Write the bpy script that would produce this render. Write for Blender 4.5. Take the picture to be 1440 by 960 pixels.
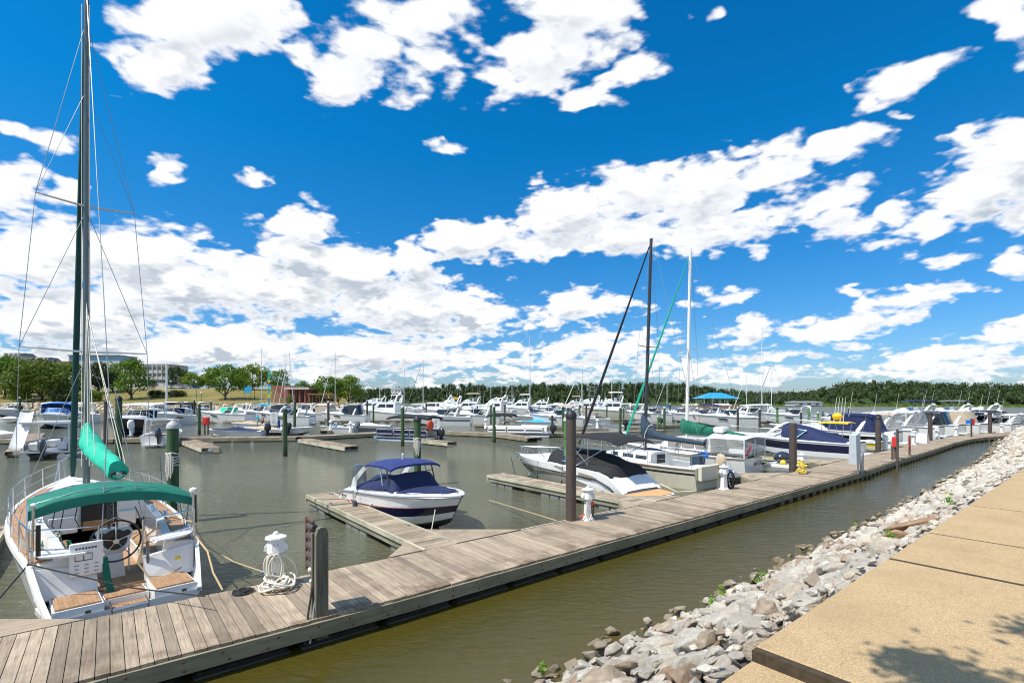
import bpy, bmesh, math, random
import numpy as np
from mathutils import Vector, Matrix
for o in list(bpy.data.objects): bpy.data.objects.remove(o)
SC = bpy.context.scene
COL = SC.collection
R = math.radians
rnd = random.Random(7)

# ---------------------------------------------------------------- camera
EYE = 3.95                      # eye height above the water
cd = bpy.data.cameras.new('camera'); cam = bpy.data.objects.new('camera', cd); COL.objects.link(cam)
cam.location = (0, 0, EYE); cam.rotation_euler = (R(90), 0, 0)
cd.sensor_width = 36; cd.lens = 17.5; cd.shift_y = 85/1440
cd.clip_start = 0.05; cd.clip_end = 6000
SC.camera = cam

# ---------------------------------------------------------------- sun, sky, exposure
SUN_EL = R(58); SUN_AZ = Vector((-0.86, -0.51))      # direction towards the sun, on the ground
SUN_AZ.normalize()
sd = Vector((SUN_AZ.x*math.cos(SUN_EL), SUN_AZ.y*math.cos(SUN_EL), math.sin(SUN_EL)))
sl = bpy.data.lights.new('sun', 'SUN'); so = bpy.data.objects.new('sun', sl); COL.objects.link(so)
so.location = (0, 0, 60); so.rotation_euler = sd.to_track_quat('Z', 'Y').to_euler()
sl.energy = 4.8; sl.angle = R(0.53); sl.color = (1.0, 0.945, 0.86)
SC.view_settings.view_transform = 'Standard'; SC.view_settings.look = 'None'
SC.view_settings.exposure = 0.20; SC.view_settings.gamma = 1.0
SC.view_settings.use_curve_mapping = False
SC.cycles.filter_width = 1.1
SKY_STRENGTH = 0.11

W = bpy.data.worlds.new('World'); SC.world = W; W.use_nodes = True
def NT(tree):
    tree.nodes.clear()
    class T: pass
    t = T(); t.tree = tree
    def n(kind, **kw):
        nd = tree.nodes.new('ShaderNode'+kind)
        ins = kw.pop('ins', {})
        for k, v in kw.items(): setattr(nd, k, v)
        for k, v in ins.items():
            if isinstance(v, bpy.types.NodeSocket): tree.links.new(v, nd.inputs[k])
            else: nd.inputs[k].default_value = v
        return nd
    def m(op, a, b=None, c=None, clamp=False):
        nd = tree.nodes.new('ShaderNodeMath'); nd.operation = op; nd.use_clamp = clamp
        for i, v in enumerate((a, b, c)):
            if v is None: continue
            if isinstance(v, bpy.types.NodeSocket): tree.links.new(v, nd.inputs[i])
            else: nd.inputs[i].default_value = v
        return nd.outputs[0]
    def vm(op, a, b=None, out=0):
        nd = tree.nodes.new('ShaderNodeVectorMath'); nd.operation = op
        for i, v in enumerate((a, b)):
            if v is None: continue
            if isinstance(v, bpy.types.NodeSocket): tree.links.new(v, nd.inputs[i])
            else: nd.inputs[i].default_value = v
        return nd.outputs[out]
    def mix(f, a, b, blend='MIX'):
        nd = tree.nodes.new('ShaderNodeMix'); nd.data_type = 'RGBA'; nd.blend_type = blend
        for k, v in ((0, f), (6, a), (7, b)):
            if isinstance(v, bpy.types.NodeSocket): tree.links.new(v, nd.inputs[k])
            else: nd.inputs[k].default_value = (tuple(v)+(1,))[:4] if isinstance(v, (tuple, list)) else v
        return nd.outputs[2]
    def mr(v, a, b, c=0.0, d=1.0, interp='LINEAR'):
        nd = tree.nodes.new('ShaderNodeMapRange'); nd.interpolation_type = interp
        tree.links.new(v, nd.inputs[0])
        for i, x in enumerate((a, b, c, d)): nd.inputs[i+1].default_value = x
        return nd.outputs[0]
    def link(a, b): tree.links.new(a, b)
    t.n, t.m, t.vm, t.mix, t.mr, t.link = n, m, vm, mix, mr, link
    return t

# clouds: banks given as directions (image-like azimuth/height slopes), edges broken up by noise on a cloud layer
def _px(x, y): return ((x-720)/700.0, (565-y)/700.0)
CLOUDS = [  # cx, cy, rx, ry, tilt, weight
 (300,15,150,62,12,1),(235,88,70,42,20,.95),(345,40,90,45,20,.9),(160,85,14,16,0,.5),
 (600,20,120,60,10,1),(520,70,85,60,30,1),(468,128,55,42,30,.95),(600,95,80,50,0,.85),(440,70,30,30,0,.7),
 (800,10,110,55,0,1),(765,78,95,62,15,1),(700,110,45,32,0,.7),(880,-20,90,50,0,.8),
 (885,105,58,20,20,.9),(820,150,55,14,-5,.85),(845,132,50,16,40,.7),(1005,18,18,14,0,.6),
 (230,235,34,15,-5,.75),(350,245,27,10,-5,.7),(632,205,27,12,0,.65),(575,215,14,10,0,.0),
 (20,262,50,32,10,.85),(92,272,34,22,0,.8),(75,195,40,14,-10,.55),(18,180,22,12,0,.55),
 (40,360,130,62,5,1),(190,355,120,55,-5,1),(245,400,160,60,0,1),(410,345,75,52,15,1),(380,410,130,62,0,1),
 (470,380,110,48,-8,1),(560,430,120,48,0,1),(585,365,46,34,20,1),(655,440,80,38,0,.95),(90,440,170,52,0,1),
 (300,490,240,40,0,.95),(520,492,170,32,0,.95),(120,500,190,32,0,.9),(640,500,120,22,0,.85),
 (655,335,62,32,5,.95),(735,345,85,30,5,1),(800,300,75,58,25,1),(890,262,85,44,20,1),(790,270,50,14,20,.7),
 (860,330,110,36,8,.95),(985,270,85,62,20,1),(1030,325,105,34,10,.9),(1090,230,95,42,18,1),(1190,205,90,34,14,.95),
 (1165,280,85,24,18,.85),(1185,315,52,22,10,.85),(1060,350,44,16,0,.7),(1245,195,34,14,0,.6),
 (815,432,100,28,3,.95),(860,482,90,22,3,.95),(790,505,120,16,0,.8),(925,515,120,15,0,.8),
 (1022,413,44,14,8,.8),(1045,472,54,20,12,.9),(960,420,30,12,0,.5),
 (1280,108,98,26,22,.95),(1222,135,40,16,30,.8),(1435,35,48,60,40,1),(1260,158,22,14,0,.6),
 (1385,255,95,66,35,1),(1440,215,60,55,0,1),(1310,315,60,24,20,.85),(1262,296,30,26,20,.8),(1440,300,60,34,20,.9),
 (1240,340,36,13,10,.7),(1332,358,38,10,10,.8),(1430,368,28,20,0,.85),(1362,195,22,16,30,.6),
 (1170,462,90,26,6,.95),(1265,430,105,27,12,.95),(1345,408,65,22,8,.9),(1190,408,24,9,0,.7),
 (1120,500,120,17,4,.85),(1330,495,120,22,8,.9),(1420,470,90,26,12,.9),(1400,515,120,20,0,.85),(1240,525,150,13,0,.7),
 (700,530,260,12,0,.7),(420,525,260,15,0,.8),(1050,530,160,9,0,.6),
]
def cloud_group():
    g = bpy.data.node_groups.new('cloud_density', 'ShaderNodeTree')
    g.interface.new_socket('P', in_out='INPUT', socket_type='NodeSocketVector')
    g.interface.new_socket('Dir', in_out='INPUT', socket_type='NodeSocketVector')
    g.interface.new_socket('Ray', in_out='INPUT', socket_type='NodeSocketVector')
    g.interface.new_socket('Density', in_out='OUTPUT', socket_type='NodeSocketFloat')
    t = NT(g)
    gi = g.nodes.new('NodeGroupInput'); go = g.nodes.new('NodeGroupOutput')
    P = gi.outputs[0]; D = gi.outputs[1]
    wn = t.n('TexNoise', ins={'Vector': D, 'Scale': 8.0, 'Detail': 3.0})
    w = t.vm('SCALE', t.vm('SUBTRACT', wn.outputs['Color'], (.5, .5, .5))); w.node.inputs[3].default_value = 0.10
    Pw = t.vm('ADD', P, w)
    px_, py_, _z = t.n('SeparateXYZ', ins={0: Pw}).outputs
    acc = None; V = Pw
    for cx, cy, rx, ry, tilt, wt in CLOUDS:
        if wt <= 0: continue
        a, b = _px(cx, cy)
        # (the running maximum rides along in z, which the huge z scale removes: keeps the chain short in memory)
        mp = t.n('Mapping', vector_type='TEXTURE', ins={'Vector': V, 'Location': (a, b, 0),
              'Rotation': (0, 0, R(tilt)), 'Scale': (rx/700*1.08, ry/700*1.08, 1e7)})
        ln = t.vm('LENGTH', mp.outputs[0], out=1)
        if cx < 720 and 330 < cy < 505: wt = wt*1.3
        v = t.m('MULTIPLY_ADD', ln, -wt, wt)           # wt*(1-r)
        acc = v if acc is None else t.m('MAXIMUM', acc, v)
        V = t.n('CombineXYZ', ins={0: px_, 1: py_, 2: acc}).outputs[0]
    dx_, dy_, dz_ = t.n('SeparateXYZ', ins={0: gi.outputs[2]}).outputs
    mask = t.m('MAXIMUM', t.m('MAXIMUM', acc, t.mr(dy_, .12, -.12, -.6, .22)), t.mr(dz_, .70, .85, -.6, .12))  # unseen cloud added behind the camera and overhead as white fill light
    n1 = t.n('TexNoise', ins={'Vector': D, 'Scale': 3.6, 'Detail': 9.0, 'Roughness': 0.58, 'Lacunarity': 2.15})
    n2 = t.n('TexNoise', ins={'Vector': D, 'Scale': 13.0, 'Detail': 8.0, 'Roughness': 0.60})
    f = t.m('ADD', t.m('MULTIPLY', t.m('SUBTRACT', n1.outputs[0], .5), 1.15), t.m('MULTIPLY', t.m('SUBTRACT', n2.outputs[0], .5), 1.35))
    vo = t.n('TexVoronoi', feature='SMOOTH_F1', ins={'Vector': t.vm('ADD', D, t.vm('SCALE', t.vm('SUBTRACT', wn.outputs['Color'], (.5,.5,.5)))), 'Scale': 8.5, 'Smoothness': .40})
    vo.inputs['Vector'].links[0].from_node.inputs[1].links[0].from_node.inputs[3].default_value = .55
    puff = t.m('MULTIPLY_ADD', vo.outputs['Distance'], -.75, .36)
    d = t.m('ADD', t.m('ADD', mask, f), puff)
    t.link(d, go.inputs[0])
    return g
def build_world():
    t = NT(W.node_tree)
    sky = t.n('TexSky'); sky.sky_type = 'NISHITA'; sky.sun_disc = False
    sky.sun_elevation = SUN_EL
    sky.sun_rotation = math.atan2(sd.x, sd.y)          # measured clockwise from +Y
    sky.altitude = 20; sky.air_density = 1.0; sky.dust_density = 0.6; sky.ozone_density = 2.4
    tc = t.n('TexCoord'); dirv = tc.outputs['Generated']
    x, y, z = t.n('SeparateXYZ', ins={0: dirv}).outputs
    def coords(d):
        x_, y_, z_ = t.n('SeparateXYZ', ins={0: d}).outputs
        ys = t.m('MAXIMUM', y_, 0.12)
        P_ = t.n('CombineXYZ', ins={0: t.m('DIVIDE', x_, ys), 1: t.m('DIVIDE', z_, ys)}).outputs[0]
        zz = t.m('ADD', t.m('MAXIMUM', z_, 0.0), 0.40)
        L_ = t.n('CombineXYZ', ins={0: t.m('DIVIDE', x_, zz), 1: t.m('DIVIDE', y_, zz), 2: t.m('MULTIPLY', z_, 2.0)}).outputs[0]
        return P_, L_
    P, L = coords(dirv)
    P2, L2 = coords(t.vm('ADD', dirv, (-0.012, -0.004, 0.034)))
    g = cloud_group()
    def dens(p, l):
        nd = W.node_tree.nodes.new('ShaderNodeGroup'); nd.node_tree = g
        t.link(p, nd.inputs[0]); t.link(l, nd.inputs[1]); t.link(dirv, nd.inputs[2]); return nd.outputs[0]
    d0 = dens(P, L)
    # the same field a little nearer the sun: what is in the way there greys the cloud here
    d1 = dens(P2, L2)
    alpha = t.mr(d0, 0.04, 0.46, 0, 1, 'SMOOTHSTEP')
    rel = t.m('MULTIPLY_ADD', t.m('SUBTRACT', d1, d0), 1.9, .50)
    thick = t.mr(d0, .25, .90, .05, 1.0, 'SMOOTHSTEP')
    low = t.mr(z, 0.05, 0.60, 1.0, 0.55)
    shade = t.m('MULTIPLY', t.m('MULTIPLY', rel, thick, clamp=True), low, clamp=True)
    n3 = t.n('TexNoise', ins={'Vector': L, 'Scale': 5.0, 'Detail': 6.0, 'Roughness': .6})
    sh2 = t.m('MULTIPLY', shade, t.mr(n3.outputs[0], .3, .65, .55, 1.5), clamp=True)
    ccol = t.mix(sh2, (8.1, 8.2, 8.35), (4.2, 4.75, 5.5))
    # thin haze near the horizon belongs to the air
    hs = t.n('HueSaturation', ins={'Color': sky.outputs[0], 'Saturation': 1.30, 'Hue': .5, 'Value': 1.0})
    tint = t.n('CombineColor', ins={0: t.mr(z, 0.0, .45, .66, .045), 1: t.mr(z, 0.0, .45, .76, 1.06), 2: t.mr(z, 0.0, .45, 1.06, 1.30)}).outputs[0]
    skyc = t.mix(1.0, hs.outputs[0], tint, 'MULTIPLY')
    bg_mix = t.mix(alpha, skyc, ccol)
    above = t.mr(z, -0.01, 0.0)
    fin = t.mix(above, (1.2, 1.4, 1.5), bg_mix)
    bg = t.n('Background', ins={0: fin, 1: SKY_STRENGTH})
    o = t.n('OutputWorld', ins={0: bg.outputs[0]})
build_world()
W.cycles.sampling_method = 'MANUAL'; W.cycles.sample_map_resolution = 1024

# ---------------------------------------------------------------- frames: u runs along the main dock, v away from the shore
UX, UY = 0.776, 0.631
def SP(s, p, z=0.0): return Vector((s*UX - p*UY, s*UY + p*UX, z))
DOCK_ANG = math.atan2(UY, UX)
def G(px, py, z=0.0):            # where a spot seen in the photograph stands on level z
    Y = 700*(EYE-z)/(py-565.0); return Vector(((px-720)/700*Y, Y, z))
def AT(px, Y, z=0.0): return Vector(((px-720)/700*Y, Y, z))

# ---------------------------------------------------------------- objects
def tag(o, label=None, cat=None, group=None, kind=None):
    if label: o['label'] = label
    if cat: o['category'] = cat
    if group: o['group'] = group
    if kind: o['kind'] = kind
    return o
def thing(name, label, cat, loc=(0,0,0), rz=0.0, group=None):
    o = bpy.data.objects.new(name, None); COL.objects.link(o)
    o.empty_display_size = .3; o.location = loc; o.rotation_euler = (0, 0, rz)
    return tag(o, label, cat, group)
class MB:
    def __init__(s): s.v = []; s.f = []; s.mi = []; s.mats = []
    def mid(s, mat):
        if mat not in s.mats: s.mats.append(mat)
        return s.mats.index(mat)
    def add(s, vs, fs, mat):
        k = len(s.v); s.v += [tuple(p) for p in vs]; i = s.mid(mat)
        for f in fs: s.f.append(tuple(a+k for a in f)); s.mi.append(i)
        return s
    def box(s, c, d, mat, rz=0.0, ry=0.0, rx=0.0, bev=0.0):
        hx, hy, hz = d[0]/2, d[1]/2, d[2]/2
        M = Matrix.Rotation(rz, 3, 'Z') @ Matrix.Rotation(ry, 3, 'Y') @ Matrix.Rotation(rx, 3, 'X')
        if bev <= 0:
            vs = [(a*hx, b*hy, e*hz) for a in (-1, 1) for b in (-1, 1) for e in (-1, 1)]
            fs = [(0,1,3,2),(4,6,7,5),(0,4,5,1),(2,3,7,6),(0,2,6,4),(1,5,7,3)]
        else:
            b = min(bev, hx*.9, hy*.9, hz*.9); rings = []
            for (zz, k) in ((-hz, b), (-hz+b, 0), (hz-b, 0), (hz, b)):
                X, Y = hx-k, hy-k; q = b*.6
                rings.append([(-X+q,-Y,zz),(X-q,-Y,zz),(X,-Y+q,zz),(X,Y-q,zz),(X-q,Y,zz),(-X+q,Y,zz),(-X,Y-q,zz),(-X,-Y+q,zz)])
            vs = [p for r in rings for p in r]; fs = []
            for r in range(3):
                for i in range(8): fs.append((r*8+i, r*8+(i+1)%8, (r+1)*8+(i+1)%8, (r+1)*8+i))
            fs += [tuple(range(7, -1, -1)), tuple(range(24, 32))]
        C = Vector(c)
        return s.add([C + M @ Vector(p) for p in vs], fs, mat)
    def tube(s, path, r, mat, n=6, r2=None, cap=True, squash=1.0):
        P = [Vector(p) for p in path]; L = len(P)
        rs = r if isinstance(r, (list, tuple)) else [r + ((r2 - r)*i/(L-1) if r2 is not None else 0) for i in range(L)]
        vs = []; prev = None
        for i, p in enumerate(P):
            d = (P[min(i+1, L-1)] - P[max(i-1, 0)])
            if d.length < 1e-9: d = Vector((0,0,1))
            d.normalize()
            if prev is None:
                a = Vector((0,0,1)) if abs(d.z) < .9 else Vector((1,0,0))
                sx = d.cross(a).normalized()
            else:
                sx = prev - d*prev.dot(d)
                sx = sx.normalized() if sx.length > 1e-6 else d.orthogonal().normalized()
            prev = sx; sy = d.cross(sx)
            for k in range(n):
                t = 2*math.pi*k/n
                vs.append(p + (sx*math.cos(t) + sy*math.sin(t)*squash)*rs[i])
        fs = []
        for i in range(L-1):
            for k in range(n): fs.append((i*n+k, i*n+(k+1)%n, (i+1)*n+(k+1)%n, (i+1)*n+k))
        if cap: fs += [tuple(range(n-1, -1, -1)), tuple(range((L-1)*n, L*n))]
        return s.add(vs, fs, mat)
    def lathe(s, prof, mat, n=14, c=(0,0,0), axis='z'):
        vs = []; fs = []; L = len(prof)
        for (r, z) in prof:
            for k in range(n):
                t = 2*math.pi*k/n; a, b = max(r,1e-4)*math.cos(t), max(r,1e-4)*math.sin(t)
                q = (a, b, z) if axis == 'z' else ((z, a, b) if axis == 'x' else (a, z, b))
                vs.append((c[0]+q[0], c[1]+q[1], c[2]+q[2]))
        for i in range(L-1):
            for k in range(n): fs.append((i*n+k, i*n+(k+1)%n, (i+1)*n+(k+1)%n, (i+1)*n+k))
        fs += [tuple(range(n-1, -1, -1)), tuple(range((L-1)*n, L*n))]
        return s.add(vs, fs, mat)
    def loft(s, rings, mat, closed=True, cap=True, bands=None):
        n = len(rings[0]); base = len(s.v); s.v += [tuple(p) for r in rings for p in r]
        for i in range(len(rings)-1):
            for k in range(n if closed else n-1):
                m_ = mat if bands is None else bands[k]
                s.f.append((base+i*n+k, base+i*n+(k+1)%n, base+(i+1)*n+(k+1)%n, base+(i+1)*n+k)); s.mi.append(s.mid(m_))
        if cap:
            m_ = mat if mat is not None else bands[0]
            s.f.append(tuple(base+k for k in range(n-1, -1, -1))); s.mi.append(s.mid(m_))
            s.f.append(tuple(base+(len(rings)-1)*n+k for k in range(n))); s.mi.append(s.mid(m_))
        return s
    def prism(s, prof, w0, w1, mat, z0=None, z1=None, yc=0.0):
        """side profile (x,z), counter-clockwise; half width runs from w0 at z0 to w1 at z1"""
        zs = [p[1] for p in prof]; z0 = min(zs) if z0 is None else z0; z1 = max(zs) if z1 is None else z1
        def hw(z): return w0 + (w1-w0)*(z-z0)/max(z1-z0, 1e-6)
        n = len(prof)
        vs = [(x, yc+hw(z), z) for x, z in prof] + [(x, yc-hw(z), z) for x, z in prof]
        fs = [tuple(range(n)), tuple(range(2*n-1, n-1, -1))]
        for i in range(n): fs.append((i, i+n, (i+1) % n + n, (i+1) % n))
        return s.add(vs, fs, mat)
    def sheet(s, fn, nu, nv, th, mat, u0=0, u1=1, v0=0, v1=1):
        """solid sheet: fn(u,v) -> point, thickness th downwards"""
        vs = []
        for d in (0, -th):
            for i in range(nu+1):
                for j in range(nv+1):
                    p = fn(u0+(u1-u0)*i/nu, v0+(v1-v0)*j/nv); vs.append((p[0], p[1], p[2]+d))
        N = (nu+1)*(nv+1); A = lambda i, j: i*(nv+1)+j; fs = []
        for i in range(nu):
            for j in range(nv):
                fs.append((A(i,j), A(i+1,j), A(i+1,j+1), A(i,j+1)))
                fs.append((N+A(i,j), N+A(i,j+1), N+A(i+1,j+1), N+A(i+1,j)))
        for i in range(nu):
            fs.append((A(i,0), N+A(i,0), N+A(i+1,0), A(i+1,0))); fs.append((A(i,nv), A(i+1,nv), N+A(i+1,nv), N+A(i,nv)))
        for j in range(nv):
            fs.append((A(0,j), A(0,j+1), N+A(0,j+1), N+A(0,j))); fs.append((A(nu,j), N+A(nu,j), N+A(nu,j+1), A(nu,j+1)))
        return s.add(vs, fs, mat)
    def plate(s, pts, th, mat):
        """solid plate from a loop of coplanar points, thickness th along its normal"""
        P = [Vector(p) for p in pts]
        nrm = Vector((0,0,0))
        for i in range(len(P)): nrm += P[i].cross(P[(i+1) % len(P)])
        nrm.normalize(); n = len(P)
        vs = P + [p - nrm*th for p in P]
        fs = [tuple(range(n)), tuple(range(2*n-1, n-1, -1))] + [(i, i+n, (i+1) % n+n, (i+1) % n) for i in range(n)]
        return s.add(vs, fs, mat)
    def ball(s, c, r, mat, nu=12, nv=8, sc=(1,1,1)):
        prof = [(math.sin(math.pi*i/nv)*r, -math.cos(math.pi*i/nv)*r) for i in range(nv+1)]
        k = len(s.v); s.lathe(prof, mat, nu)
        for i in range(k, len(s.v)):
            p = s.v[i]; s.v[i] = (c[0]+p[0]*sc[0], c[1]+p[1]*sc[1], c[2]+p[2]*sc[2])
        return s
    def build(s, name, parent=None, smooth=35, label=None, recalc=True):
        me = bpy.data.meshes.new(name); me.from_pydata(s.v, [], s.f)
        for m_ in s.mats: me.materials.append(MAT(m_))
        me.polygons.foreach_set('material_index', s.mi)
        if recalc:
            bm = bmesh.new(); bm.from_mesh(me); bmesh.ops.recalc_face_normals(bm, faces=bm.faces); bm.to_mesh(me); bm.free()
        if smooth:
            me.polygons.foreach_set('use_smooth', [True]*len(me.polygons)); me.set_sharp_from_angle(angle=R(smooth))
        me.update()
        o = bpy.data.objects.new(name, me); COL.objects.link(o)
        if parent is not None: o.parent = parent
        if label: o['label'] = label
        return o
from mathutils import noise as mnoise
def crumple(o, amp=.02, sc=3.0, axis=2, stretch=(1,1,1)):
    for v in o.data.vertices:
        q = Vector((v.co.x*stretch[0], v.co.y*stretch[1], v.co.z*stretch[2]))*sc
        d = mnoise.noise(q)*amp + mnoise.noise(q*2.7)*amp*.5
        if axis == 3: v.co += Vector((mnoise.noise(q+Vector((5,0,0))), mnoise.noise(q+Vector((0,9,0))), mnoise.noise(q)))*amp
        else: v.co[axis] += d
    o.data.update(); return o
def copy_tree(o, parent=None):
    c = o.copy(); COL.objects.link(c)
    if parent is not None: c.parent = parent
    for ch in [x for x in bpy.data.objects if x.parent == o]: copy_tree(ch, c)
    return c
def text_part(txt, size, mat, parent, loc, rot, name='lettering', depth=.004, shear=0.0):
    cu = bpy.data.curves.new(name, 'FONT'); cu.body = txt; cu.size = size; cu.extrude = depth; cu.shear = shear
    cu.align_x = 'CENTER'; cu.align_y = 'CENTER'
    t = bpy.data.objects.new(name+'_tmp', cu); COL.objects.link(t)
    dg = bpy.context.evaluated_depsgraph_get(); me = bpy.data.meshes.new_from_object(t.evaluated_get(dg))
    bpy.data.objects.remove(t); me.materials.clear(); me.materials.append(MAT(mat))
    o = bpy.data.objects.new(name, me); COL.objects.link(o); o.parent = parent
    o.location = loc; o.rotation_euler = rot
    return o

# ---------------------------------------------------------------- materials
_M = {}
DEFS = {}
def MAT(name):
    if name in _M: return _M[name]
    m = bpy.data.materials.new(name); m.use_nodes = True; _M[name] = m
    DEFS[name](m); return m
def simple(name, col, rough=.5, metal=0.0, var=.08, scale=3.0, bump=0.0, bscale=40.0, spec=.5, coat=0.0, dirt=0.0, dcol=(.25,.22,.16), island=0.0, trans=0.0, alpha=None):
    def f(m):
        t = NT(m.node_tree)
        tc = t.n('TexCoord').outputs['Object']
        nz = t.n('TexNoise', ins={'Vector': tc, 'Scale': scale, 'Detail': 5.0, 'Roughness': .6}).outputs[0]
        v = t.mr(nz, .3, .7, 1-var, 1+var)
        if island:
            ri = t.n('NewGeometry').outputs['Random Per Island']
            v = t.m('MULTIPLY', v, t.mr(ri, 0, 1, 1-island, 1+island))
        c = t.mix(1.0, col, t.n('CombineColor', ins={0: v, 1: v, 2: v}).outputs[0], 'MULTIPLY')
        if dirt:
            mp = t.n('Mapping', ins={'Vector': tc, 'Scale': (2.2, 2.2, .5)}).outputs[0]
            d = t.n('TexNoise', ins={'Vector': mp, 'Scale': 3.0, 'Detail': 8.0, 'Roughness': .7}).outputs[0]
            c = t.mix(t.mr(d, .48, .75, 0, dirt), c, dcol)
        p = t.n('BsdfPrincipled', ins={'Base Color': c, 'Roughness': rough, 'Metallic': metal, 'Specular IOR Level': spec})
        if coat: p.inputs['Coat Weight'].default_value = coat; p.inputs['Coat Roughness'].default_value = .08
        if trans: p.inputs['Transmission Weight'].default_value = trans
        if alpha is not None: p.inputs['Alpha'].default_value = alpha
        if bump:
            bn = t.n('TexNoise', ins={'Vector': tc, 'Scale': bscale, 'Detail': 4.0}).outputs[0]
            b = t.n('Bump', ins={'Height': bn, 'Strength': bump, 'Distance': .02})
            t.link(b.outputs[0], p.inputs['Normal'])
        t.n('OutputMaterial', ins={0: p.outputs[0]})
    DEFS[name] = f
simple('gelcoat', (.80,.79,.76), .28, var=.035, coat=.3, dirt=.25, dcol=(.55,.50,.40))
simple('gelcoat_clean', (.84,.84,.82), .25, var=.03, coat=.4)
simple('gelcoat_cream', (.70,.66,.54), .35, var=.05, coat=.2, dirt=.5, dcol=(.42,.37,.24))
simple('gelcoat_taupe', (.30,.275,.235), .22, var=.04, coat=.5, dirt=.12)
simple('gelcoat_navy', (.012,.014,.05), .18, var=.05, coat=.5)
simple('gelcoat_black', (.012,.012,.014), .2, var=.05, coat=.5)
simple('gelcoat_yellow', (.80,.52,.02), .3, var=.05)
simple('gelcoat_red', (.35,.02,.03), .3, var=.05)
simple('nonskid', (.74,.735,.70), .6, var=.04, bump=.2, bscale=120, dirt=.2, dcol=(.5,.46,.36))
simple('antifoul', (.03,.035,.05), .6)
simple('canvas_black', (.018,.018,.020), .85, var=.2, bump=.35, bscale=6)
simple('canvas_navy', (.010,.020,.080), .8, var=.15, bump=.35, bscale=6)
simple('canvas_slate', (.028,.055,.085), .85, var=.2, bump=.35, bscale=6)
simple('canvas_green', (.008,.17,.115), .8, var=.12, bump=.35, bscale=6)
simple('canvas_teal', (.015,.46,.30), .75, var=.10, bump=.4, bscale=5)
simple('canvas_darkgreen', (.005,.13,.075), .85, var=.15, bump=.35, bscale=6)
simple('canvas_blue', (.02,.17,.55), .8, var=.12, bump=.35, bscale=6)
simple('canvas_sky', (.03,.40,.72), .8, var=.10, bump=.4, bscale=6)
simple('canvas_tan', (.50,.41,.30), .85, var=.1, bump=.3, bscale=6)
simple('canvas_white', (.78,.77,.74), .8, var=.05, bump=.3, bscale=6)
simple('canvas_grey', (.16,.17,.19), .85, var=.12, bump=.3, bscale=6)
simple('steel', (.72,.73,.75), .22, metal=1.0, var=.03)
simple('alu', (.62,.63,.64), .38, metal=.9, var=.05)
simple('mast_white', (.80,.79,.76), .4, var=.04)
simple('mast_dark', (.035,.04,.045), .4, var=.1)
simple('glass_dark', (.012,.016,.02), .06, var=.1, spec=.8)
simple('glass_tint', (.02,.10,.15), .08, var=.1, spec=.8)
simple('vinyl_clear', (.50,.50,.48), .08, var=.15, scale=2.0, bump=.08, bscale=2, alpha=.32)
simple('curtain', (.30,.26,.22), .8, var=.3, scale=14)
simple('rubber', (.02,.02,.02), .6)
simple('plastic_black', (.015,.016,.018), .3, coat=.3)
simple('plastic_grey', (.16,.17,.18), .3, coat=.3)
simple('outboard_navy', (.03,.035,.05), .18, coat=.6)
simple('plastic_white', (.80,.80,.78), .45, var=.04, dirt=.3, dcol=(.5,.46,.38))
simple('paint_red', (.62,.035,.03), .45, var=.08)
simple('paint_orange', (.80,.11,.03), .5)
simple('paint_blue', (.02,.22,.70), .5)
simple('paint_yellow', (.85,.62,.05), .5)
simple('rust', (.13,.06,.04), .85, var=.35, scale=9, bump=.5)
simple('pile_brown', (.082,.060,.050), .62, var=.16, scale=5, bump=.5, bscale=25)
simple('pile_cap_black', (.02,.02,.02), .55)
simple('pile_cap_grey', (.45,.45,.45), .6)
simple('galv', (.42,.44,.46), .5, metal=.5, var=.12)
simple('cabinet_grey', (.50,.54,.57), .45, var=.06, dirt=.25, dcol=(.32,.30,.26))
simple('float_black', (.022,.022,.021), .55, var=.3, scale=4, dirt=.5, dcol=(.09,.085,.06))
simple('float_rim', (.10,.10,.085), .6, var=.3)
simple('float_tan', (.17,.145,.10), .8, var=.3, scale=3)
simple('float_grey', (.23,.23,.22), .6, var=.15, dirt=.55, dcol=(.08,.08,.05))
simple('rope_white', (.74,.70,.60), .9, var=.1, scale=30)
simple('rope_tan', (.52,.38,.20), .9, var=.1, scale=30)
simple('rope_black', (.02,.02,.02), .8)
simple('rope_green', (.02,.22,.14), .9, var=.2, scale=30)
simple('wire', (.30,.31,.32), .4, metal=.6)
simple('skin', (.55,.33,.23), .6)
simple('cloth_teal', (.03,.42,.50), .85); simple('cloth_grey', (.22,.22,.24), .85); simple('cloth_blue', (.02,.08,.30), .85)
simple('cloth_dark', (.03,.03,.035), .85); simple('cloth_khaki', (.50,.42,.28), .85); simple('hair', (.05,.03,.02), .8)
simple('cloth_white', (.7,.7,.68), .85)
simple('brick', (.30,.105,.07), .85, var=.2, scale=1.2)
simple('roof_grey', (.20,.21,.22), .7, var=.1)
simple('concrete_white', (.52,.50,.46), .8, var=.08, scale=.3)
simple('window_far', (.06,.08,.10), .15, var=.2)
simple('roof_blue', (.03,.30,.58), .45, var=.06)
simple('glass_blue', (.16,.30,.42), .12, var=.1)
simple('timber_brown', (.28,.15,.08), .8, var=.15)
simple('asphalt', (.06,.06,.06), .9)
simple('lamp_black', (.02,.02,.02), .5)
simple('lamp_globe', (.85,.85,.82), .3)
simple('car_white', (.78,.78,.77), .25, coat=.6); simple('car_silver', (.42,.44,.46), .25, metal=.4, coat=.6)
simple('car_blue', (.03,.06,.16), .25, coat=.6); simple('car_dark', (.03,.03,.035), .25, coat=.6)
simple('bark', (.10,.075,.055), .9, var=.3, scale=4, bump=.6, bscale=8)
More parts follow.
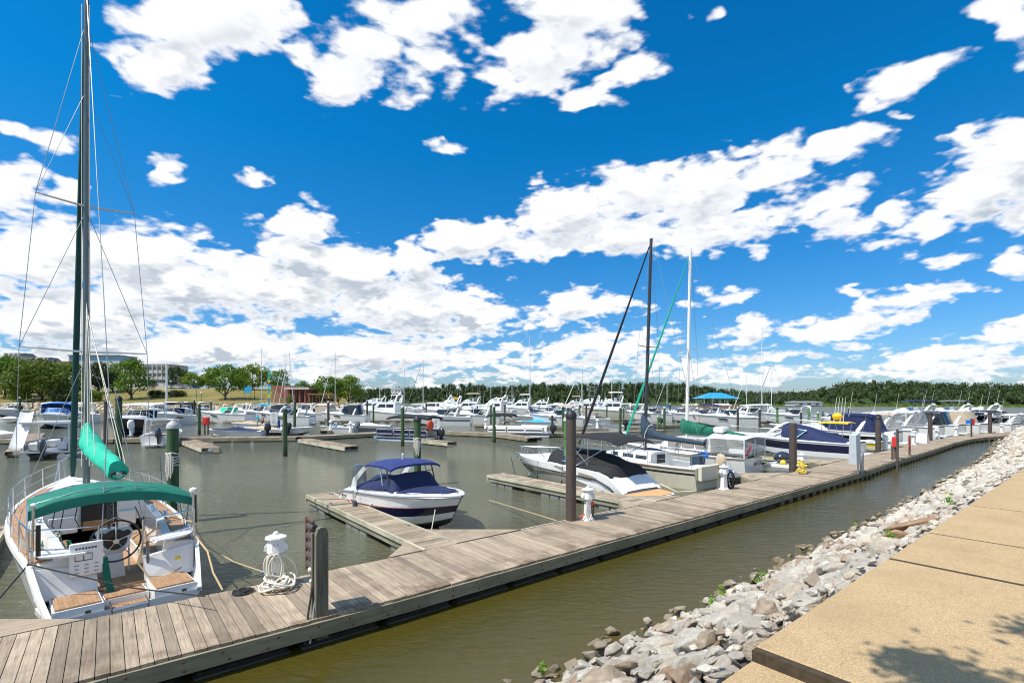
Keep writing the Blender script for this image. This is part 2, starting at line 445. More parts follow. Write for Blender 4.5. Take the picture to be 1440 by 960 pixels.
def teak(m):
    t = NT(m.node_tree); tc = t.n('TexCoord').outputs['Object']
    br = t.n('TexBrick', ins={'Vector': t.n('Mapping', ins={'Vector': tc, 'Scale': (.5, 1, 1)}).outputs[0], 'Scale': 16.0, 'Mortar Size': .03,
             'Color1': (.40,.225,.115,1), 'Color2': (.31,.165,.08,1), 'Mortar': (.05,.03,.02,1), 'Brick Width': 8.0, 'Row Height': 1.0})
    nz = t.n('TexNoise', ins={'Vector': tc, 'Scale': 6.0, 'Detail': 6.0}).outputs[0]
    c = t.mix(t.mr(nz, .35, .7, 0, .45), br.outputs[0], (.48,.33,.20))
    p = t.n('BsdfPrincipled', ins={'Base Color': c, 'Roughness': .65}); t.n('OutputMaterial', ins={0: p.outputs[0]})
DEFS['teak'] = teak
def decking(m, base=((.29,.225,.16), (.50,.40,.29)), axis=1):
    t = NT(m.node_tree); tc = t.n('TexCoord').outputs['Object']
    ri = t.n('NewGeometry').outputs['Random Per Island']
    sc = (22, 1.2, 22) if axis == 1 else (1.2, 22, 22)
    off = t.vm('ADD', tc, t.n('CombineXYZ', ins={0: t.m('MULTIPLY', ri, 37.0), 1: t.m('MULTIPLY', ri, 91.0)}).outputs[0])
    gr = t.n('TexNoise', ins={'Vector': t.n('Mapping', ins={'Vector': off, 'Scale': sc}).outputs[0], 'Scale': 1.6, 'Detail': 7.0, 'Roughness': .65}).outputs[0]
    bl = t.n('TexNoise', ins={'Vector': tc, 'Scale': 1.1, 'Detail': 6.0, 'Roughness': .6}).outputs[0]
    c = t.mix(t.mr(ri, 0, 1, .12, .88), base[0], base[1])
    g2 = t.mr(gr, .30, .72, .62, 1.28)
    c = t.mix(1.0, c, t.n('CombineColor', ins={0: g2, 1: g2, 2: g2}).outputs[0], 'MULTIPLY')
    c = t.mix(t.mr(bl, .50, .74, 0, .55), c, (.115,.085,.065))
    py_ = t.n('SeparateXYZ', ins={0: tc}).outputs[1]
    sn = t.n('TexNoise', ins={'Vector': tc, 'Scale': 2.6, 'Detail': 5.0}).outputs[0]
    edge = t.m('MULTIPLY', t.mr(py_, 9.0, 8.35), t.mr(sn, .45, .62, 0, .75), clamp=True)
    if axis == 1: c = t.mix(edge, c, (.15,.095,.06))
    odd = t.m('GREATER_THAN', t.m('FRACT', t.m('MULTIPLY', ri, 17.3)), .86)
    c = t.mix(t.m('MULTIPLY', odd, .45), c, (.12,.10,.08))
    b = t.n('Bump', ins={'Height': gr, 'Strength': .45, 'Distance': .012})
    p = t.n('BsdfPrincipled', ins={'Base Color': c, 'Roughness': .85, 'Specular IOR Level': .25, 'Normal': b.outputs[0]})
    t.n('OutputMaterial', ins={0: p.outputs[0]})
DEFS['decking'] = decking
DEFS['decking_x'] = lambda m: decking(m, axis=0)
def fascia(m, base=((.20,.185,.13), (.37,.345,.25)), axis=0):
    t = NT(m.node_tree); tc = t.n('TexCoord').outputs['Object']
    gr = t.n('TexNoise', ins={'Vector': t.n('Mapping', ins={'Vector': tc, 'Scale': (1.0, 14, 14) if axis == 0 else (14, 1, 14)}).outputs[0], 'Scale': 1.3, 'Detail': 8.0, 'Roughness': .7}).outputs[0]
    bl = t.n('TexNoise', ins={'Vector': tc, 'Scale': .9, 'Detail': 5.0}).outputs[0]
    c = t.mix(t.mr(gr, .3, .7), base[0], base[1])
    c = t.mix(t.mr(bl, .45, .7, 0, .6), c, (.12,.13,.075))
    b = t.n('Bump', ins={'Height': gr, 'Strength': .5, 'Distance': .015})
    p = t.n('BsdfPrincipled', ins={'Base Color': c, 'Roughness': .85, 'Specular IOR Level': .2, 'Normal': b.outputs[0]})
    t.n('OutputMaterial', ins={0: p.outputs[0]})
DEFS['fascia'] = fascia
DEFS['fascia_y'] = lambda m: fascia(m, axis=1)
DEFS['fascia_pale'] = lambda m: fascia(m, ((.42,.38,.27), (.62,.58,.45)), 1)
def postwood(m):
    t = NT(m.node_tree); tc = t.n('TexCoord').outputs['Object']
    gr = t.n('TexNoise', ins={'Vector': t.n('Mapping', ins={'Vector': tc, 'Scale': (12, 12, .8)}).outputs[0], 'Scale': 1.5, 'Detail': 8.0, 'Roughness': .65}).outputs[0]
    c = t.mix(t.mr(gr, .3, .7), (.075,.075,.055), (.25,.23,.175))
    b = t.n('Bump', ins={'Height': gr, 'Strength': .6, 'Distance': .015})
    p = t.n('BsdfPrincipled', ins={'Base Color': c, 'Roughness': .85, 'Specular IOR Level': .2, 'Normal': b.outputs[0]})
    t.n('OutputMaterial', ins={0: p.outputs[0]})
DEFS['postwood'] = postwood
def pile_green(m, a=(.035,.075,.035), b_=(.085,.145,.06)):
    t = NT(m.node_tree); tc = t.n('TexCoord').outputs['Object']
    gr = t.n('TexNoise', ins={'Vector': t.n('Mapping', ins={'Vector': tc, 'Scale': (8, 8, .7)}).outputs[0], 'Scale': 1.5, 'Detail': 7.0, 'Roughness': .65}).outputs[0]
    c = t.mix(t.mr(gr, .3, .7), a, b_)
    z = t.n('SeparateXYZ', ins={0: tc}).outputs[2]
    wl = t.m('ADD', z, t.m('MULTIPLY', gr, .5))
    c = t.mix(t.mr(wl, .95, .45), c, (.045,.038,.022))        # weed and tide stain
    b = t.n('Bump', ins={'Height': gr, 'Strength': .6, 'Distance': .02})
    p = t.n('BsdfPrincipled', ins={'Base Color': c, 'Roughness': .8, 'Specular IOR Level': .25, 'Normal': b.outputs[0]})
    t.n('OutputMaterial', ins={0: p.outputs[0]})
DEFS['pile_green'] = pile_green
DEFS['pile_bright'] = lambda m: pile_green(m, (.05,.15,.04), (.16,.30,.10))
DEFS['pile_dark'] = lambda m: pile_green(m, (.035,.035,.028), (.09,.08,.06))
def water(m):
    t = NT(m.node_tree)
    pos = t.n('NewGeometry').outputs['Position']
    w1 = t.n('TexNoise', ins={'Vector': t.n('Mapping', ins={'Vector': pos, 'Rotation': (0,0,R(-12)), 'Scale': (1.0, 2.0, 1)}).outputs[0], 'Scale': 3.4, 'Detail': 5.0, 'Roughness': .6, 'Distortion': .4}).outputs[0]
    w2 = t.n('TexNoise', ins={'Vector': t.n('Mapping', ins={'Vector': pos, 'Rotation': (0,0,R(20)), 'Scale': (1.0, 1.5, 1)}).outputs[0], 'Scale': .8, 'Detail': 3.0}).outputs[0]
    # calmer water in the lee of the main dock
    sx = t.n('SeparateXYZ', ins={0: pos})
    pp = t.m('ADD', t.m('MULTIPLY', sx.outputs[0], -UY), t.m('MULTIPLY', sx.outputs[1], UX))
    calm = t.mr(pp, 7.5, 11.5, .30, 1.0)
    gust = t.n('TexNoise', ins={'Vector': pos, 'Scale': .06, 'Detail': 3.0}).outputs[0]
    st = t.m('MULTIPLY', calm, t.mr(gust, .35, .65, .55, 1.15))
    h = t.m('ADD', t.m('MULTIPLY', w1, .22), t.m('MULTIPLY', w2, .20))
    b = t.n('Bump', ins={'Height': h, 'Strength': st, 'Distance': 1.0})
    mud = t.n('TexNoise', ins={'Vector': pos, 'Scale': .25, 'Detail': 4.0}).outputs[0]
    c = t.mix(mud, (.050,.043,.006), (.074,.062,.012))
    basin_sheen = t.mix(mud, (.115,.118,.074), (.155,.152,.10))  # paler basin base: bright cloud reflection put into the water colour
    c = t.mix(t.mr(pp, 8.5, 13.5), c, basin_sheen)
    near = t.mr(pp, 7.2, 5.2)
    c = t.mix(t.m('MULTIPLY', near, .6), c, (.11,.085,.03))
    ln = t.vm('LENGTH', pos, out=1)      # the open lake beyond the docks is wind ruffled
    rg = t.mr(ln, 90, 260, .035, .33)
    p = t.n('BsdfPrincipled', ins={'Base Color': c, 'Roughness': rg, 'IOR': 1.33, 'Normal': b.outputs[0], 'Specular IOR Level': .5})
    t.n('OutputMaterial', ins={0: p.outputs[0]})
DEFS['water'] = water
def sidewalk(m):
    t = NT(m.node_tree); tc = t.n('TexCoord').outputs['Object']
    ag = t.n('TexVoronoi', ins={'Vector': tc, 'Scale': 85.0}); 
    n1 = t.n('TexNoise', ins={'Vector': tc, 'Scale': 1.3, 'Detail': 8.0, 'Roughness': .65}).outputs[0]
    n2 = t.n('TexNoise', ins={'Vector': tc, 'Scale': 95.0, 'Detail': 3.0, 'Roughness': .75}).outputs[0]
    c = t.mix(t.mr(n2, .36, .64), (.30,.20,.10), (.61,.45,.255))
    c = t.mix(t.mr(ag.outputs['Color'].node.outputs['Distance'], .0, .55, .35, 0), c, (.66,.52,.33))
    c = t.mix(t.mr(n1, .42, .70, 0, .50), c, (.34,.235,.125))
    n4 = t.n('TexNoise', ins={'Vector': tc, 'Scale': 9.0, 'Detail': 6.0, 'Roughness': .7}).outputs[0]
    c = t.mix(t.mr(n4, .55, .75, 0, .45), c, (.30,.21,.12))
    ck = t.n('TexVoronoi', feature='DISTANCE_TO_EDGE', ins={'Vector': t.vm('ADD', tc, t.vm('MULTIPLY', t.n('TexNoise', ins={'Vector': tc, 'Scale': 2.2, 'Detail': 5.0}).outputs['Color'], (.5,.5,.5))), 'Scale': .40})
    c = t.mix(t.mr(ck.outputs['Distance'], .0, .0018, .35, 0), c, (.12,.08,.045))
    b = t.n('Bump', ins={'Height': n2, 'Strength': .3, 'Distance': .004})
    p = t.n('BsdfPrincipled', ins={'Base Color': c, 'Roughness': .9, 'Specular IOR Level': .2, 'Normal': b.outputs[0]})
    t.n('OutputMaterial', ins={0: p.outputs[0]})
DEFS['sidewalk'] = sidewalk
def rock(m, tint=(1,1,1)):
    t = NT(m.node_tree); tc = t.n('TexCoord').outputs['Object']
    oi = t.n('ObjectInfo').outputs['Random']; ri = t.n('NewGeometry').outputs['Random Per Island']
    k = t.m('FRACT', t.m('ADD', oi, ri))
    n1 = t.n('TexNoise', ins={'Vector': tc, 'Scale': 5.0, 'Detail': 8.0, 'Roughness': .7}).outputs[0]
    n2 = t.n('TexNoise', ins={'Vector': tc, 'Scale': 38.0, 'Detail': 5.0, 'Roughness': .7}).outputs[0]
    a = t.n('ValToRGB', ins={0: k}); e = a.color_ramp.elements
    e[0].position = 0; e[0].color = (.54*tint[0],.49*tint[1],.415*tint[2],1); e[1].position = 1; e[1].color = (.71*tint[0],.655*tint[1],.56*tint[2],1)
    for ps, cc in ((.25,(.64,.585,.50)),(.5,(.58,.50,.41)),(.62,(.75,.70,.61)),(.86,(.60,.50,.37)),(.95,(.42,.29,.20))):
        x = e.new(ps); x.color = (cc[0]*tint[0],cc[1]*tint[1],cc[2]*tint[2],1)
    v = t.mr(n1, .25, .75, .66, 1.30)
    c = t.mix(1.0, a.outputs[0], t.n('CombineColor', ins={0: v, 1: v, 2: v}).outputs[0], 'MULTIPLY')
    c = t.mix(t.mr(n2, .48, .68, 0, .5), c, (.24,.205,.17))
    hh = t.m('ADD', t.m('MULTIPLY', n1, 1.0), t.m('MULTIPLY', n2, .35))
    b = t.n('Bump', ins={'Height': hh, 'Strength': .9, 'Distance': .07})
    # wet and weedy band next to the water
    z = t.n('SeparateXYZ', ins={0: t.n('NewGeometry').outputs['Position']}).outputs[2]
    c = t.mix(t.mr(z, .34, .10, 0, .75), c, (.16,.115,.05))
    p = t.n('BsdfPrincipled', ins={'Base Color': c, 'Roughness': .85, 'Specular IOR Level': .2, 'Normal': b.outputs[0]})
    t.n('OutputMaterial', ins={0: p.outputs[0]})
DEFS['rock'] = rock
DEFS['rock_brown'] = lambda m: rock(m, (.75,.52,.38))
DEFS['rock_far'] = lambda m: rock(m, (.85,.80,.72))
def grass(m):
    t = NT(m.node_tree); pos = t.n('NewGeometry').outputs['Position']
    n1 = t.n('TexNoise', ins={'Vector': pos, 'Scale': .07, 'Detail': 7.0, 'Roughness': .65}).outputs[0]
    n2 = t.n('TexNoise', ins={'Vector': pos, 'Scale': 1.5, 'Detail': 5.0}).outputs[0]
    c = t.mix(t.mr(n1, .38, .62), (.25,.195,.07), (.125,.14,.038))
    c = t.mix(t.mr(n2, .35, .7, 0, .4), c, (.30,.22,.10))
    p = t.n('BsdfPrincipled', ins={'Base Color': c, 'Roughness': .95, 'Specular IOR Level': .1})
    t.n('OutputMaterial', ins={0: p.outputs[0]})
DEFS['grass'] = grass
simple('soil', (.10,.085,.065), .95, var=.3, scale=4)
simple('joint_dark', (.055,.04,.022), .95, var=.4, scale=20)
simple('sand', (.36,.24,.13), .95, var=.2, scale=.5)
def leaves(name, c0, c1, c2):
    def f(m):
        t = NT(m.node_tree)
        g = t.n('NewGeometry'); ri = g.outputs['Random Per Island']
        n1 = t.n('TexNoise', ins={'Vector': g.outputs['Position'], 'Scale': .11, 'Detail': 3.0}).outputs[0]
        c = t.mix(ri, c0, c1)
        c = t.mix(t.mr(n1, .42, .62, 0, .7), c, c2)
        p = t.n('BsdfPrincipled', ins={'Base Color': c, 'Roughness': .7, 'Specular IOR Level': .25})
        tr = t.n('BsdfTranslucent', ins={0: c})
        mx = t.n('MixShader', ins={0: .28, 1: p.outputs[0], 2: tr.outputs[0]})
        t.n('OutputMaterial', ins={0: mx.outputs[0]})
    DEFS[name] = f
leaves('leaf_mid', (.08,.155,.016), (.18,.30,.03), (.105,.185,.02))
leaves('leaf_bright', (.12,.20,.02), (.24,.32,.035), (.15,.24,.03))
leaves('leaf_olive', (.10,.15,.024), (.19,.24,.04), (.085,.145,.022))
leaves('leaf_dark', (.035,.065,.02), (.075,.115,.03), (.045,.075,.03))
leaves('leaf_far', (.030,.052,.016), (.085,.115,.030), (.030,.055,.028))
leaves('leaf_weed', (.12,.25,.03), (.25,.40,.05), (.2,.35,.04))
# ================================================================ setting
def struct(o): o['kind'] = 'structure'; return o
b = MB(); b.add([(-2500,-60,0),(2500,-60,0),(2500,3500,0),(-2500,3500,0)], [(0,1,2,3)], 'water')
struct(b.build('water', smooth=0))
# lake bed and the near shore under the stones, one sheet to the horizon
def bend(s): return 0.0 if s < 20 else (s-20)*.030 + max(0, s-45)*.05
def zland_near(s, p):
    if p > 5.2: return max(-2.5, -.12 - (p-5.2)*.4)
    if p > 1.62: return 2.02 - (p-1.62)*(2.14/3.58)
    return 2.12
b = MB(); S_ = [-40,-10,0,10,25,45,60,75,90,130,300]; P_ = [30,12,8,6.2,5.2,4.2,2.8,1.9,1.5,-3,-20,-60]
vs = []
for s in S_:
    for p in P_:
        vs.append(SP(s, p+(bend(min(s,110)) if p < 9 else 0), zland_near(s, p)))
n = len(P_); fs = [(i*n+j, i*n+j+1, (i+1)*n+j+1, (i+1)*n+j) for i in range(len(S_)-1) for j in range(n-1)]
b.add(vs, fs, 'soil'); struct(b.build('shore_ground', smooth=60))
# sidewalk slabs; the nearest one has settled a little
joints = [-9.0, -5.6, -2.2, 3.49-2.6+.0, 3.49, 6.62, 8.32, 11.06, 14.07, 17.2, 20.3, 23.4, 26.5, 29.6, 33, 37, 41, 46, 52, 58, 66, 80]
b = MB()
for i in range(len(joints)-1):
    s0, s1 = joints[i]+(.042 if i == 5 else .025), joints[i+1]-(.042 if i == 4 else .025)
    z = 2.25 + (0 if s0 > 3.4 else -.085) + (rnd.uniform(-.006, .006) if s0 > 4 else 0)
    for (p0, p1) in ((1.63, .0), (-.012, -1.65)):
        c = []
        e0 = p0 + (bend(s0) if True else 0); e1 = p0 + bend(s1)
        f0 = p1 + bend(s0); f1 = p1 + bend(s1)
        a = 0.012
        bot = [SP(s0, e0, z-.16), SP(s1, e1, z-.16), SP(s1, f1, z-.16), SP(s0, f0, z-.16)]
        mid = [SP(s0, e0, z-a), SP(s1, e1, z-a), SP(s1, f1, z-a), SP(s0, f0, z-a)]
        top = [SP(s0+a, e0-a, z), SP(s1-a, e1-a, z), SP(s1-a, f1+a, z), SP(s0+a, f0+a, z)]
        b.loft([bot, mid, top], 'sidewalk')
for jn in joints:
    b.box(tuple(SP(jn, -.01+bend(jn), 2.162)), (.12 if jn == 6.62 else .08, 3.26, .16), 'joint_dark', rz=DOCK_ANG)
b.box(tuple(SP(3.478, -.01, 2.185)), (.012, 3.2, .09), 'joint_dark', rz=DOCK_ANG)  # dark strip laid over the step face at the settled slab
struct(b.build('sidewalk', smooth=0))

# ---------------------------------------------------------------- numpy helpers for masses of small faces
NR = np.random.default_rng(11)
def quads_object(name, C, size, mat, parent=None, nrm=None, aspect=.7, tilt=.6, rng=NR):
    """N small leaf faces with centres C (N,3)"""
    N = len(C); d = rng.normal(size=(N, 3)); d /= np.linalg.norm(d, axis=1)[:, None]
    if nrm is not None:
        d = nrm*(1-tilt) + d*tilt; d /= np.linalg.norm(d, axis=1)[:, None]
    a = rng.normal(size=(N, 3)); u = np.cross(d, a); u /= np.linalg.norm(u, axis=1)[:, None]; v = np.cross(d, u)
    s = (np.asarray(size)*rng.uniform(.6, 1.4, N))[:, None]
    k = np.array([(-1, -.3), (0, -1), (1, .2), (.1, 1)])
    V = np.empty((N, 4, 3))
    for i in range(4): V[:, i] = C + u*s*k[i, 0]*.5 + v*s*k[i, 1]*.5*aspect
    me = bpy.data.meshes.new(name); me.vertices.add(4*N); me.vertices.foreach_set('co', V.reshape(-1).astype(np.float32))
    me.loops.add(4*N); me.loops.foreach_set('vertex_index', np.arange(4*N, dtype=np.int32))
    me.polygons.add(N); me.polygons.foreach_set('loop_start', np.arange(0, 4*N, 4, dtype=np.int32))
    me.update(calc_edges=True); me.validate(); me.materials.append(MAT(mat))
    o = bpy.data.objects.new(name, me); COL.objects.link(o)
    if parent is not None: o.parent = parent
    return o
def blob_points(blobs, per, rng=NR, flat=.85, inner=.25):
    C = []; Nn = []
    for (c, r) in blobs:
        n = int(per*(r**2)); d = rng.normal(size=(n, 3)); d /= np.linalg.norm(d, axis=1)[:, None]
        rr = r*(1 - inner*rng.random(n)**1.5)*(1+.10*rng.normal(size=n))
        q = d*rr[:, None]; q[:, 2] *= flat; C.append(q+np.array(c)); Nn.append(d)
    return np.concatenate(C), np.concatenate(Nn)
def tree(name, label, x, y, z0, h, w, mat, seed=0, clear=.22, group=None, leaf=None, per=None, fork=3):
    rg = np.random.default_rng(seed+100); rr = random.Random(seed)
    t = thing(name, label, 'tree', (x, y, z0), 0, group)
    R_ = w/2; blobs = []; ch = h*(1-clear); zc = h*clear+ch*.52
    for i in range(26):
        a = rr.uniform(0, 6.28); cz = rr.uniform(-.85, 1); cr = math.sqrt(1-cz*cz); r = R_*rr.uniform(.24, .40); f = rr.uniform(.62, .80)
        blobs.append(((math.cos(a)*cr*R_*f, math.sin(a)*cr*R_*f, zc+cz*ch*.5*(.74 if cz > 0 else .86)), r))
    blobs.append(((0, 0, zc), R_*.60)); blobs.append(((R_*.08, 0, h-ch*.2), R_*.38))
    leaf = leaf or max(.28, w*.05); per = per or 10.0/leaf**2
    C, Nn = blob_points(blobs, per, rg, flat=.8, inner=.5)
    quads_object('crown', C, leaf, mat, t, Nn, tilt=.55, rng=rg)
    m = MB(); tr = h*.022+.05
    m.tube([(0,0,-.4),(0.02*w,0,h*clear*.6),(0,0.02*w,h*clear*1.1),(0,0,h*.55)], [tr*1.3, tr, tr*.85, tr*.4], 'bark', 8)
    for i in range(fork+2):
        a = 6.28*i/(fork+2)+rr.random(); L = R_*.6
        m.tube([(0,0,h*clear*.9),(math.cos(a)*L*.45,math.sin(a)*L*.45,h*clear*1.25+ch*.12),(math.cos(a)*L,math.sin(a)*L,h*clear+ch*.45)], [tr*.6, tr*.4, tr*.15], 'bark', 6)
    m.build('trunk', t)
    return t

# ---------------------------------------------------------------- bank on the far left
def zbank(x, y):
    if y > 235: y = 235 + (y-235)*.12
    # steps up from the stones; lower towards the right end
    k = max(0.0, min(1.0, (-76-x)/36.0)); k = k*k*(3-2*k)
    z = 3.3 + (y-178)*(.006 + .118*k) if y > 178 else -1.2 + (y-166)*.375
    return min(z, 4.0+9*k) if y > 178 else z
b = MB(); X_ = [-420,-360,-300,-260,-220,-190,-165,-140,-120,-100,-92,-85,-78,-72,-66,-62,-58]; Y_ = [164,170,174,178,178.6,182,188,196,206,218,232,250,300,380,470]
def ysq(x, y): return y if y < 179 or x < -150 else 179+(y-179)*max(.10, min(1, (-60-x)/90.0))
vs = [(x, ysq(x, y) + max(0, (x+90))*.35 , zbank(x, ysq(x, y)) if x < -59 else -1.2) for x in X_ for y in Y_]
n = len(Y_); fs = [(i*n+j, i*n+j+1, (i+1)*n+j+1, (i+1)*n+j) for i in range(len(X_)-1) for j in range(n-1)]
b.add(vs, fs, 'grass'); struct(b.build('grass_bank', smooth=60))
# brownish path and low retaining edge along the top of the stones
b = MB()
for i in range(len(X_)-3):
    x0, x1 = X_[i], X_[i+1]; o0 = max(0, (x0+90))*.35; o1 = max(0, (x1+90))*.35
    b.loft([[(x0,177.6+o0,2.6),(x0,177.6+o0,3.62),(x0,180.8+o0,3.66),(x0,180.8+o0,2.6)],[(x1,177.6+o1,2.6),(x1,177.6+o1,3.62),(x1,180.8+o1,3.66),(x1,180.8+o1,2.6)]], 'sand')
struct(b.build('shore_path', smooth=0))

def rock_mesh(seed, n=16, sc=(1, .8, .55), mat='rock', bevel=False):
    rr = random.Random(seed); bm = bmesh.new()
    for i in range(n):
        d = Vector((rr.gauss(0,1), rr.gauss(0,1), rr.gauss(0,1))).normalized(); k = rr.uniform(.82, 1.05)
        bm.verts.new((d.x*sc[0]*k*.5, d.y*sc[1]*k*.5, d.z*sc[2]*k*.5))
    r = bmesh.ops.convex_hull(bm, input=bm.verts)
    bmesh.ops.delete(bm, geom=list({g for g in r['geom_interior']+r['geom_unused'] if isinstance(g, bmesh.types.BMVert)}), context='VERTS')
    if bevel:
        bmesh.ops.dissolve_limit(bm, angle_limit=R(14), verts=bm.verts, edges=bm.edges)
        bmesh.ops.bevel(bm, geom=list(bm.edges), offset=.022, segments=1, affect='EDGES')
        bmesh.ops.triangulate(bm, faces=bm.faces)
    me = bpy.data.meshes.new('rock'); bm.to_mesh(me); bm.free(); me.materials.append(MAT(mat)); return me
def merge_rocks(name, places, metas, mat):
    """places: list of (loc, rot euler, scale, mesh index) -> one mesh"""
    V = []; F = []; k = 0
    data = []
    for me in metas:
        co = np.array([v.co for v in me.vertices]); data.append((co, [tuple(p.vertices) for p in me.polygons]))
    for (loc, rot, scl, mi) in places:
        co, fc = data[mi]; M = np.array(rot.to_matrix())*scl
        V.append(co @ M.T + np.array(loc)); F += [tuple(a+k for a in f) for f in fc]; k += len(co)
    me = bpy.data.meshes.new(name); me.from_pydata(np.concatenate(V).tolist(), [], F); me.materials.append(MAT(mat)); me.update()
    o = bpy.data.objects.new(name, me); COL.objects.link(o); return o
from mathutils import Euler
far_r = [rock_mesh(900+i, 11, (1, .85, .7), 'rock_far') for i in range(6)]
pl = []
for i in range(2600):
    x = rnd.uniform(-300, -58); f = rnd.random(); y = 167.2 + f*10.8 + max(0, (x+90))*.35
    pl.append(((x, y, -.9+f*4.1+rnd.uniform(-.1,.35)), Euler((rnd.uniform(-.5,.5), rnd.uniform(-.5,.5), rnd.uniform(0,6.28))), rnd.uniform(.9, 2.3), rnd.randrange(6)))
o = merge_rocks('far_riprap', pl, far_r, 'rock_far'); o['kind'] = 'stuff'; o['label'] = 'pale boulders lining the foot of the grassy bank'

# ---------------------------------------------------------------- wooded far shore
def lerp_tab(T, x):
    if x <= T[0][0]: return T[0][1]
    for (a, va), (b_, vb) in zip(T, T[1:]):
        if x <= b_: return va + (vb-va)*(x-a)/(b_-a)
    return T[-1][1]
TOPS = [(470,546),(520,543),(560,544),(600,541),(650,537),(700,541),(760,536),(800,537),(850,536),(950,535),(985,540),(1020,544),(1060,548),(1140,547),(1165,540),(1195,533),(1250,531),(1300,534),(1350,536),(1380,534),(1440,536),(1700,534)]
DIST = [(470,640),(700,620),(900,560),(1060,480),(1150,450),(1440,400),(1700,380)]
blobs = []; cores = MB(); fr = random.Random(5)
px = 455.0
while px < 1560:
    Y = lerp_tab(DIST, px); H = EYE + (565-lerp_tab(TOPS, px))/700*Y
    for j in range(6):
        yy = Y + 4 + j*9 + fr.uniform(-3.5, 3.5); f = (j+.5)/6
        q = px + fr.uniform(-5, 5); x = (q-720)/700*yy
        top = H*(.42 + .60*min(1, f*1.25)) * fr.uniform(.88, 1.06); r = fr.uniform(2.8, 6.2)*(.8 if j == 0 else 1)
        blobs.append(((x, yy, top-r*.8), r))
        if fr.random() < .55: blobs.append(((x+fr.uniform(-4,4), yy-2, top-r*1.5), r*.8))
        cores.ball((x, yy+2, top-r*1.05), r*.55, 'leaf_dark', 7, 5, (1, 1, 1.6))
    px += 700/Y*5.6
C, Nn = blob_points(blobs, 3.0, NR, flat=.85, inner=.5)
w_ = quads_object('woods', C, 1.55, 'leaf_far', None, Nn, tilt=.5)
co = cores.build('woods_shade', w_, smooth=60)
w_['kind'] = 'stuff'; w_['label'] = 'dense dark green woods along the far shore of the lake'
# the land below them, and a thin pale band of marsh grass at the water
b = MB(); ring = []
for q in range(440, 1800, 20):
    Y = lerp_tab(DIST, q); H = EYE + (565-lerp_tab(TOPS, q))/700*Y
    ring.append([((q-720)/700*(Y+d), Y+d, z) for d, z in ((-6,-.5),(0,.25),(8,H*.28),(40,H*.62),(75,H*.70),(400,H*.5))])
vs = [p for r_ in ring for p in r_]; n = 6
b.add(vs, [(i*n+j, (i+1)*n+j, (i+1)*n+j+1, i*n+j+1) for i in range(len(ring)-1) for j in range(n-1)], 'leaf_dark')
struct(b.build('far_hills', smooth=60))
pts = []
for i in range(5200):
    q = fr.uniform(560, 1560); Y = lerp_tab(DIST, q) - 1 + fr.uniform(-4, 2); pts.append(((q-720)/700*Y, Y, fr.uniform(.1, 1.3)))
o = quads_object('marsh_grass', np.array(pts), 1.5, 'leaf_bright', aspect=.5); o['kind'] = 'stuff'; o['label'] = 'pale green marsh grass at the foot of the far woods'
# two pale houses in the woods
def far_house(label, px_, Y, z, w, h):
    t = thing('shore_house', label, 'house', AT(px_, Y, z))
    m = MB(); m.box((0,0,h*.35), (w, w*.7, h*.7), 'gelcoat'); m.build('wall', t, 0)
    m = MB(); m.prism([(-w*.55,h*.7),(w*.55,h*.7),(w*.4,h),(-w*.4,h)], w*.4, w*.1, 'roof_grey'); m.build('roof', t, 0)
    for k in (-.3, 0, .3): MB().box((k*w, -w*.35-.03, h*.35), (w*.13, .06, h*.3), 'window_far').build('window', t, 0)
far_house('small white house high in the distant woods', 558, 612, 14.5, 12, 7)
far_house('low white boathouse at the foot of the wooded shore', 1130, 445, .6, 24, 4.2)

# ---------------------------------------------------------------- trees on the bank
def bank_tree(name, label, px_, ybase, ytop, wpx, mat, Y, seed, clear=.2, **k):
    wpx *= 1.04; clear *= .6
    z = zbank((px_-720)/700*Y, Y - max(0, ((px_-720)/700*Y+90))*.35); h = EYE + (565-ytop)/700*Y - z; w = wpx/700*Y
    p = AT(px_, Y, z-.1); return tree(name, label, p.x, p.y, p.z, h, w, mat, seed, clear, **k)
bank_tree('leafy_tree', 'tall mid green tree at the left edge of the photo on the bank', 6, 557, 499, 62, 'leaf_mid', 196, 1, .1)
bank_tree('spreading_tree', 'wide olive tree with a forked pale trunk standing low above the boulders', 58, 558, 508, 88, 'leaf_olive', 188, 2, .22)
bank_tree('leafy_tree', 'deep green tree between the wide olive tree and the far left one', 34, 552, 512, 40, 'leaf_mid', 215, 21, .08)
bank_tree('leafy_tree', 'green tree in the gap between the near mast and the full round tree', 158, 552, 514, 30, 'leaf_mid', 222, 22, .08)
bank_tree('leafy_tree', 'distant dark tree right of the small bright tree by the cars', 293, 545, 526, 26, 'leaf_dark', 262, 23, .08)
bank_tree('leafy_tree', 'bright tree tucked between the broad round tree and the blue sign tree', 338, 548, 517, 26, 'leaf_bright', 245, 24, .08)
bank_tree('leafy_tree', 'green tree in the middle of the trees at the end of the bank', 475, 560, 528, 26, 'leaf_mid', 210, 25, .08)
bank_tree('leafy_tree', 'low dark tree behind the pergola at the end of the bank', 440, 562, 540, 26, 'leaf_dark', 215, 26, .05)
bank_tree('leafy_tree', 'green tree in front of the glass fronted building', 104, 556, 511, 46, 'leaf_mid', 205, 3, .15)
bank_tree('leafy_tree', 'dark green tree behind the mast of the near sailboat', 138, 556, 508, 46, 'leaf_dark', 214, 4, .15)
bank_tree('round_tree', 'full round green tree on the lawn covering the left end of the white office block', 184, 556, 502, 50, 'leaf_mid', 192, 5, .17)
bank_tree('leafy_tree', 'dark tree behind the parking area at the right end of the white office block', 247, 543, 514, 32, 'leaf_dark', 275, 6, .1)
bank_tree('leafy_tree', 'small bright green tree beside the parked cars', 272, 545, 524, 32, 'leaf_bright', 245, 7, .12)
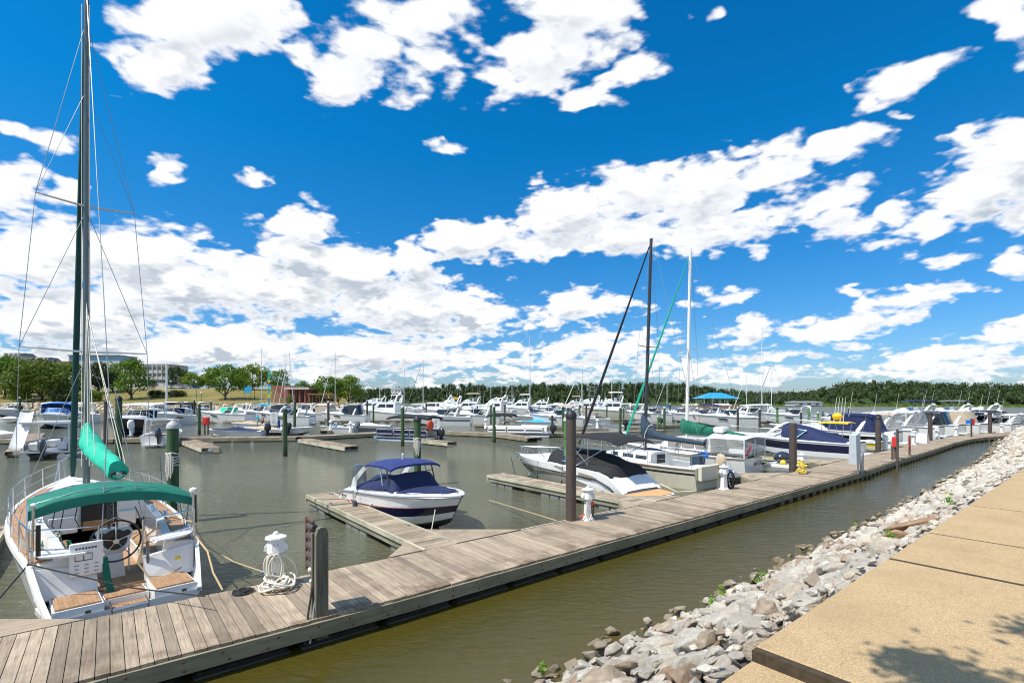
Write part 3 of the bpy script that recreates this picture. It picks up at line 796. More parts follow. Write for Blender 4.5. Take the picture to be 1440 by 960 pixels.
bank_tree('round_tree', 'broad round green tree in the middle of the lawn', 316, 558, 510, 54, 'leaf_mid', 192, 8, .18)
bank_tree('leafy_tree', 'bright yellow green tree behind the pale blue sign', 355, 545, 513, 46, 'leaf_bright', 232, 9, .12)
bank_tree('leafy_tree', 'dark green tree on the slope behind the brick building', 395, 548, 517, 30, 'leaf_mid', 215, 10, .12)
bank_tree('leafy_tree', 'small green tree at the right corner of the brick building', 424, 560, 535, 26, 'leaf_mid', 205, 11, .1)
bank_tree('leafy_tree', 'green tree left of the pair at the end of the bank', 458, 562, 527, 40, 'leaf_mid', 196, 12, .12)
bank_tree('round_tree', 'bright round tree at the very end of the bank by the water', 490, 560, 525, 42, 'leaf_bright', 200, 13, .12)
for i, (px_, yt, wp, mt, Y, lb) in enumerate([(26,541,28,'leaf_bright',183,'bright low bush at the far left above the boulders'),(88,546,34,'leaf_dark',184,'dark bush under the wide olive tree'),
        (128,548,30,'leaf_mid',186,'green bush left of the near mast at the top of the boulders'),(220,549,22,'leaf_dark',200,'dark clipped shrub on the lawn right of the full round tree'),(247,549,26,'leaf_dark',200,'longer dark clipped shrub on the lawn before the parked cars'),
        (213,534,16,'leaf_dark',262,'small tree standing before the white office block'),(408,552,14,'leaf_olive',183,'shrub at the foot of the brick stair wall')]):
    x = (px_-720)/700*Y; z = zbank(x, Y-max(0, (x+90))*.35); h = EYE+(565-yt)/700*Y - z; tt = tree('bush', lb, x, Y, z-.2, max(h, 2.0), wp/700*Y, mt, 40+i, .02); tt['category'] = 'bush'

# ---------------------------------------------------------------- buildings on the bank
def block(parent, x0, x1, y, d, z0, z1, mat, name='wall'):
    return MB().box(((x0+x1)/2, y+d/2, (z0+z1)/2), (x1-x0, d, z1-z0), mat).build(name, parent, 0)
Y = 300; k = Y/700
t = thing('office_building', 'long white three storey office block with dark window bands behind the lawn', 'building', AT(200, Y, 9.5))
X0, X1 = -55*k, 37*k; zt = EYE+(565-513)*k-9.5
block(t, X0, X1, 0, 18, -3, zt, 'concrete_white')
for i in range(3):
    zc = zt-1.9-i*3.9
    MB().box(((X0+X1)/2, -.06, zc), (X1-X0-1.2, .2, 1.7), 'window_far').build('window', t, 0, 'dark ribbon window band')
m = MB(); m.box(((X0+X1)/2, 9, zt+.35), (X1-X0+.8, 18.6, .5), 'concrete_white'); m.build('roof', t, 0)
m = MB()
for i in range(14): m.box((X0+1+(X1-X0-2)*i/13, -.2, zt-4), (.5, .22, 8.2), 'concrete_white')
m.build('mullion', t, 0)
t = thing('glass_hall', 'wide building with a blue glass upper storey seen over the trees behind the near mast', 'building', AT(128, 320, 9.5)); k = 320/700
block(t, -42*k, 40*k, 0, 20, -3, EYE+(565-508)*k-9.5, 'concrete_white')
block(t, -33*k, 39*k, .8, 15, EYE+(565-508)*k-9.5, EYE+(565-500)*k-9.5, 'glass_blue', 'glass_storey')
MB().box((3*k, 8, EYE+(565-499.4)*k-9.5), (73*k, 16.4, .5), 'roof_grey').build('roof', t, 0)
MB().box((-34*k, -1, EYE+(565-509)*k-9.5), (16*k, 3, 1.0), 'timber_brown').build('canopy', t, 0)
for (a, c, yt, lb) in ((4, 30, 495, 'tall grey apartment house with a flat top farthest left over the trees'), (28, 66, 501, 'long grey apartment house with dormers over the trees at left'), (62, 98, 508, 'low pale apartment house between the dormered one and the glass hall')):
    Y = 420+yt-500; k = Y/700; w = (c-a)*k; h = EYE+(565-yt)*k-9
    t = thing('apartment_building', lb, 'building', AT((a+c)/2, Y, 9)); block(t, -w/2, w/2, 0, 14, -3, h-3.2, 'concrete_white')
    MB().prism([(-w/2-.3,h-3.2),(w/2+.3,h-3.2),(w/2-1,h-.4),(-w/2+1,h-.4)], 7.5, 4, 'roof_grey', yc=7).build('roof', t, 0)
    for i in range(4): MB().box((-w/2+w*(i+.5)/4, .6, h-1.6), (w*.13, 2.5, 1.8), 'concrete_white').build('dormer', t, 0)
    for i in range(6): MB().box((-w/2+w*(i+.5)/6, -.04, h-5.2), (w*.09, .1, 1.6), 'window_far').build('window', t, 0)
Y = 192; k = Y/700; zb = 4.0
t = thing('brick_building', 'low red brick pavilion with white edged flat roof and open bays', 'building', AT(410, Y, zb))
zt = EYE+(565-542)*k-zb
m = MB(); m.prism([(-28*k, -.5), (-4*k, -.5), (-4*k, zt), (-28*k, zt)], 2, 2, 'brick', yc=3); m.build('stair_wall', t, 0)
m = MB(); m.plate([(-28*k,-.6,-.5),(-14*k,-.6,-.5),(-3*k,-.6,-.5),(-26*k,-.6,zt-.4)], .5, 'timber_brown'); m.build('stair_rail', t, 0)
block(t, -6*k, 24*k, 1.5, 9, -.5, zt-1.4, 'brick')
for i in range(4): MB().box(((-3+i*7.5)*k, -.1, (zt-2.2)/2-.2), (2.1*k, .8, zt-1.4), 'brick').build('column', t, 0)
MB().box((9*k, 4, zt-1.1), (34*k, 10.6, .8), 'concrete_white').build('roof', t, 0)
for i in range(3): MB().box(((.8+i*7.5)*k, 1.4, (zt-2.2)/2-.3), (4.2*k, .3, zt-2.2), 'window_far').build('window', t, 0)
t = thing('pergola', 'dark open timber pergola along the quay right of the brick pavilion', 'pergola', AT(452, 190, 3.9)); k = 190/700
for i in range(8): MB().box(((-17+i*4.9)*k, 0, 1.4), (.35, .35, 2.9), 'timber_brown').build('post', t, 0)
MB().box((0, 0, 3.0), (37*k, 2.6, .4), 'timber_brown').build('beam', t, 0)
MB().box((0, 1.6, .8), (36*k, .1, 1.2), 'lamp_black').build('railing', t, 0)
t = thing('bank_sign', 'pale blue notice board on two posts on the lawn before the bright tree', 'sign', AT(348, 205, 6.5))
MB().box((0,0,2.6), (3.2,.15,2.8), 'canvas_sky').build('board', t, 0)
for k in (-1.3, 1.3): MB().box((k,.12,.9), (.12,.12,2.4), 'plastic_grey').build('post', t, 0)
def lamp_post(px_, Y, ytop, lb):
    x = (px_-720)/700*Y; z = zbank(x, Y-max(0,(x+90))*.35)-.1; h = EYE+(565-ytop)/700*Y - z
    t = thing('street_lamp', lb, 'lamp', (x, Y, z), 0, 'globe lamps along the bank')
    MB().lathe([(.16,0),(.16,.3),(.09,.4),(.07,h-.8),(.14,h-.7),(.14,h-.6)], 'lamp_black', 8).build('pole', t)
    MB().ball((0,0,h-.3), .34, 'lamp_globe', 10, 7).build('globe', t)
for a in ((97,186,531,'globe lamp left of the near mast among the bushes'),(240,196,535,'globe lamp on the lawn right of the white mast'),(276,198,536,'globe lamp left of the broad round tree'),
          (283,184,551,'short globe lamp by the quay left of the broad round tree'),(358,200,537,'globe lamp beside the pale blue sign')): lamp_post(*a)
def car(px_, Y, mat, lb, rz=0):
    x = (px_-720)/700*Y; z = zbank(x, Y)
    t = thing('parked_car', lb, 'car', (x, Y, z+.02), rz, 'cars parked on top of the bank')
    m = MB(); m.prism([(-2.2,.3),(2.2,.3),(2.25,.8),(1.9,.95),(-2.2,1.0),(-2.3,.6)], .88, .84, mat); m.build('body', t)
    m = MB(); m.prism([(-1.9,.98),(1.15,.95),(.5,1.45),(-1.4,1.48)], .80, .62, 'glass_dark'); m.build('window', t)
    m = MB(); m.prism([(-1.5,1.46),(.55,1.44),(.4,1.52),(-1.3,1.53)], .64, .58, mat); m.build('roof', t)
    for a in (-1.4, 1.4):
        for s in (-.8, .8): MB().lathe([(.2,-.1),(.33,-.1),(.33,.1),(.2,.1)], 'rubber', 12, (a, s, .33), 'y').build('wheel', t)
for a in ((241,238,'car_white','white car parked first from the left on the bank'),(249,238,'car_white','white car parked between another white car and a silver one'),(256,240,'car_silver','silver car parked beside the white ones'),
          (263,238,'car_silver','silver car with a dark blue car to its right'),(274,240,'car_blue','dark blue car parked rightmost near the small bright tree')): car(*a, rz=R(rnd.choice((80,95,15))))
# blue roofed pavilion on the water
Y = 165; k = Y/700
t = thing('pier_pavilion', 'open pavilion with a bright blue hipped roof and brown railing on a pier', 'pavilion', AT(1013, Y, 0))
zd = EYE-7*k; ze = EYE+(565-560)*k; zt = EYE+(565-551.8)*k
MB().box((0, 4, zd-.25), (54*k, 9, .5), 'timber_brown').build('deck', t, 0)
for i in range(7):
    for yy in (0, 8): MB().box(((-25+i*8.3)*k, yy, (zd-.5)/2-.2), (.3,.3,zd), 'plastic_white').build('pile', t, 0)
for i in range(5):
    for yy in (.3, 7.7): MB().box(((-22+i*11)*k, yy, (zd+ze)/2), (.22,.22,ze-zd), 'plastic_white').build('column', t, 0)
m = MB(); x = 28*k; m.add([(-x,-.8,ze),(x,-.8,ze),(x,8.8,ze),(-x,8.8,ze),(-x*.32,4,zt),(x*.32,4,zt)], [(0,1,5,4),(1,2,5),(2,3,4,5),(3,0,4),(3,2,1,0)], 'roof_blue'); m.build('roof', t, 0)
m = MB()
for i in range(44): m.box(((-26+i*52/43)*k, -.1, zd+.55), (.14,.1,1.1), 'timber_brown')
m.box((0,-.1,zd+1.1), (53*k,.14,.12), 'timber_brown'); m.build('railing', t, 0)
m = MB(); m.tube([(-27*k,2,zd),(-46*k,-2,.8)], .16, 'plastic_white', 6); m.tube([(-27*k,2,zd+1),(-46*k,-2,1.8)], .1, 'plastic_white', 6); m.build('gangway', t)

# ---------------------------------------------------------------- riprap on the near shore
ROCKS = [rock_mesh(i, 15+i % 5, (1, .72+.05*(i % 4), .50+.06*(i % 3)), 'rock', True) for i in range(14)]
ROCKB = [rock_mesh(60+i, 15, (1.15, .62, .42), 'rock_brown', True) for i in range(3)]
cand = []
rs = random.Random(3)
def slope_z(p): return 2.08 - (p-1.72)*(2.14/3.50)
s = -1.0
while s < 84:
    step = .27 if s < 26 else .40
    nrow = 15 if s < 26 else 11
    for i in range(nrow):
        p = 1.80 + 3.40*(i+rs.uniform(-.45, .45))/(nrow-1); ss = s+rs.uniform(-.5, .5)*step
        edge = (p-1.7)/3.8; size = rs.choice((rs.uniform(.24,.40), rs.uniform(.36,.56)))*(1.05 if edge < .6 else .76)
        if edge > .9: size *= .8
        if s > 26: size *= 1.25
        pb = p + bend(ss) + (rs.uniform(-.25,.25) if edge > .85 else 0)
        cand.append((ss, pb, slope_z(p)+rs.uniform(-.03, .12)-size*.05 - (.04 if edge < .1 else 0), size))
    s += step
slope_q = Euler((0, 0, 0)).to_matrix()
def rock_rot():
    # lie along the slope, falling towards the water (v axis)
    vdir = Vector((-UY, UX, -.55)).normalized(); udir = Vector((UX, UY, 0)); nz = udir.cross(vdir).normalized()
    if nz.z < 0: nz = -nz
    base = Matrix((udir, nz.cross(udir), nz)).transposed()
    return (base @ Euler((rs.gauss(0,.28), rs.gauss(0,.28), rs.uniform(0,6.28))).to_matrix()).to_euler()
pos = []
for (ss, p, z, size) in cand:
    w = SP(ss, p, z); d = math.hypot(w.x, w.y)
    infr = w.y > 1.5 and abs((w.x)/w.y) < 1.06 and (EYE-z)/w.y < .57
    pos.append((infr, d/size, w, size))
vis = sorted([q for q in pos if q[0]], key=lambda q: q[1])
singles, rest = vis[:296], vis[296:]+[q for q in pos if not q[0] and q[2].y > -3]
SPEC = {}
def special(px_, py_, zz, name, label, size, scl, mesh):
    w = G(px_, py_, zz); o = bpy.data.objects.new(name, mesh); COL.objects.link(o); o.location = w
    o.rotation_euler = rock_rot(); o.scale = scl; tag(o, label, 'rock', 'stones of the near bank')
for i, (_, _, w, size) in enumerate(singles):
    o = bpy.data.objects.new('boulder', ROCKS[rs.randrange(14)]); COL.objects.link(o)
    o.location = w; o.rotation_euler = rock_rot(); o.scale = (size, size, size*rs.uniform(.65, 1.0))
    q_ = -w.x*UY + w.y*UX; s_ = w.x*UX + w.y*UY
    zone = 'against the sidewalk edge' if q_ < 2.6 else ('at the water edge' if q_ > 4.3 else 'amid the stone bank')
    far_ = 'at the bottom of the photo' if s_ < 3.6 else ('below the settled slab joint' if s_ < 5.5 else 'beyond the settled slab joint')
    kind_ = 'large' if size > .44 else ('small' if size < .32 else 'medium')
    tag(o, f'{kind_} pale angular stone {zone}, {far_}', 'rock', 'stones of the near bank')
special(1240, 762, 1.75, 'flat_boulder', 'long reddish brown boulder right beside the sidewalk, halfway along it', .9, (.85,.75,.6), ROCKB[0])
special(1282, 738, 1.95, 'flat_boulder', 'tan flat boulder at the sidewalk edge, just beyond the reddish brown one', .9, (.8,.7,.45), ROCKB[1])
special(1003, 903, 1.45, 'flat_boulder', 'small rusty orange boulder low in the foreground among pale ones', .5, (.34,.34,.4), ROCKB[2])
pl = [(tuple(w), rock_rot(), size, rs.randrange(14)) for (_, _, w, size) in rest]
# a few weedy stones under and at the waterline
for i in range(240):
    ss = rs.uniform(0, 60); p = rs.uniform(4.9, 5.55)+bend(ss); pl.append((tuple(SP(ss, p, rs.uniform(-.12, .02))), rock_rot(), rs.uniform(.2, .42), rs.randrange(14)))
for i in range(1500):      # rubble in the gaps and along the slab edge
    ss = rs.uniform(0, 28); p = 1.70+3.3*rs.random()**1.6; pl.append((tuple(SP(ss, p+bend(ss), slope_z(p)+rs.uniform(-.02,.10)+(.08 if p < 1.9 else 0))), rock_rot(), rs.uniform(.06, .17), rs.randrange(14)))
o = merge_rocks('riprap', pl, ROCKS, 'rock'); o['kind'] = 'stuff'; o['label'] = 'mass of pale angular stones sloping from the sidewalk to the water'
for i, (px_, py_, zz, lb) in enumerate([(1001,852,.5,'small green weed at the water edge, nearest one'),(1064,822,.5,'small green weed sprouting by the water, between two others'),(1071,817,.55,'tuft of green weed among the stones left of the others'),(1202,738,.3,'tiny green weed tuft at the distant water edge'),
        (1252,762,1.95,'green weed beside the reddish brown boulder'),(1337,712,2.0,'green weed at the sidewalk edge, beyond the tan boulder'),(763,950,.15,'yellow green weed at the bottom edge of the stones'),(1015,842,.55,'green weed in a gap of the stones above the nearest weed')]):
    w = G(px_, py_, zz); pts = [(w.x+rs.gauss(0,.035), w.y+rs.gauss(0,.035), w.z+.05+abs(rs.gauss(0,.07))) for _ in range(34)]
    o = quads_object('weed', np.array(pts), .055, 'leaf_weed'); tag(o, lb, 'plant')

# the tree that overhangs the sidewalk from behind and drops its shade on it
def shade_tree():
    g0 = SP(-3.2, -3.4, 2.15)
    t = thing('overhanging_tree', 'tree behind the photographer whose branch throws a leafy shadow on the sidewalk', 'tree', g0)
    L = lambda v: Vector(v)-g0
    def up(px_, py_, h):
        g = G(px_, py_, 2.25); return g + sd*(h/sd.z)
    m = MB(); m.tube([(0,0,-.3),(.05,0,2),(0,.1,4.2),(-.1,.3,6.5)], [.22,.17,.14,.08], 'bark', 10)
    ends = [up(1300, 935, 4.6), up(1425, 880, 4.9), up(1350, 1010, 4.8)]
    for e in ends:
        e = L(e); m.tube([(0,.1,3.9), e*.5+Vector((0,0,1.2)), e], [.08,.045,.012], 'bark', 6)
    m.build('trunk', t)
    rg = np.random.default_rng(2); C = []
    for (px_, py_, h, n, sx, sy) in ((1262,915,4.5,50,.08,.04),(1288,925,4.6,170,.12,.05),(1315,940,4.7,230,.13,.06),(1350,960,4.8,300,.15,.07),(1385,985,4.8,300,.2,.1),(1432,884,4.9,45,.09,.06),(1445,868,4.9,25,.10,.04),(1460,890,5.0,70,.10,.08),(1400,1060,4.8,700,.35,.2),(1600,1000,5.2,500,.4,.3)):
        c = L(up(px_, py_, h)); q = rg.normal(size=(n,3))*np.array((sx, sy, .12)); C.append(q+np.array(c))
    for i in range(26):
        a = rg.uniform(0,6.28); r = rg.uniform(0,1.3); C.append(rg.normal(size=(130,3))*.30+np.array((-.3+math.cos(a)*r, -1.6+math.sin(a)*r, rg.uniform(4.2,7.0))))
    C = np.concatenate(C); quads_object('crown', C, .085, 'leaf_mid', t, rng=rg)
shade_tree()
# ================================================================ docks
NEAR = [(-6,8.3),(0,8.3),(4.1,8.2),(18,8.28),(30,8.38),(36,8.65),(47,8.9),(56,9.25),(64,9.2),(68,8.7),(76,6.9),(84,5.4)]
FAR = [(-6,10.55),(0,10.52),(5,10.38),(18,10.32),(29,10.45),(36,10.7),(47,10.85),(58,11.0),(67,11.0),(75,10.0),(84,8.2)]
DZ = .45
def dock_root(name, label, cat, group=None): return thing(name, label, cat, (0,0,0), DOCK_ANG, group)
D = dock_root('boardwalk_dock', 'long weathered wooden floating dock running from the lower left corner to the right edge', 'dock')
m = MB(); s = -4.0; i = 0
while s < 84:
    w = .150; a, b_ = s+.005, s+w
    j = rnd.uniform(-.012, .012); z = DZ + rnd.uniform(-.003, .003)
    n0, n1 = lerp_tab(NEAR, a), lerp_tab(NEAR, b_); f0, f1 = lerp_tab(FAR, a), lerp_tab(FAR, b_)
    m.loft([[(a,n0-.02+j,z-.045),(b_,n1-.02+j,z-.045),(b_,f1+.02,z-.045),(a,f0+.02,z-.045)],[(a,n0-.02+j,z),(b_,n1-.02+j,z),(b_,f1+.02,z),(a,f0+.02,z)]], 'decking')
    s += .155; i += 1
m.build('decking', D, 0)
def strip(T, off, th, z0, z1, mat, name, s0=-4, s1=84):
    m = MB(); pts = [s0]+[q[0] for q in T if s0 < q[0] < s1]+[s1]
    for k, (a, b_) in enumerate(zip(pts, pts[1:])):
        nseg = max(1, int((b_-a)/3.6)); 
        for q in range(nseg):
            c, d = a+(b_-a)*q/nseg+.004, a+(b_-a)*(q+1)/nseg-.004; pc, pd = lerp_tab(T, c)+off, lerp_tab(T, d)+off
            dz = rnd.uniform(-.006, .006)
            m.loft([[(c,pc,z0+dz),(c,pc+th,z0+dz),(c,pc+th,z1),(c,pc,z1)],[(d,pd,z0+dz),(d,pd+th,z0+dz),(d,pd+th,z1),(d,pd,z1)]], mat)
    return m.build(name, D, 0)
strip(NEAR, -.07, .065, .17, DZ-.047, 'fascia', 'fascia')
strip(FAR, .012, .06, .12, DZ-.047, 'fascia', 'fascia')
strip(NEAR, .45, 1.3, .20, DZ-.06, 'soil', 'frame')
strip(FAR, .035, .05, DZ-.03, DZ+.014, 'fascia_pale', 'rub_strip', 8.8, 14.0)
m = MB()
s = -3.6
while s < 30:
    for z in (.23, .35): m.lathe([(.012,-.008),(.02,-.004),(.016,.006)], 'rust', 6, (s+rnd.uniform(-.1,.1), lerp_tab(NEAR, s)-.078, z), 'y')
    s += .62
o = m.build('bolt_head', D, 0); o['kind'] = 'stuff'
s = -3.4; kfl = 0
while s < 83 and kfl < 98:
    n_ = lerp_tab(NEAR, s+.5)
    if s < 19:
        m = MB(); m.box((s+.62, n_+.50, -.03), (1.26, .86, .34), 'float_black', bev=.06); m.box((s+.62, n_+.50, -.0), (1.30, .92, .03), 'float_rim', bev=.01); m.build('float', D)
        if i % 1 == 0: m = MB(); m.box((s+.62, n_+1.7, -.02), (1.26, .8, .30), 'float_black', bev=.05); m.build('float', D)
        s += 1.46; kfl += 2
    else:
        m = MB(); m.box((s+.2, n_+.33, .0), (.34, .70, .36), 'float_tan', bev=.02); m.build('float', D, 0)
        s += .80 if s < 50 else 1.2; kfl += 1
def gusset(pts, parent):
    m = MB(); m.plate([(a, b_, DZ+.006) for a, b_ in pts], .045, 'decking_x'); m.build('gusset', parent, 0)
    (a0, b0), (a1, b1) = pts[0], pts[1]
    m = MB(); m.plate([(a0,b0,DZ-.045),(a1,b1,DZ-.045),(a1,b1,.14),(a0,b0,.14)], .05, 'fascia_y'); m.build('fascia', parent, 0)
def finger(s0, s1, p0, p1, label, gl=True, gr=True, floats=True, gw=1.9):
    F = dock_root('finger_pier', label, 'dock', 'finger piers off the long dock')
    m = MB(); p = p0
    while p < p1:
        z = DZ-.012+rnd.uniform(-.002,.002); m.box(((s0+s1)/2, p+.075, z-.02), (s1-s0, .148, .04), 'decking_x'); p += .155
    m.build('decking', F, 0)
    for sx in (s0-.03, s1+.03):
        MB().box((sx, (p0+p1)/2, DZ-.05), (.07, p1-p0, .13), 'fascia_pale').build('edge_strip', F, 0)
        MB().box((sx+(.04 if sx < s0 else -.04), (p0+p1)/2, DZ-.20), (.05, p1-p0-.02, .18), 'fascia_y').build('fascia', F, 0)
    MB().box(((s0+s1)/2, p1+.02, DZ-.14), (s1-s0+.1, .07, .28), 'fascia_pale').build('end_board', F, 0)
    if floats:
        L = p1-p0
        for base in (p1-1.75, p0+L*.40, p0+.35):
            for q in range(3):
                m = MB(); m.box(((s0+s1)/2, base+q*.56+.25, -.02), (s1-s0-.06, .50, .34), 'float_grey', bev=.04); m.build('float', F)
    for (cs, cp) in ((s0+.1, p1-2.2), (s1-.1, p0+2.4), (s1-.1, p1-.5)):
        m = MB(); m.tube([(cs,cp-.13,DZ+.05),(cs,cp+.13,DZ+.05)], .014, 'galv', 6); m.box((cs,cp,DZ+.012), (.04,.08,.06), 'galv'); m.build('cleat', F)
    if gl: gusset([(s0-.02, p0+.95), (s0-.95, p0+.02), (s0-.02, p0+.02)], F)
    if gr: gusset([(s1+gw*1.1, p0+.02), (s1+.02, p0+gw*.9), (s1+.02, p0+.02)], F)
    return F
finger(5.86, 6.72, 10.44, 19.45, 'finger pier beside the white and navy bowrider, nearest whole one', gw=1.9)
finger(14.18, 15.02, 10.40, 19.25, 'finger pier in front of the cruiser with the black covers', gl=True, gr=True, gw=1.5)
finger(-3.05, -2.2, 10.55, 20.0, 'finger pier cut by the left edge beside the green topped sailboat', gl=False, gw=1.75)
finger(23.2, 24.0, 10.45, 19.0, 'finger pier between the cream sailboat and the green covered one', gl=True)
finger(32.0, 32.8, 10.7, 20.0, 'finger pier left of the navy striped cruiser', gl=True, gw=2.0)
finger(44.4, 45.2, 10.85, 20.0, 'finger pier under the yellow boat', gl=False, gr=False)
finger(50.4, 51.2, 10.95, 20.0, 'finger pier left of the navy canopy cruiser', gl=False, gr=False)
# low rod standing on the finger end
t = thing('marker_rod', 'thin pale upright rod at the far end of the nearest whole finger pier', 'rod', G(465, 694, DZ)); MB().tube([(0,0,0),(0,0,1.0)], .012, 'rope_tan', 5).build('rod', t); MB().box((0,0,.03),(.12,.12,.06),'galv').build('foot', t)

# far docks, drawn as runs of decking on their own floats
def far_dock(pts, w, label, name='floating_dock', group='docks across the basin', plate=False):
    P = [G(a, b_, DZ) for a, b_ in pts]; c = P[0]
    t = thing(name, label, 'dock', (c.x, c.y, 0), 0, group)
    dk, fa, fl = MB(), MB(), []
    for a, b_ in zip(P, P[1:]):
        d = (b_-a).normalized(); nn = Vector((-d.y, d.x, 0)); L = (b_-a).length; ang = math.atan2(d.y, d.x)
        q = 0.0
        while q < L:
            e = min(q+.9, L); mid = a + d*((q+e)/2) - c; dk.box((mid.x, mid.y, DZ-.03+rnd.uniform(-.004,.004)), (e-q-.02, w, .05), 'decking', rz=ang); q += .9
        for sgn in (-1, 1):
            mm = a+d*(L/2)+nn*(w/2)*sgn-c; fa.box((mm.x, mm.y, DZ-.20), (L, .08, .28), 'fascia_pale' if w < 1.5 else 'fascia', rz=ang)
        q = .4
        while q < L-.5 and len(fl) < 90:
            mid = a + d*(q+.4) - c; f = MB(); f.box((mid.x, mid.y, -.02), (.9, w-.15, .36), 'float_grey' if w < 1.5 else 'float_black', rz=ang); fl.append(f); q += 1.9
    dk.build('decking', t, 0); fa.build('fascia', t, 0)
    for f in fl: f.build('float', t, 0)
    if plate:
        d = (P[-1]-P[-2]).normalized(); e = P[-1]-c+d*.06; MB().box((e.x, e.y, DZ-.20), (w, .08, .36), 'fascia').build('end_board', t, 0)
        e = P[-1]-c+d*.12; k = t; MB().box((e.x, e.y, DZ-.16), (.42, .04, .2), 'plastic_white', rz=math.atan2(d.y,d.x)-math.pi/2).build('number_plate', t, 0)
far_dock([(-60,617),(170,616),(300,614.5),(420,613.5),(545,607)], 2.0, 'long pale cross dock behind the near sailboat from the left edge to the middle')
far_dock([(52,609),(24,634)], 1.3, 'stubby finger pier with a number plate left of the slide boat', 'finger_pier', plate=True)
far_dock([(264,618),(297,629)], 1.25, 'short finger pier with a number plate right of the pilothouse boat', 'finger_pier', plate=True)
far_dock([(428,616.5),(495,627)], 1.15, 'narrow finger pier pointing right from the cross dock, right of the tall green piling', 'finger_pier')
far_dock([(610,605.5),(700,609),(752,615)], 1.7, 'cross dock under the pontoon boat right of the middle')
far_dock([(596,617),(636,621)], 1.0, 'tiny finger pier behind the motor of the orange float pontoon', 'finger_pier')
far_dock([(757,609),(840,607),(930,604)], 1.8, 'pale cross dock between the brown pile and the navy sail cover')
far_dock([(668,596),(760,598),(880,599),(985,596)], 1.6, 'pale dock behind the sky blue covered boat')
far_dock([(800,603),(905,600)], 1.2, 'finger pier lying just beyond the black bimini', 'finger_pier')
far_dock([(480,591),(600,590),(760,590),(900,589)], 1.8, 'dock in front of the middle row of white cruisers')
far_dock([(-40,588),(110,589),(250,590),(400,592),(480,591)], 1.8, 'low dock along the boulders behind the left boats')
far_dock([(500,583),(640,582),(820,582)], 1.6, 'farthest thin dock under the big cruisers in the middle')
far_dock([(960,593),(1060,592),(1160,590),(1245,591)], 1.8, 'outer dock before the open lake on the right')
far_dock([(455,605),(495,601)], 1.2, 'small pier with white posts beside the grey covered runabout', 'finger_pier')
for (px_, py_, lb) in ((465,605,'white dock box post left of the grey covered runabout'),(493,608,'white dock post right of the small skiff'),(683,602,'white dock post left of the pontoon with wavy stripes'),(840,602,'small white dock post beyond the black bimini'),(1163,591,'white post standing on the outer dock before the open lake')):
    g = G(px_, py_, DZ); t = thing('dock_post', lb, 'post', g); MB().lathe([(.22,0),(.2,.3),(.13,.4),(.13,1.0),(.2,1.05),(.12,1.25)], 'plastic_white', 8).build('post', t); MB().lathe([(.24,1.0),(.26,1.06),(.1,1.3)], 'plastic_white', 8).build('cap', t)

# ---------------------------------------------------------------- pilings
def piling(px_, yb, yt, mat, label, cap='pile_cap_grey', zb=0.0, dia=.33, Y=None, lean=(0,0), group='pilings standing in the marina', rope=False):
    g = AT(px_, Y, 0) if Y else G(px_, yb, zb); g.z = 0; h = EYE + (565-yt)/700*g.y
    t = thing('piling', label, 'piling', g, rnd.uniform(0, 6), group)
    m = MB(); r = dia/2; k = 10
    m.tube([(0,0,-1.6),(lean[0]*.5,lean[1]*.5,h*.5),(lean[0],lean[1],h-.02)], [r*1.02, r, r*.95], mat, 14 if g.y < 35 else 9); m.build('pole', t)
    if cap: MB().lathe([(r*1.08,h-.10),(r*1.10,h-.01),(r*.85,h+.07),(r*.2,h+.16)], cap, 14 if g.y < 35 else 9, (lean[0],lean[1],0)).build('cap', t)
    if rope:
        m = MB()
        for q in range(5):
            zt = h-.9-.1*q; m.tube([(r*1.1*math.cos(a), r*1.1*math.sin(a), zt+.03*math.sin(3*a+q)) for a in [6.28*j/12 for j in range(13)]], .018, 'rope_white', 5)
        for q in range(4):
            a0 = -t.rotation_euler.z - 1.9 + q*.22
            m.tube([(math.cos(a0)*(r+.03), math.sin(a0)*(r+.03), h-.9), (math.cos(a0)*(r+.07), math.sin(a0)*(r+.07), h-1.4-.1*q), (math.cos(a0+.25)*(r+.05), math.sin(a0+.25)*(r+.05), h-1.75+.1*q), (math.cos(a0+.3)*(r+.03), math.sin(a0+.3)*(r+.03), h-1.0)], .018, 'rope_white', 5)
        o = m.build('mooring_rope', t)
    return t
G1 = 'brown steel pilings along the long dock'
piling(803, 731, 583, 'pile_brown', 'thick brown piling beside the second power pedestal, closest to the camera of the brown ones', 'pile_cap_black', .45, .31, group=G1)
piling(1115, 660, 594, 'pile_brown', 'brown flat topped piling by the pedestal with the yellow hose', None, .45, .36, group=G1)
piling(1235, 633, 587, 'pile_brown', 'brown piling against the yellow hulled boat', 'pile_cap_black', .45, .36, group=G1)
piling(1308, 618, 581, 'pile_brown', 'brown piling in front of the cruiser with tan canvas', 'pile_cap_black', .45, .36, group=G1)
piling(1392, 609, 580.5, 'pile_brown', 'brown piling farthest to the right', 'pile_cap_black', .45, .36, group=G1)
piling(243, 735, 598, 'pile_green', 'green piling with a grey cap and hanging white rope behind the near sailboat rail', 'pile_cap_grey', 0, .34, rope=True)
piling(587, 683, 589, 'pile_green', 'thick bright green piling with tied rope behind the bowrider', 'pile_cap_black', 0, .34, rope=True)
piling(798, 690, 589, 'pile_bright', 'light green piling half hidden behind the closest brown piling', 'pile_cap_grey', 0, .34)
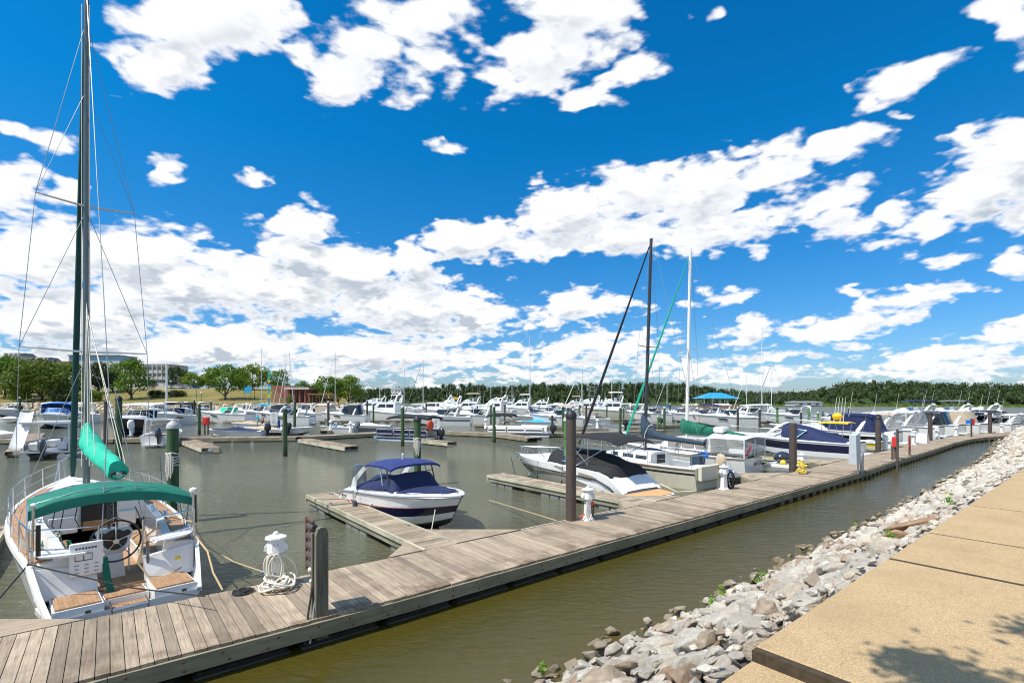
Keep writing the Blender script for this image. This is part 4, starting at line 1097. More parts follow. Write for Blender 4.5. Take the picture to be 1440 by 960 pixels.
PG = [ # px, base y, top y, material, label
 (148,626,565,'pile_brown','brown piling just right of the green sail cover of the near sailboat'),(166,664,560,'pile_green','green piling with a slack rope right of the near sail cover'),
 (28,598,559,'pile_green','green piling left of the blue canvas cruiser, nearer one'),(46,581,559,'pile_dark','thin dark piling between the green piling and the blue canvas cruiser'),
 (280,611,567,'pile_green','green piling right of the pilothouse boat'),(273,588,562,'pile_dark','dark piling just left of the green one near the pilothouse boat'),(297,594,564,'pile_green','green piling at the bow of the teal trimmed cruiser'),
 (401,641,573,'pile_green','tall green piling in front of the person in blue'),(414,609,565,'pile_green','green piling behind the person in blue'),(462,607,565,'pile_brown','brown piling left of the cabin boat with the black window'),
 (516,594,563,'pile_dark','dark piling above the grey covered runabout, left one'),(525,597,568,'pile_green','green piling above the grey covered runabout'),(534,582,563,'pile_dark','far dark piling first of three left of the pontoon bimini'),(541,583,565,'pile_green','far piling second of three left of the pontoon bimini'),(545.5,580,563,'pile_dark','far piling third of three left of the pontoon bimini'),(554,585,562,'pile_brown','brown piling over the left end of the pontoon bimini'),
 (566,627,572,'pile_green','green piling in front of the pontoon with the orange float'),(599,592,567,'pile_dark','dark piling over the right end of the pontoon bimini'),(671.5,592,567,'pile_green','green piling left of the white flybridge cruiser'),(690,598,569,'pile_green','green piling in front of the white flybridge cruiser'),(695,622,571,'pile_green','tall green piling at the bow of the pontoon with wavy stripes'),
 (709.5,596,570,'pile_brown','brown piling standing in the pontoon with wavy stripes'),(732,580,568,'pile_green','small far piling left of the bright white mast'),(737,582,568,'pile_dark','small far dark piling next to the bright white mast'),(758,580,570,'pile_dark','small far piling right of the navy boom cover'),(777,603,585,'pile_dark','short dark piling right of the sky blue cover'),
 (787,583,568,'pile_green','far green piling left of the closest brown piling'),(792.5,612,573,'pile_green','green piling immediately left of the closest brown piling'),(810,585,569,'pile_dark','far piling just right of the closest brown piling'),(815,593,570,'pile_green','greenish piling second right of the closest brown piling'),(824,597,570,'pile_dark','dark piling left of the slanting black furled jib'),(832.6,589,569,'pile_green','green piling just left of the slanting black furled jib'),(853,588,569,'pile_brown','brown piling right of the slanting black furled jib'),
 (871.6,612,575,'pile_green','tall green piling between the black furled jib and the dark mast'),(877,590,573,'pile_green','far green piling left of the white express cruiser'),(896,588,570,'pile_brown','brown piling left of the dark mast'),(925,606,585,'pile_bright','short bright green piling right of the dark mast'),(934,607,573,'pile_green','green piling between the dark and white masts'),(942,592,568,'pile_dark','dark piling with a pale lamp between the dark and white masts'),(954,594,576,'pile_dark','thin dark piling left of the white mast'),
 (989,592,575,'pile_green','green piling at the left of the pavilion stairs'),(1014,598,579,'pile_green','green piling above the green sail cover'),(1037.5,602,573,'pile_dark','dark piling right of the green sail cover'),(1068,602,575,'pile_dark','dark piling left of the thin white masts'),(1093,607,574,'pile_bright','bright green piling left of the flat topped brown one'),(1105.5,593,574,'pile_dark','dark piling over the flat topped brown one'),
 (1126.5,600,579,'pile_dark','dark piling just right of the flat topped brown one'),(1137,602,573,'pile_bright','bright green piling over the navy striped cruiser, left one'),(1150,605,580,'pile_bright','bright green piling over the navy striped cruiser, right one'),(1157,588,579,'pile_dark','thin far piling over the navy striped cruiser'),(1194,589,573,'pile_dark','far piling by the yellow tower'),(1227,593,578,'pile_dark','dark capped piling left of the piling at the yellow boat'),
 (1283,592,578,'pile_dark','far dark piling over the navy canopy'),(1293,592,577,'pile_green','far green piling right of the navy canopy')]
for a in PG: piling(a[0], a[1], a[2], a[3], a[4], rnd.choice(['pile_cap_grey','pile_cap_black','pile_cap_grey']), 0, .33, lean=(rnd.uniform(-.08,.08), rnd.uniform(-.08,.08)))

# foreground timber post bolted to the dock edge, with its slatted steel frame
g = G(452, 893, .12)
t = thing('fender_post', 'weathered timber plank post with a rounded top and rusty slatted frame on the dock edge', 'post', (g.x, g.y, 0), DOCK_ANG)
m = MB(); W_, H_ = .098, 1.90
prof = [(-W_, -.02+.1),(W_, .08),(W_, H_-.12),(W_*.72, H_-.03),(W_*.3, H_),(-W_*.3, H_),(-W_*.72, H_-.03),(-W_, H_-.12)]
m.add([(x,-.05,z) for x,z in prof]+[(x,.06,z) for x,z in prof], [tuple(range(7,-1,-1)), tuple(range(8,16))]+[(i,(i+1)%8,(i+1)%8+8,i+8) for i in range(8)], 'postwood'); m.build('plank', t, 0)
MB().box((-.06, .115, 1.0), (.13, .10, 1.6), 'postwood').build('backing_plank', t, 0)
m = MB(); m.box((-.10,.46,1.55), (.03,.06,.88), 'rust'); m.box((-.10,.28,1.975), (.04,.40,.03), 'rust'); m.box((-.1,.28,1.12), (.03,.36,.04), 'rust'); m.build('steel_frame', t, 0)
for k in range(5): MB().lathe([(.055,-.16),(.07,-.10),(.07,.10),(.055,.16)], 'pile_brown', 10, (-.07,.28,1.22+k*.16), 'y').build('roller', t)
m = MB(); m.tube([(-.02,.10,1.0),(-.12,.02,.55),(-.22,-.12,.10)], .018, 'galv', 6); m.tube([(-.10,.10,1.0),(-.20,.02,.55),(-.30,-.12,.10)], .016, 'rubber', 6); m.build('brace_rod', t)
m = MB(); m.tube([(-.14,.12,1.02),(-.02,.18,.98),(.1,.12,1.0)], .025, 'rope_white', 6); m.ball((-.12,.16,1.18), .05, 'rope_white', 8, 6); m.build('rope_knot', t)

# ---------------------------------------------------------------- power pedestals
def pedestal(loc, rz, label, digits=None, sc=1.0):
    t = thing('power_pedestal', label, 'power pedestal', loc, rz, 'white power pedestals on the long dock'); t.scale = (sc, sc, sc)
    m = MB(); m.loft([[(-.15,-.13,0),(.15,-.13,0),(.15,.13,0),(-.15,.13,0)],[(-.14,-.12,.03),(.14,-.12,.03),(.14,.12,.03),(-.14,.12,.03)],[(-.10,-.09,.10),(.10,-.09,.10),(.10,.09,.10),(-.10,.09,.10)],[(-.085,-.08,.5),(.085,-.08,.5),(.085,.08,.5),(-.085,.08,.5)],[(-.09,-.085,.66),(.09,-.085,.66),(.09,.085,.66),(-.09,.085,.66)]], 'plastic_white'); m.build('column', t, 20)
    def oct_(r, z, ox=0, k=.42): return [(r*math.cos(a), r*math.sin(a)*.9, z) for a in [R(22.5+45*i) for i in range(8)]]
    m = MB(); m.loft([oct_(.10,.60), oct_(.175,.64), oct_(.165,.80), oct_(.125,.90)], 'plastic_white'); m.build('outlet_head', t, 20)
    for s_ in (-1, 1): m = MB(); m.prism([(s_*.10,.66),(s_*.21,.68),(s_*.20,.74),(s_*.11,.86)] if s_ > 0 else [(-.11,.86),(-.20,.74),(-.21,.68),(-.10,.66)], .07, .06, 'plastic_white'); m.build('outlet_cover', t, 0)
    m = MB(); m.loft([oct_(.19,.885), oct_(.205,.90), oct_(.20,.925), oct_(.10,.965), oct_(.05,.975)], 'plastic_white'); m.lathe([(.045,.97),(.05,1.0),(.035,1.02),(.01,1.025)], 'plastic_white', 10); m.build('lid', t, 20)
    if digits:
        for k, dg_ in enumerate(digits): text_part(dg_, .055, 'lamp_black', t, (-.035+.075*k, -.172, .80), (R(90), 0, 0), 'digit')
    return t
def coil(name, label, loc, n, r0, mat, th=.018, h=.05, cat='hose', seed=0, up=0.0):
    rr = random.Random(seed); m = MB()
    for k in range(n):
        cx, cy = rr.gauss(0,r0*.25), rr.gauss(0,r0*.25); r = r0*rr.uniform(.55,1.15); e = rr.uniform(.6,1); a0 = rr.uniform(0,6.28); tl = rr.uniform(-.5,.5)*up
        z0 = th + rr.random()*h
        m.tube([(cx+r*math.cos(a+a0), cy+r*e*math.sin(a+a0), max(th, z0+abs(tl)*r+tl*r*math.sin(a+a0*1.3)+.01*math.sin(3*a))) for a in [6.4*j/18 for j in range(19)]], th, mat, 6)
    t = thing(name, label, cat, loc); m.build('coil', t); return t
p1 = pedestal(G(388, 822, DZ), R(22), 'white power pedestal wrapped in a tangle of white hose near the sailboat', '34')
coil('hose_coil', 'tangled white hose heaped at the foot of the nearest pedestal', G(390,826,DZ)+Vector((.02,-.05,0)), 11, .24, 'rope_white', .017, .12, seed=3, up=1.0)
t = thing('hose_loop', 'white hose hung in tall loops on the nearest power pedestal', 'hose', G(388,822,DZ), R(15)); m = MB()
for k in range(6):
    a_ = rnd.uniform(.08,.15); cz = rnd.uniform(.33,.42); hh = rnd.uniform(.20,.30); ox = rnd.uniform(-.06,.06)
    m.tube([(ox+a_*math.cos(a), -.13-.03*math.sin(a)-.008*k, cz+hh*math.sin(a)) for a in [6.28*j/18 for j in range(19)]], .015, 'rope_white', 6)
m.tube([(.05,-.12,.55),(.18,-.10,.60),(.32,-.06,.42),(.38,-.02,.20),(.30,-.05,.05)], .015, 'rope_white', 6); m.build('loops', t)
t = thing('blue_fitting', 'short blue hose fitting on the loop left of the nearest pedestal', 'fitting', G(372,812,DZ)+Vector((0,0,.10))); MB().tube([(-.07,0,0),(.07,.03,.03)], .026, 'paint_blue', 8).build('sleeve', t)
coil('hose_coil', 'flat black coil of cord on the dock left of the nearest pedestal', G(343,833,DZ), 6, .13, 'rope_black', .014, .03, 'cord', 5)
pedestal(G(827, 731, DZ), R(20), 'white power pedestal standing right beside the closest brown piling', '12')
t = thing('hose_loop', 'hose and cord hooked on the pedestal by the closest brown piling', 'hose', G(827,731,DZ), R(20)); m = MB()
m.tube([(.10+.03*math.cos(a), -.10+.0*math.sin(a), .34+.22*math.sin(a)) for a in [6.28*j/14 for j in range(15)]], .018, 'plastic_black', 6); m.tube([(-.1,-.1,.5),(-.14,-.13,.2),(-.05,-.14,.02),(.05,-.13,.2)], .014, 'rope_white', 6); m.build('loops', t)
t = thing('shore_plug', 'red shore power plug and orange cord end by the second pedestal', 'plug', G(827,731,DZ), R(20)); MB().box((.09,-.10,.5),(.07,.07,.10),'paint_red', bev=.01).build('plug', t); MB().tube([(-.2,-.02,.03),(-.26,.02,.12),(-.16,-.08,.2)], .02, 'paint_orange', 6).build('cord', t)
pedestal(G(1018, 688, DZ), R(25), 'white power pedestal with a thick black hose coil at the stern of the cream sailboat')
t = thing('hose_reel', 'black hose wound on the right side of the pedestal by the cream sailboat', 'hose', G(1026, 687, DZ), R(25)); m = MB()
for k in range(4): m.tube([(.03*k, .17*math.cos(a), .36+.34*math.sin(a)) for a in [6.28*j/16 for j in range(17)]], .028, 'rope_black', 6)
m.build('loops', t)
pedestal(G(1127, 665, DZ), R(20), 'white power pedestal wrapped in a yellow hose by the flat topped brown piling')
coil('hose_coil', 'yellow hose wound round the pedestal by the flat topped brown piling', G(1127,666,DZ), 9, .20, 'paint_yellow', .025, .5, seed=8, up=1.0)
for (px_, py_, lb) in ((1245,632,'white pedestal at the foot of the piling by the yellow boat'),(1285,625,'white pedestal with a black cord left of the tan canvas cruiser'),(1318,617,'white pedestal behind the tan canvas cruiser piling'),(1345,612,'white pedestal beside the small blue and red banner'),(1409,608,'white pedestal among the last cruisers at right')):
    pedestal(G(px_, py_, DZ), R(20), lb, sc=1.15)
# ---------------------------------------------------------------- other things on the long dock
g = G(1207, 664, DZ)
t = thing('dock_ladder_box', 'tall pale grey fibreglass steps folded upright on the edge of the long dock', 'dock steps', g, DOCK_ANG)
m = MB(); m.loft([[(-.30,-.02,.42),(.16,-.10,.42),(.22,.30,.42),(-.26,.34,.42)],[(-.34,.0,1.85),(.05,-.05,1.95),(.12,.26,1.95),(-.30,.30,1.85)]], 'cabinet_grey'); m.build('side_panel', t, 0)
m = MB(); m.loft([[(.20,-.05,.42),(.42,-.02,.42),(.42,.16,.42),(.22,.16,.42)],[(.06,-.02,1.95),(.26,.0,1.98),(.26,.14,1.98),(.08,.14,1.95)]], 'cabinet_grey'); m.build('step_side', t, 0)
for a in ((-.05,.0),(.25,-.02),(.42,-.04)): MB().box((a[0],a[1],.2),(.05,.05,.62),'galv').build('leg', t, 0)
m = MB(); m.tube([(.50,-.02,-.1),(.52,-.02,.9)], .022, 'alu', 6); m.tube([(.72,-.02,-.1),(.70,-.02,.9)], .022, 'alu', 6)
for k in range(4): m.tube([(.5,-.02,.0+.24*k),(.72,-.02,.0+.24*k)], .015, 'alu', 5)
m.build('ladder', t)
def post_at(px_, y0, y1, mat, lb, extra=None):
    g = G(px_, y0, .3); h = EYE+(565-y1)/700*g.y
    t = thing('edge_post', lb, 'post', (g.x, g.y, .0), DOCK_ANG); MB().box((0,0,h/2), (.10,.10,h), mat).build('post', t, 0)
    if extra: extra(t, h)
    return t
post_at(1262, 656, 603, 'pile_brown', 'thin brown post with a pale top on the dock edge beside the red cabinet')
def flag(t, h): m = MB(); m.plate([(0,-.03,h-.1),(-.30,-.02,h-.15),(-.36,-.05,h-.75),(-.05,-.04,h-.9)], .03, 'paint_red'); m.build('red_board', t, 0)
post_at(1279, 643, 612, 'rust', 'thin rusty post carrying a red board on the dock edge', flag)
post_at(1255, 650, 628, 'pile_brown', 'short brown post on the dock edge left of the red cabinet')
g = G(1259, 645, DZ); t = thing('fire_cabinet', 'red fire extinguisher cabinet on the dock beside the thin brown post', 'fire cabinet', g, DOCK_ANG)
MB().box((0,0,1.05),(.42,.25,.62),'paint_red', bev=.02).build('cabinet', t, 0); MB().box((.0,-.14,1.05),(.25,.03,.42),'lamp_black').build('door', t, 0); MB().box((0,0,.37),(.09,.09,.74),'pile_brown').build('leg', t, 0)
g = G(290, 611, DZ); t = thing('fire_cabinet', 'red fire extinguisher cabinet on a dark stand on the cross dock behind the pilothouse boat', 'fire cabinet', g)
MB().box((0,0,1.45),(.55,.4,.85),'paint_red', bev=.03).build('cabinet', t, 0); MB().box((0,-.22,1.45),(.3,.03,.5),'paint_red').build('door', t, 0)
for k in (-.15,.2): MB().box((k,0,.5),(.1,.1,1.05),'pile_dark').build('leg', t, 0)
g = G(1366, 614, DZ); t = thing('edge_post', 'dock edge post with a small blue and red banner at far right', 'post', g); MB().box((0,0,.9),(.1,.1,1.9),'pile_brown').build('post', t, 0); MB().box((-.30,0,1.5),(.5,.06,.4),'paint_blue').build('banner', t, 0); MB().box((.18,0,1.5),(.28,.06,.6),'paint_red').build('banner', t, 0)
g = G(1298, 622, DZ); t = thing('dock_steps', 'low white boarding steps on the dock before the tan canvas cruiser', 'steps', g, DOCK_ANG); m = MB(); m.prism([(-.7,0),(.5,0),(.1,.45),(-.05,.8),(-.45,.8)], .4, .35, 'plastic_white'); m.build('side', t, 0); MB().box((.15,0,.4),(.3,.78,.04),'plastic_grey').build('step', t, 0)
g = G(1062, 672, DZ)+Vector((-.8,.6,0)); t = thing('dock_step', 'small white wedge step with a blue rag behind the cream sailboat stern', 'steps', g, DOCK_ANG); MB().prism([(-.5,0),(.5,0),(-.4,.3)], .3, .3, 'plastic_white').build('side', t, 0); MB().box((-.4,0,.33),(.3,.35,.06),'paint_blue', bev=.02).build('rag', t)
g = G(645, 606, DZ); 
for (px_, py_, w, h, lb) in ((613,606,.9,1.9,'white notice cabinet with dark print standing behind the orange float pontoon'),(386,599,1.0,1.9,'white notice cabinet behind the people at the left docks')):
    g = G(px_, py_, DZ); t = thing('notice_cabinet', lb, 'cabinet', g, R(8)); MB().box((0,0,h/2+.12),(w,.35,h),'plastic_white', bev=.02).build('cabinet', t, 0)
    m = MB()
    for k in range(9): m.box((-.05, -.185, .5+k*.16), (w*.5*rnd.uniform(.6,1), .012, .035), 'cabinet_grey')
    m.build('print', t, 0)
# ================================================================ boats
class Hull: pass
def make_hull(t, L, B, fs, fb, mats, splits, rake=.9, tm=.42, kk=2.4, sw=.88, draft=.35, chine=.86, n=18, x0=0.0, bottom='antifoul', wfn=None, zfn=None, transom=None, sheer_pow=1.7, name='hull', tumble=0.0):
    """mats[i] covers splits[i]..splits[i+1] between chine and sheer; both sides in one skin"""
    H = Hull(); H.L, H.B, H.x0 = L, B, x0
    def w(x):
        q = min(1, max(0, (x-x0)/L))
        if wfn: return wfn(x)
        if q < tm: return B/2*(sw+(1-sw)*math.sin(q/tm*math.pi/2))
        return B/2*max(.012, 1-((q-tm)/(1-tm))**kk)
    def zs(x):
        q = min(1, max(0, (x-x0)/L))
        return zfn(x) if zfn else fs+(fb-fs)*q**sheer_pow
    H.w, H.z = w, zs
    rings = []; ts = [i/(n-1) for i in range(n)]; ts = [1-(1-q)**1.25 for q in ts]
    for q in ts:
        x = x0+q*L; W_, Z = w(x), zs(x)
        cw = W_*chine*(1-.45*q**3); cz = -.06+Z*.42*q**3.2; kz = -draft*(1-q**3)+Z*.22*q**5
        rows = [(0, kz), (cw*.55, kz*.62+cz*.38), (cw, cz)] + [((cw+(W_-cw)*f**.85)*(1+tumble*math.sin(f*math.pi)), cz+(Z-cz)*f) for f in splits[1:]]
        def X(z): return x - rake*max(0, 1-max(z,-.3)/zs(x0+L))*q**3.5
        ring = [(X(z), y, z) for y, z in reversed(rows)] + [(X(z), -y, z) for y, z in rows[1:]]
        rings.append(ring)
    nb = len(splits)-1
    bands = [mats[i] for i in reversed(range(nb))] + [bottom]*4 + [mats[i] for i in range(nb)]
    m = MB(); m.loft(rings, None, closed=False, cap=False, bands=bands)
    r0 = rings[0]; m.add(r0, [tuple(range(len(r0)))], transom or mats[-1])
    H.rings = rings; H.obj = m.build(name, t, 40)
    return H
def make_deck(t, H, cockpit=None, sole=.3, coam=.22, mat='nonskid', camber=.08, side='gelcoat_clean', sole_mat=None, xmax=None):
    xs = [H.x0+H.L*(1-(1-i/15)**1.2) for i in range(16)]
    if cockpit:
        a, b_ = cockpit; xs = [x for x in xs if abs(x-a) > .08 and abs(x-b_) > .08] + [a-.012, a, b_, b_+.012]; xs.sort(); xs = [x for x in xs if x >= H.x0]
    rings = []
    for x in xs:
        W_, Z = H.w(x), H.z(x); inn = max(.01, W_-coam) if W_ > coam+.05 else W_*.5
        if cockpit and a <= x <= b_: zi = sole; zc = Z+.02
        else: zi = Z+camber*min(1, W_*1.2); zc = zi*.5+Z*.5
        xx = min(x, H.x0+H.L-.02)
        rings.append([(xx,W_,Z),(xx,inn,zc),(xx,inn-.02,zi),(xx,0,zi+(0 if cockpit and a<=x<=b_ else camber*.25)),(xx,-inn+.02,zi),(xx,-inn,zc),(xx,-W_,Z)])
    m = MB(); m.loft(rings, None, closed=False, cap=False, bands=[mat, side, sole_mat or mat, sole_mat or mat, side, mat])
    if not sole_mat: pass
    return m.build('deck', t, 30)
def rub_rail(t, H, mat='steel', r=.03, x1=None, dz=-.03):
    m = MB()
    for s in (1, -1):
        pts = []
        for i in range(17):
            x = H.x0+H.L*(1-(1-i/16)**1.3); pts.append((min(x, H.x0+H.L-.01), s*(H.w(x)+.01), H.z(x)+dz))
        m.tube(pts, r, mat, 5)
    return m.build('rub_rail', t)
def bow_rail(t, H, xa, h=.55, mat='steel', r=.014, n=5, inset=.10, mid=False, name='bow_rail', close=True):
    m = MB(); top = []; X1 = H.x0+H.L
    for s in (1, -1):
        pts = []
        for i in range(n*2+1):
            x = xa+(X1-.12-xa)*i/(n*2); pts.append((x, s*max(.05, H.w(x)-inset), H.z(x)+h*(min(1, .35+i*.3) if i < 3 else 1)))
        top.append(pts)
        for i in range(1, n+1):
            x = xa+(X1-.35-xa)*i/n; m.tube([(x-.06, s*max(.06, H.w(x)-inset*.8), H.z(x)), (x, s*max(.05,H.w(x)-inset), H.z(x)+h)], r*.85, mat, 5)
        if mid: m.tube([(p[0], p[1], p[2]-h*.45) for p in pts[2:]], r*.7, mat, 5)
        m.tube([(xa-.05, s*(H.w(xa)-inset*.8), H.z(xa)), pts[0]], r, mat, 5)
    if close: m.tube(top[0]+[(X1+.10, 0, H.z(X1)+h+.02)]+top[1][::-1], r, mat, 5)
    else:
        for p in top: m.tube(p, r, mat, 5)
    return m.build(name, t)
def windshield(t, xf, xb, w, z0, z1, rake=.45, mat='glass_tint', frame='gelcoat_clean', n=10, wt=.86):
    lo, hi = [], []
    for i in range(n+1):
        a = -1+2*i/n; x = xf-(xf-xb)*abs(a)**2.2
        lo.append((x, w*a, z0)); hi.append((x-rake, w*wt*a, z1-.08*abs(a)**3))
    m = MB(); m.loft([[(p[0],p[1],p[2]) for p in lo], hi], mat, closed=False, cap=False); g = m.build('windshield', t, 50)
    m = MB(); m.tube(hi, .028, frame, 5); m.tube(lo, .03, frame, 5)
    for i in (0, n//3, n-n//3, n): m.tube([lo[i], hi[i]], .022, frame, 5)
    m.build('frame', g)
    return g
def canvas(t, x0, x1, w, z, camber=.15, fall=.0, droop=.12, mat='canvas_navy', name='bimini', nu=8, w1=None, arc=0.0, th=.035):
    def fn(u, v):
        a = 2*v-1; ww = w+((w1 if w1 is not None else w)-w)*u
        return (x0+(x1-x0)*u, ww*a, z + fall*u + camber*(1-a*a) + arc*math.sin(math.pi*u) - droop*(abs(2*u-1)**5) - .05*abs(a)**9 + .012*math.sin(u*math.pi*6))
    return MB().sheet(fn, nu, 8, th, mat).build(name, t, 50)
def canvas_frame(t, H, xs, xt, zt, w, mat='steel', r=.014):
    m = MB()
    for xb, x2 in zip(xs, xt):
        m.tube([(xb, H.w(xb)-.06, H.z(xb)), (x2, w*.98, zt-.04), (x2, w*.55, zt+.09), (x2, 0, zt+.12), (x2, -w*.55, zt+.09), (x2, -w*.98, zt-.04), (xb, -H.w(xb)+.06, H.z(xb))], r, mat, 5)
    return m.build('bimini_frame', t)
def arch(t, xb, w, z0, h, back=.6, mat='gelcoat_clean', th=.12, dome=True):
    m = MB(); pts = [(xb, w, z0), (xb-back*.6, w*.97, z0+h*.62), (xb-back, w*.80, z0+h), (xb-back, 0, z0+h+.05), (xb-back, -w*.80, z0+h), (xb-back*.6, -w*.97, z0+h*.62), (xb, -w, z0)]
    ring = []
    for i, p in enumerate(pts):
        k = th*(1.6 if i in (0, 6) else 1.1); ring.append([(p[0]-k, p[1], p[2]), (p[0], p[1]+(.05 if i<3 else (-.05 if i>3 else 0)), p[2]+(.05 if 1<i<5 else 0)), (p[0]+k, p[1], p[2]), (p[0], p[1]-(.05 if i<3 else (-.05 if i>3 else 0)), p[2]-(.05 if 1<i<5 else 0))])
    m.loft(ring, mat); o = m.build('radar_arch', t, 50)
    if dome: MB().lathe([(.26,.0),(.30,.06),(.28,.17),(.12,.24),(.01,.25)], 'plastic_white', 12, (xb-back, 0, z0+h+.1)).build('radar_dome', t)
    return o
def outboard(t, x, y, z, s=1.0, mat='plastic_black', tilt=0.0, name='outboard_motor'):
    m = MB(); C = []
    for (zz, a, b_, dx) in ((.30,.20,.15,.0),(.34,.30,.19,-.02),(.55,.33,.20,-.04),(.78,.30,.185,-.06),(.93,.20,.14,-.02),(.97,.08,.06,0)):
        C.append([(x+s*(dx-.25+a*math.cos(q)), y+s*b_*math.sin(q), z+s*zz) for q in [2*math.pi*i/12 for i in range(12)]])
    m.loft(C, mat); o = m.build(name, t, 40)
    m = MB(); m.loft([[(x-s*.42,y-s*.07,z+s*.30),(x-s*.10,y-s*.10,z+s*.30),(x-s*.10,y+s*.10,z+s*.30),(x-s*.42,y+s*.07,z+s*.30)],[(x-s*.38,y-s*.04,z-s*.35),(x-s*.18,y-s*.05,z-s*.35),(x-s*.18,y+s*.05,z-s*.35),(x-s*.38,y+s*.04,z-s*.35)]], mat)
    m.box((x-s*.34,y,z-s*.22),(s*.42,s*.26,s*.03),mat); m.box((x-s*.08,y,z+s*.1),(s*.16,s*.22,s*.30),'galv'); m.build('leg', o, 30)
    return o
def side_windows(t, polys, wfn, mat='glass_dark', name='window', off=.012, th=.02):
    """polys in (x,z); wfn(x,z) gives half width of the surface they sit on"""
    for P in polys:
        for s in (1, -1):
            pts = [(x, s*(wfn(x, z)+off), z) for x, z in P]
            m = MB(); n = len(pts); inner = [(x, y-s*th*1.0, z) for x, y, z in pts]
            m.add(pts+inner, [tuple(range(n)), tuple(range(2*n-1, n-1, -1))]+[(i, (i+1) % n, (i+1) % n+n, i+n) for i in range(n)], mat); m.build(name, t, 0)
def antenna(t, x, y, z, h, lean=-.15, name='antenna'):
    MB().tube([(x,y,z),(x+lean*h,y,z+h)], [.018,.008], 'plastic_white', 5).build(name, t)
def fender(t, x, y, z, mat='gelcoat_clean', r=.11, L=.55):
    m = MB(); m.lathe([(.02,-L/2-.04),(r*.8,-L/2+.02),(r,-L/2+.12),(r,L/2-.12),(r*.8,L/2-.02),(.03,L/2+.05)], mat, 10, (x,y,z)); m.tube([(x,y,z+L/2),(x,y,z+L/2+.5)], .01, 'rope_white', 4); return m.build('fender', t)

def cruiser(label, loc, rz, L=9, B=3.0, hull_m='gelcoat', stripe=None, cv='canvas_navy', top='bimini', encl=None, arch_on=True, dome=True, rail=True, group=None, name='motor_cruiser', cat='motorboat', fb=1.45, fs=1.05, lower=None, ant=1, cover=None, detail=True, centre=False, windows=True, ws='glass_dark', deck='nonskid', splits=(0,.12,.48,.72,1)):
    c, s_ = math.cos(rz), math.sin(rz)
    if centre: loc = Vector(loc) - Vector((c, s_, 0))*L/2
    t = thing(name, label, cat, loc, rz, group)
    lo = lower or hull_m
    mats = [lo, lo, stripe or hull_m, hull_m]; H = make_hull(t, L, B, fs, fb, mats, list(splits), rake=L*.13, kk=2.2, n=14)
    cx0, cx1 = L*.07, L*.44
    make_deck(t, H, (cx0, cx1), .45, .28, deck); rub_rail(t, H, 'steel' if not stripe else 'gelcoat_clean', .03)
    # raised foredeck / cabin trunk
    xa, xb = L*.43, L*.84; wT = B*.34
    m = MB(); m.sheet(lambda u, v: (xa+(xb-xa)*u, (2*v-1)*min(wT, max(.1, H.w(xa+(xb-xa)*u)-.3)), H.z(xa+(xb-xa)*u)+.05+.34*(1-u**1.7)*(1-abs(2*v-1)**4)), 8, 8, .05, deck); m.build('cabin_trunk', t, 60)
    if windows: side_windows(t, [[(L*.50,H.z(L*.5)-.42),(L*.66,H.z(L*.66)-.36),(L*.64,H.z(L*.64)-.24),(L*.52,H.z(L*.5)-.24)]], lambda x, z: H.w(x)*(.985), 'glass_dark', 'portlight', .02)
    zc = H.z(L*.45); wtop = zc+.95; wW = B*.42
    windshield(t, L*.60, L*.40, wW, zc+.12, zc+.78, L*.07, ws)
    m = MB(); m.loft([[(-.02,-B*.33,.22),(-.02,B*.33,.22),(-.02,B*.33,.34),(-.02,-B*.33,.34)],[(-.75,-B*.30,.22),(-.75,B*.30,.22),(-.75,B*.30,.32),(-.75,-B*.30,.32)]], 'gelcoat'); m.build('swim_platform', t, 0)
    for sx in (.28, .36): MB().box((L*sx, B*.18, .75), (.5,.5,.55), 'gelcoat_clean', bev=.08).build('seat', t)
    MB().box((L*.10, 0, .78), (.5, B*.6, .5), 'gelcoat_clean', bev=.08).build('seat', t)
    if arch_on: arch(t, L*.24, B*.46, H.z(L*.2), 1.15, L*.07, dome=dome)
    zt = zc+1.22
    if top == 'bimini':
        canvas(t, L*.14, L*.46, B*.44, zt, .12, .03, .10, cv); canvas_frame(t, H, (L*.2, L*.38), (L*.18, L*.42), zt+.05, B*.43)
    elif top == 'hard':
        m = MB(); m.sheet(lambda u, v: (L*.16+L*.36*u, (2*v-1)*B*.42, zt+.12*(1-(2*v-1)**2)-.12*u**4), 6, 6, .09, 'gelcoat_clean'); m.build('hardtop', t, 50)
        for sx in (.22, .46):
            for sy in (1, -1): MB().tube([(L*sx+.2*(sx>.3), sy*B*.43, zc), (L*sx, sy*B*.41, zt)], .045, 'gelcoat_clean', 5).build('pillar', t)
    if encl:
        m = MB(); n_ = 6; lo_, hi_ = [], []
        path = [(L*.44,B*.43),(L*.30,B*.46),(L*.12,B*.45),(L*.09,B*.30),(L*.09,-B*.30),(L*.12,-B*.45),(L*.30,-B*.46),(L*.44,-B*.43)]
        m.loft([[(x,y,H.z(max(0,x))+.02) for x, y in path],[(L*.14+(x-L*.09)*.85, y*.93, zt+.03) for x, y in path]], encl, closed=False, cap=False); m.build('enclosure', t, 30)
    if cover:
        m = MB(); m.sheet(lambda u, v: (L*.06+L*.40*u, (2*v-1)*(H.w(L*.2)-.04), H.z(L*.2)+.06+(.62*u**1.3+.10)*(1-abs(2*v-1)**3)), 8, 8, .04, cover); m.build('cockpit_cover', t, 60)
    if rail: bow_rail(t, H, L*.50, .50)
    for i in range(ant): antenna(t, L*.30, (B*.44)*(1 if i % 2 == 0 else -1), zt-.1, 1.9)
    return t, H

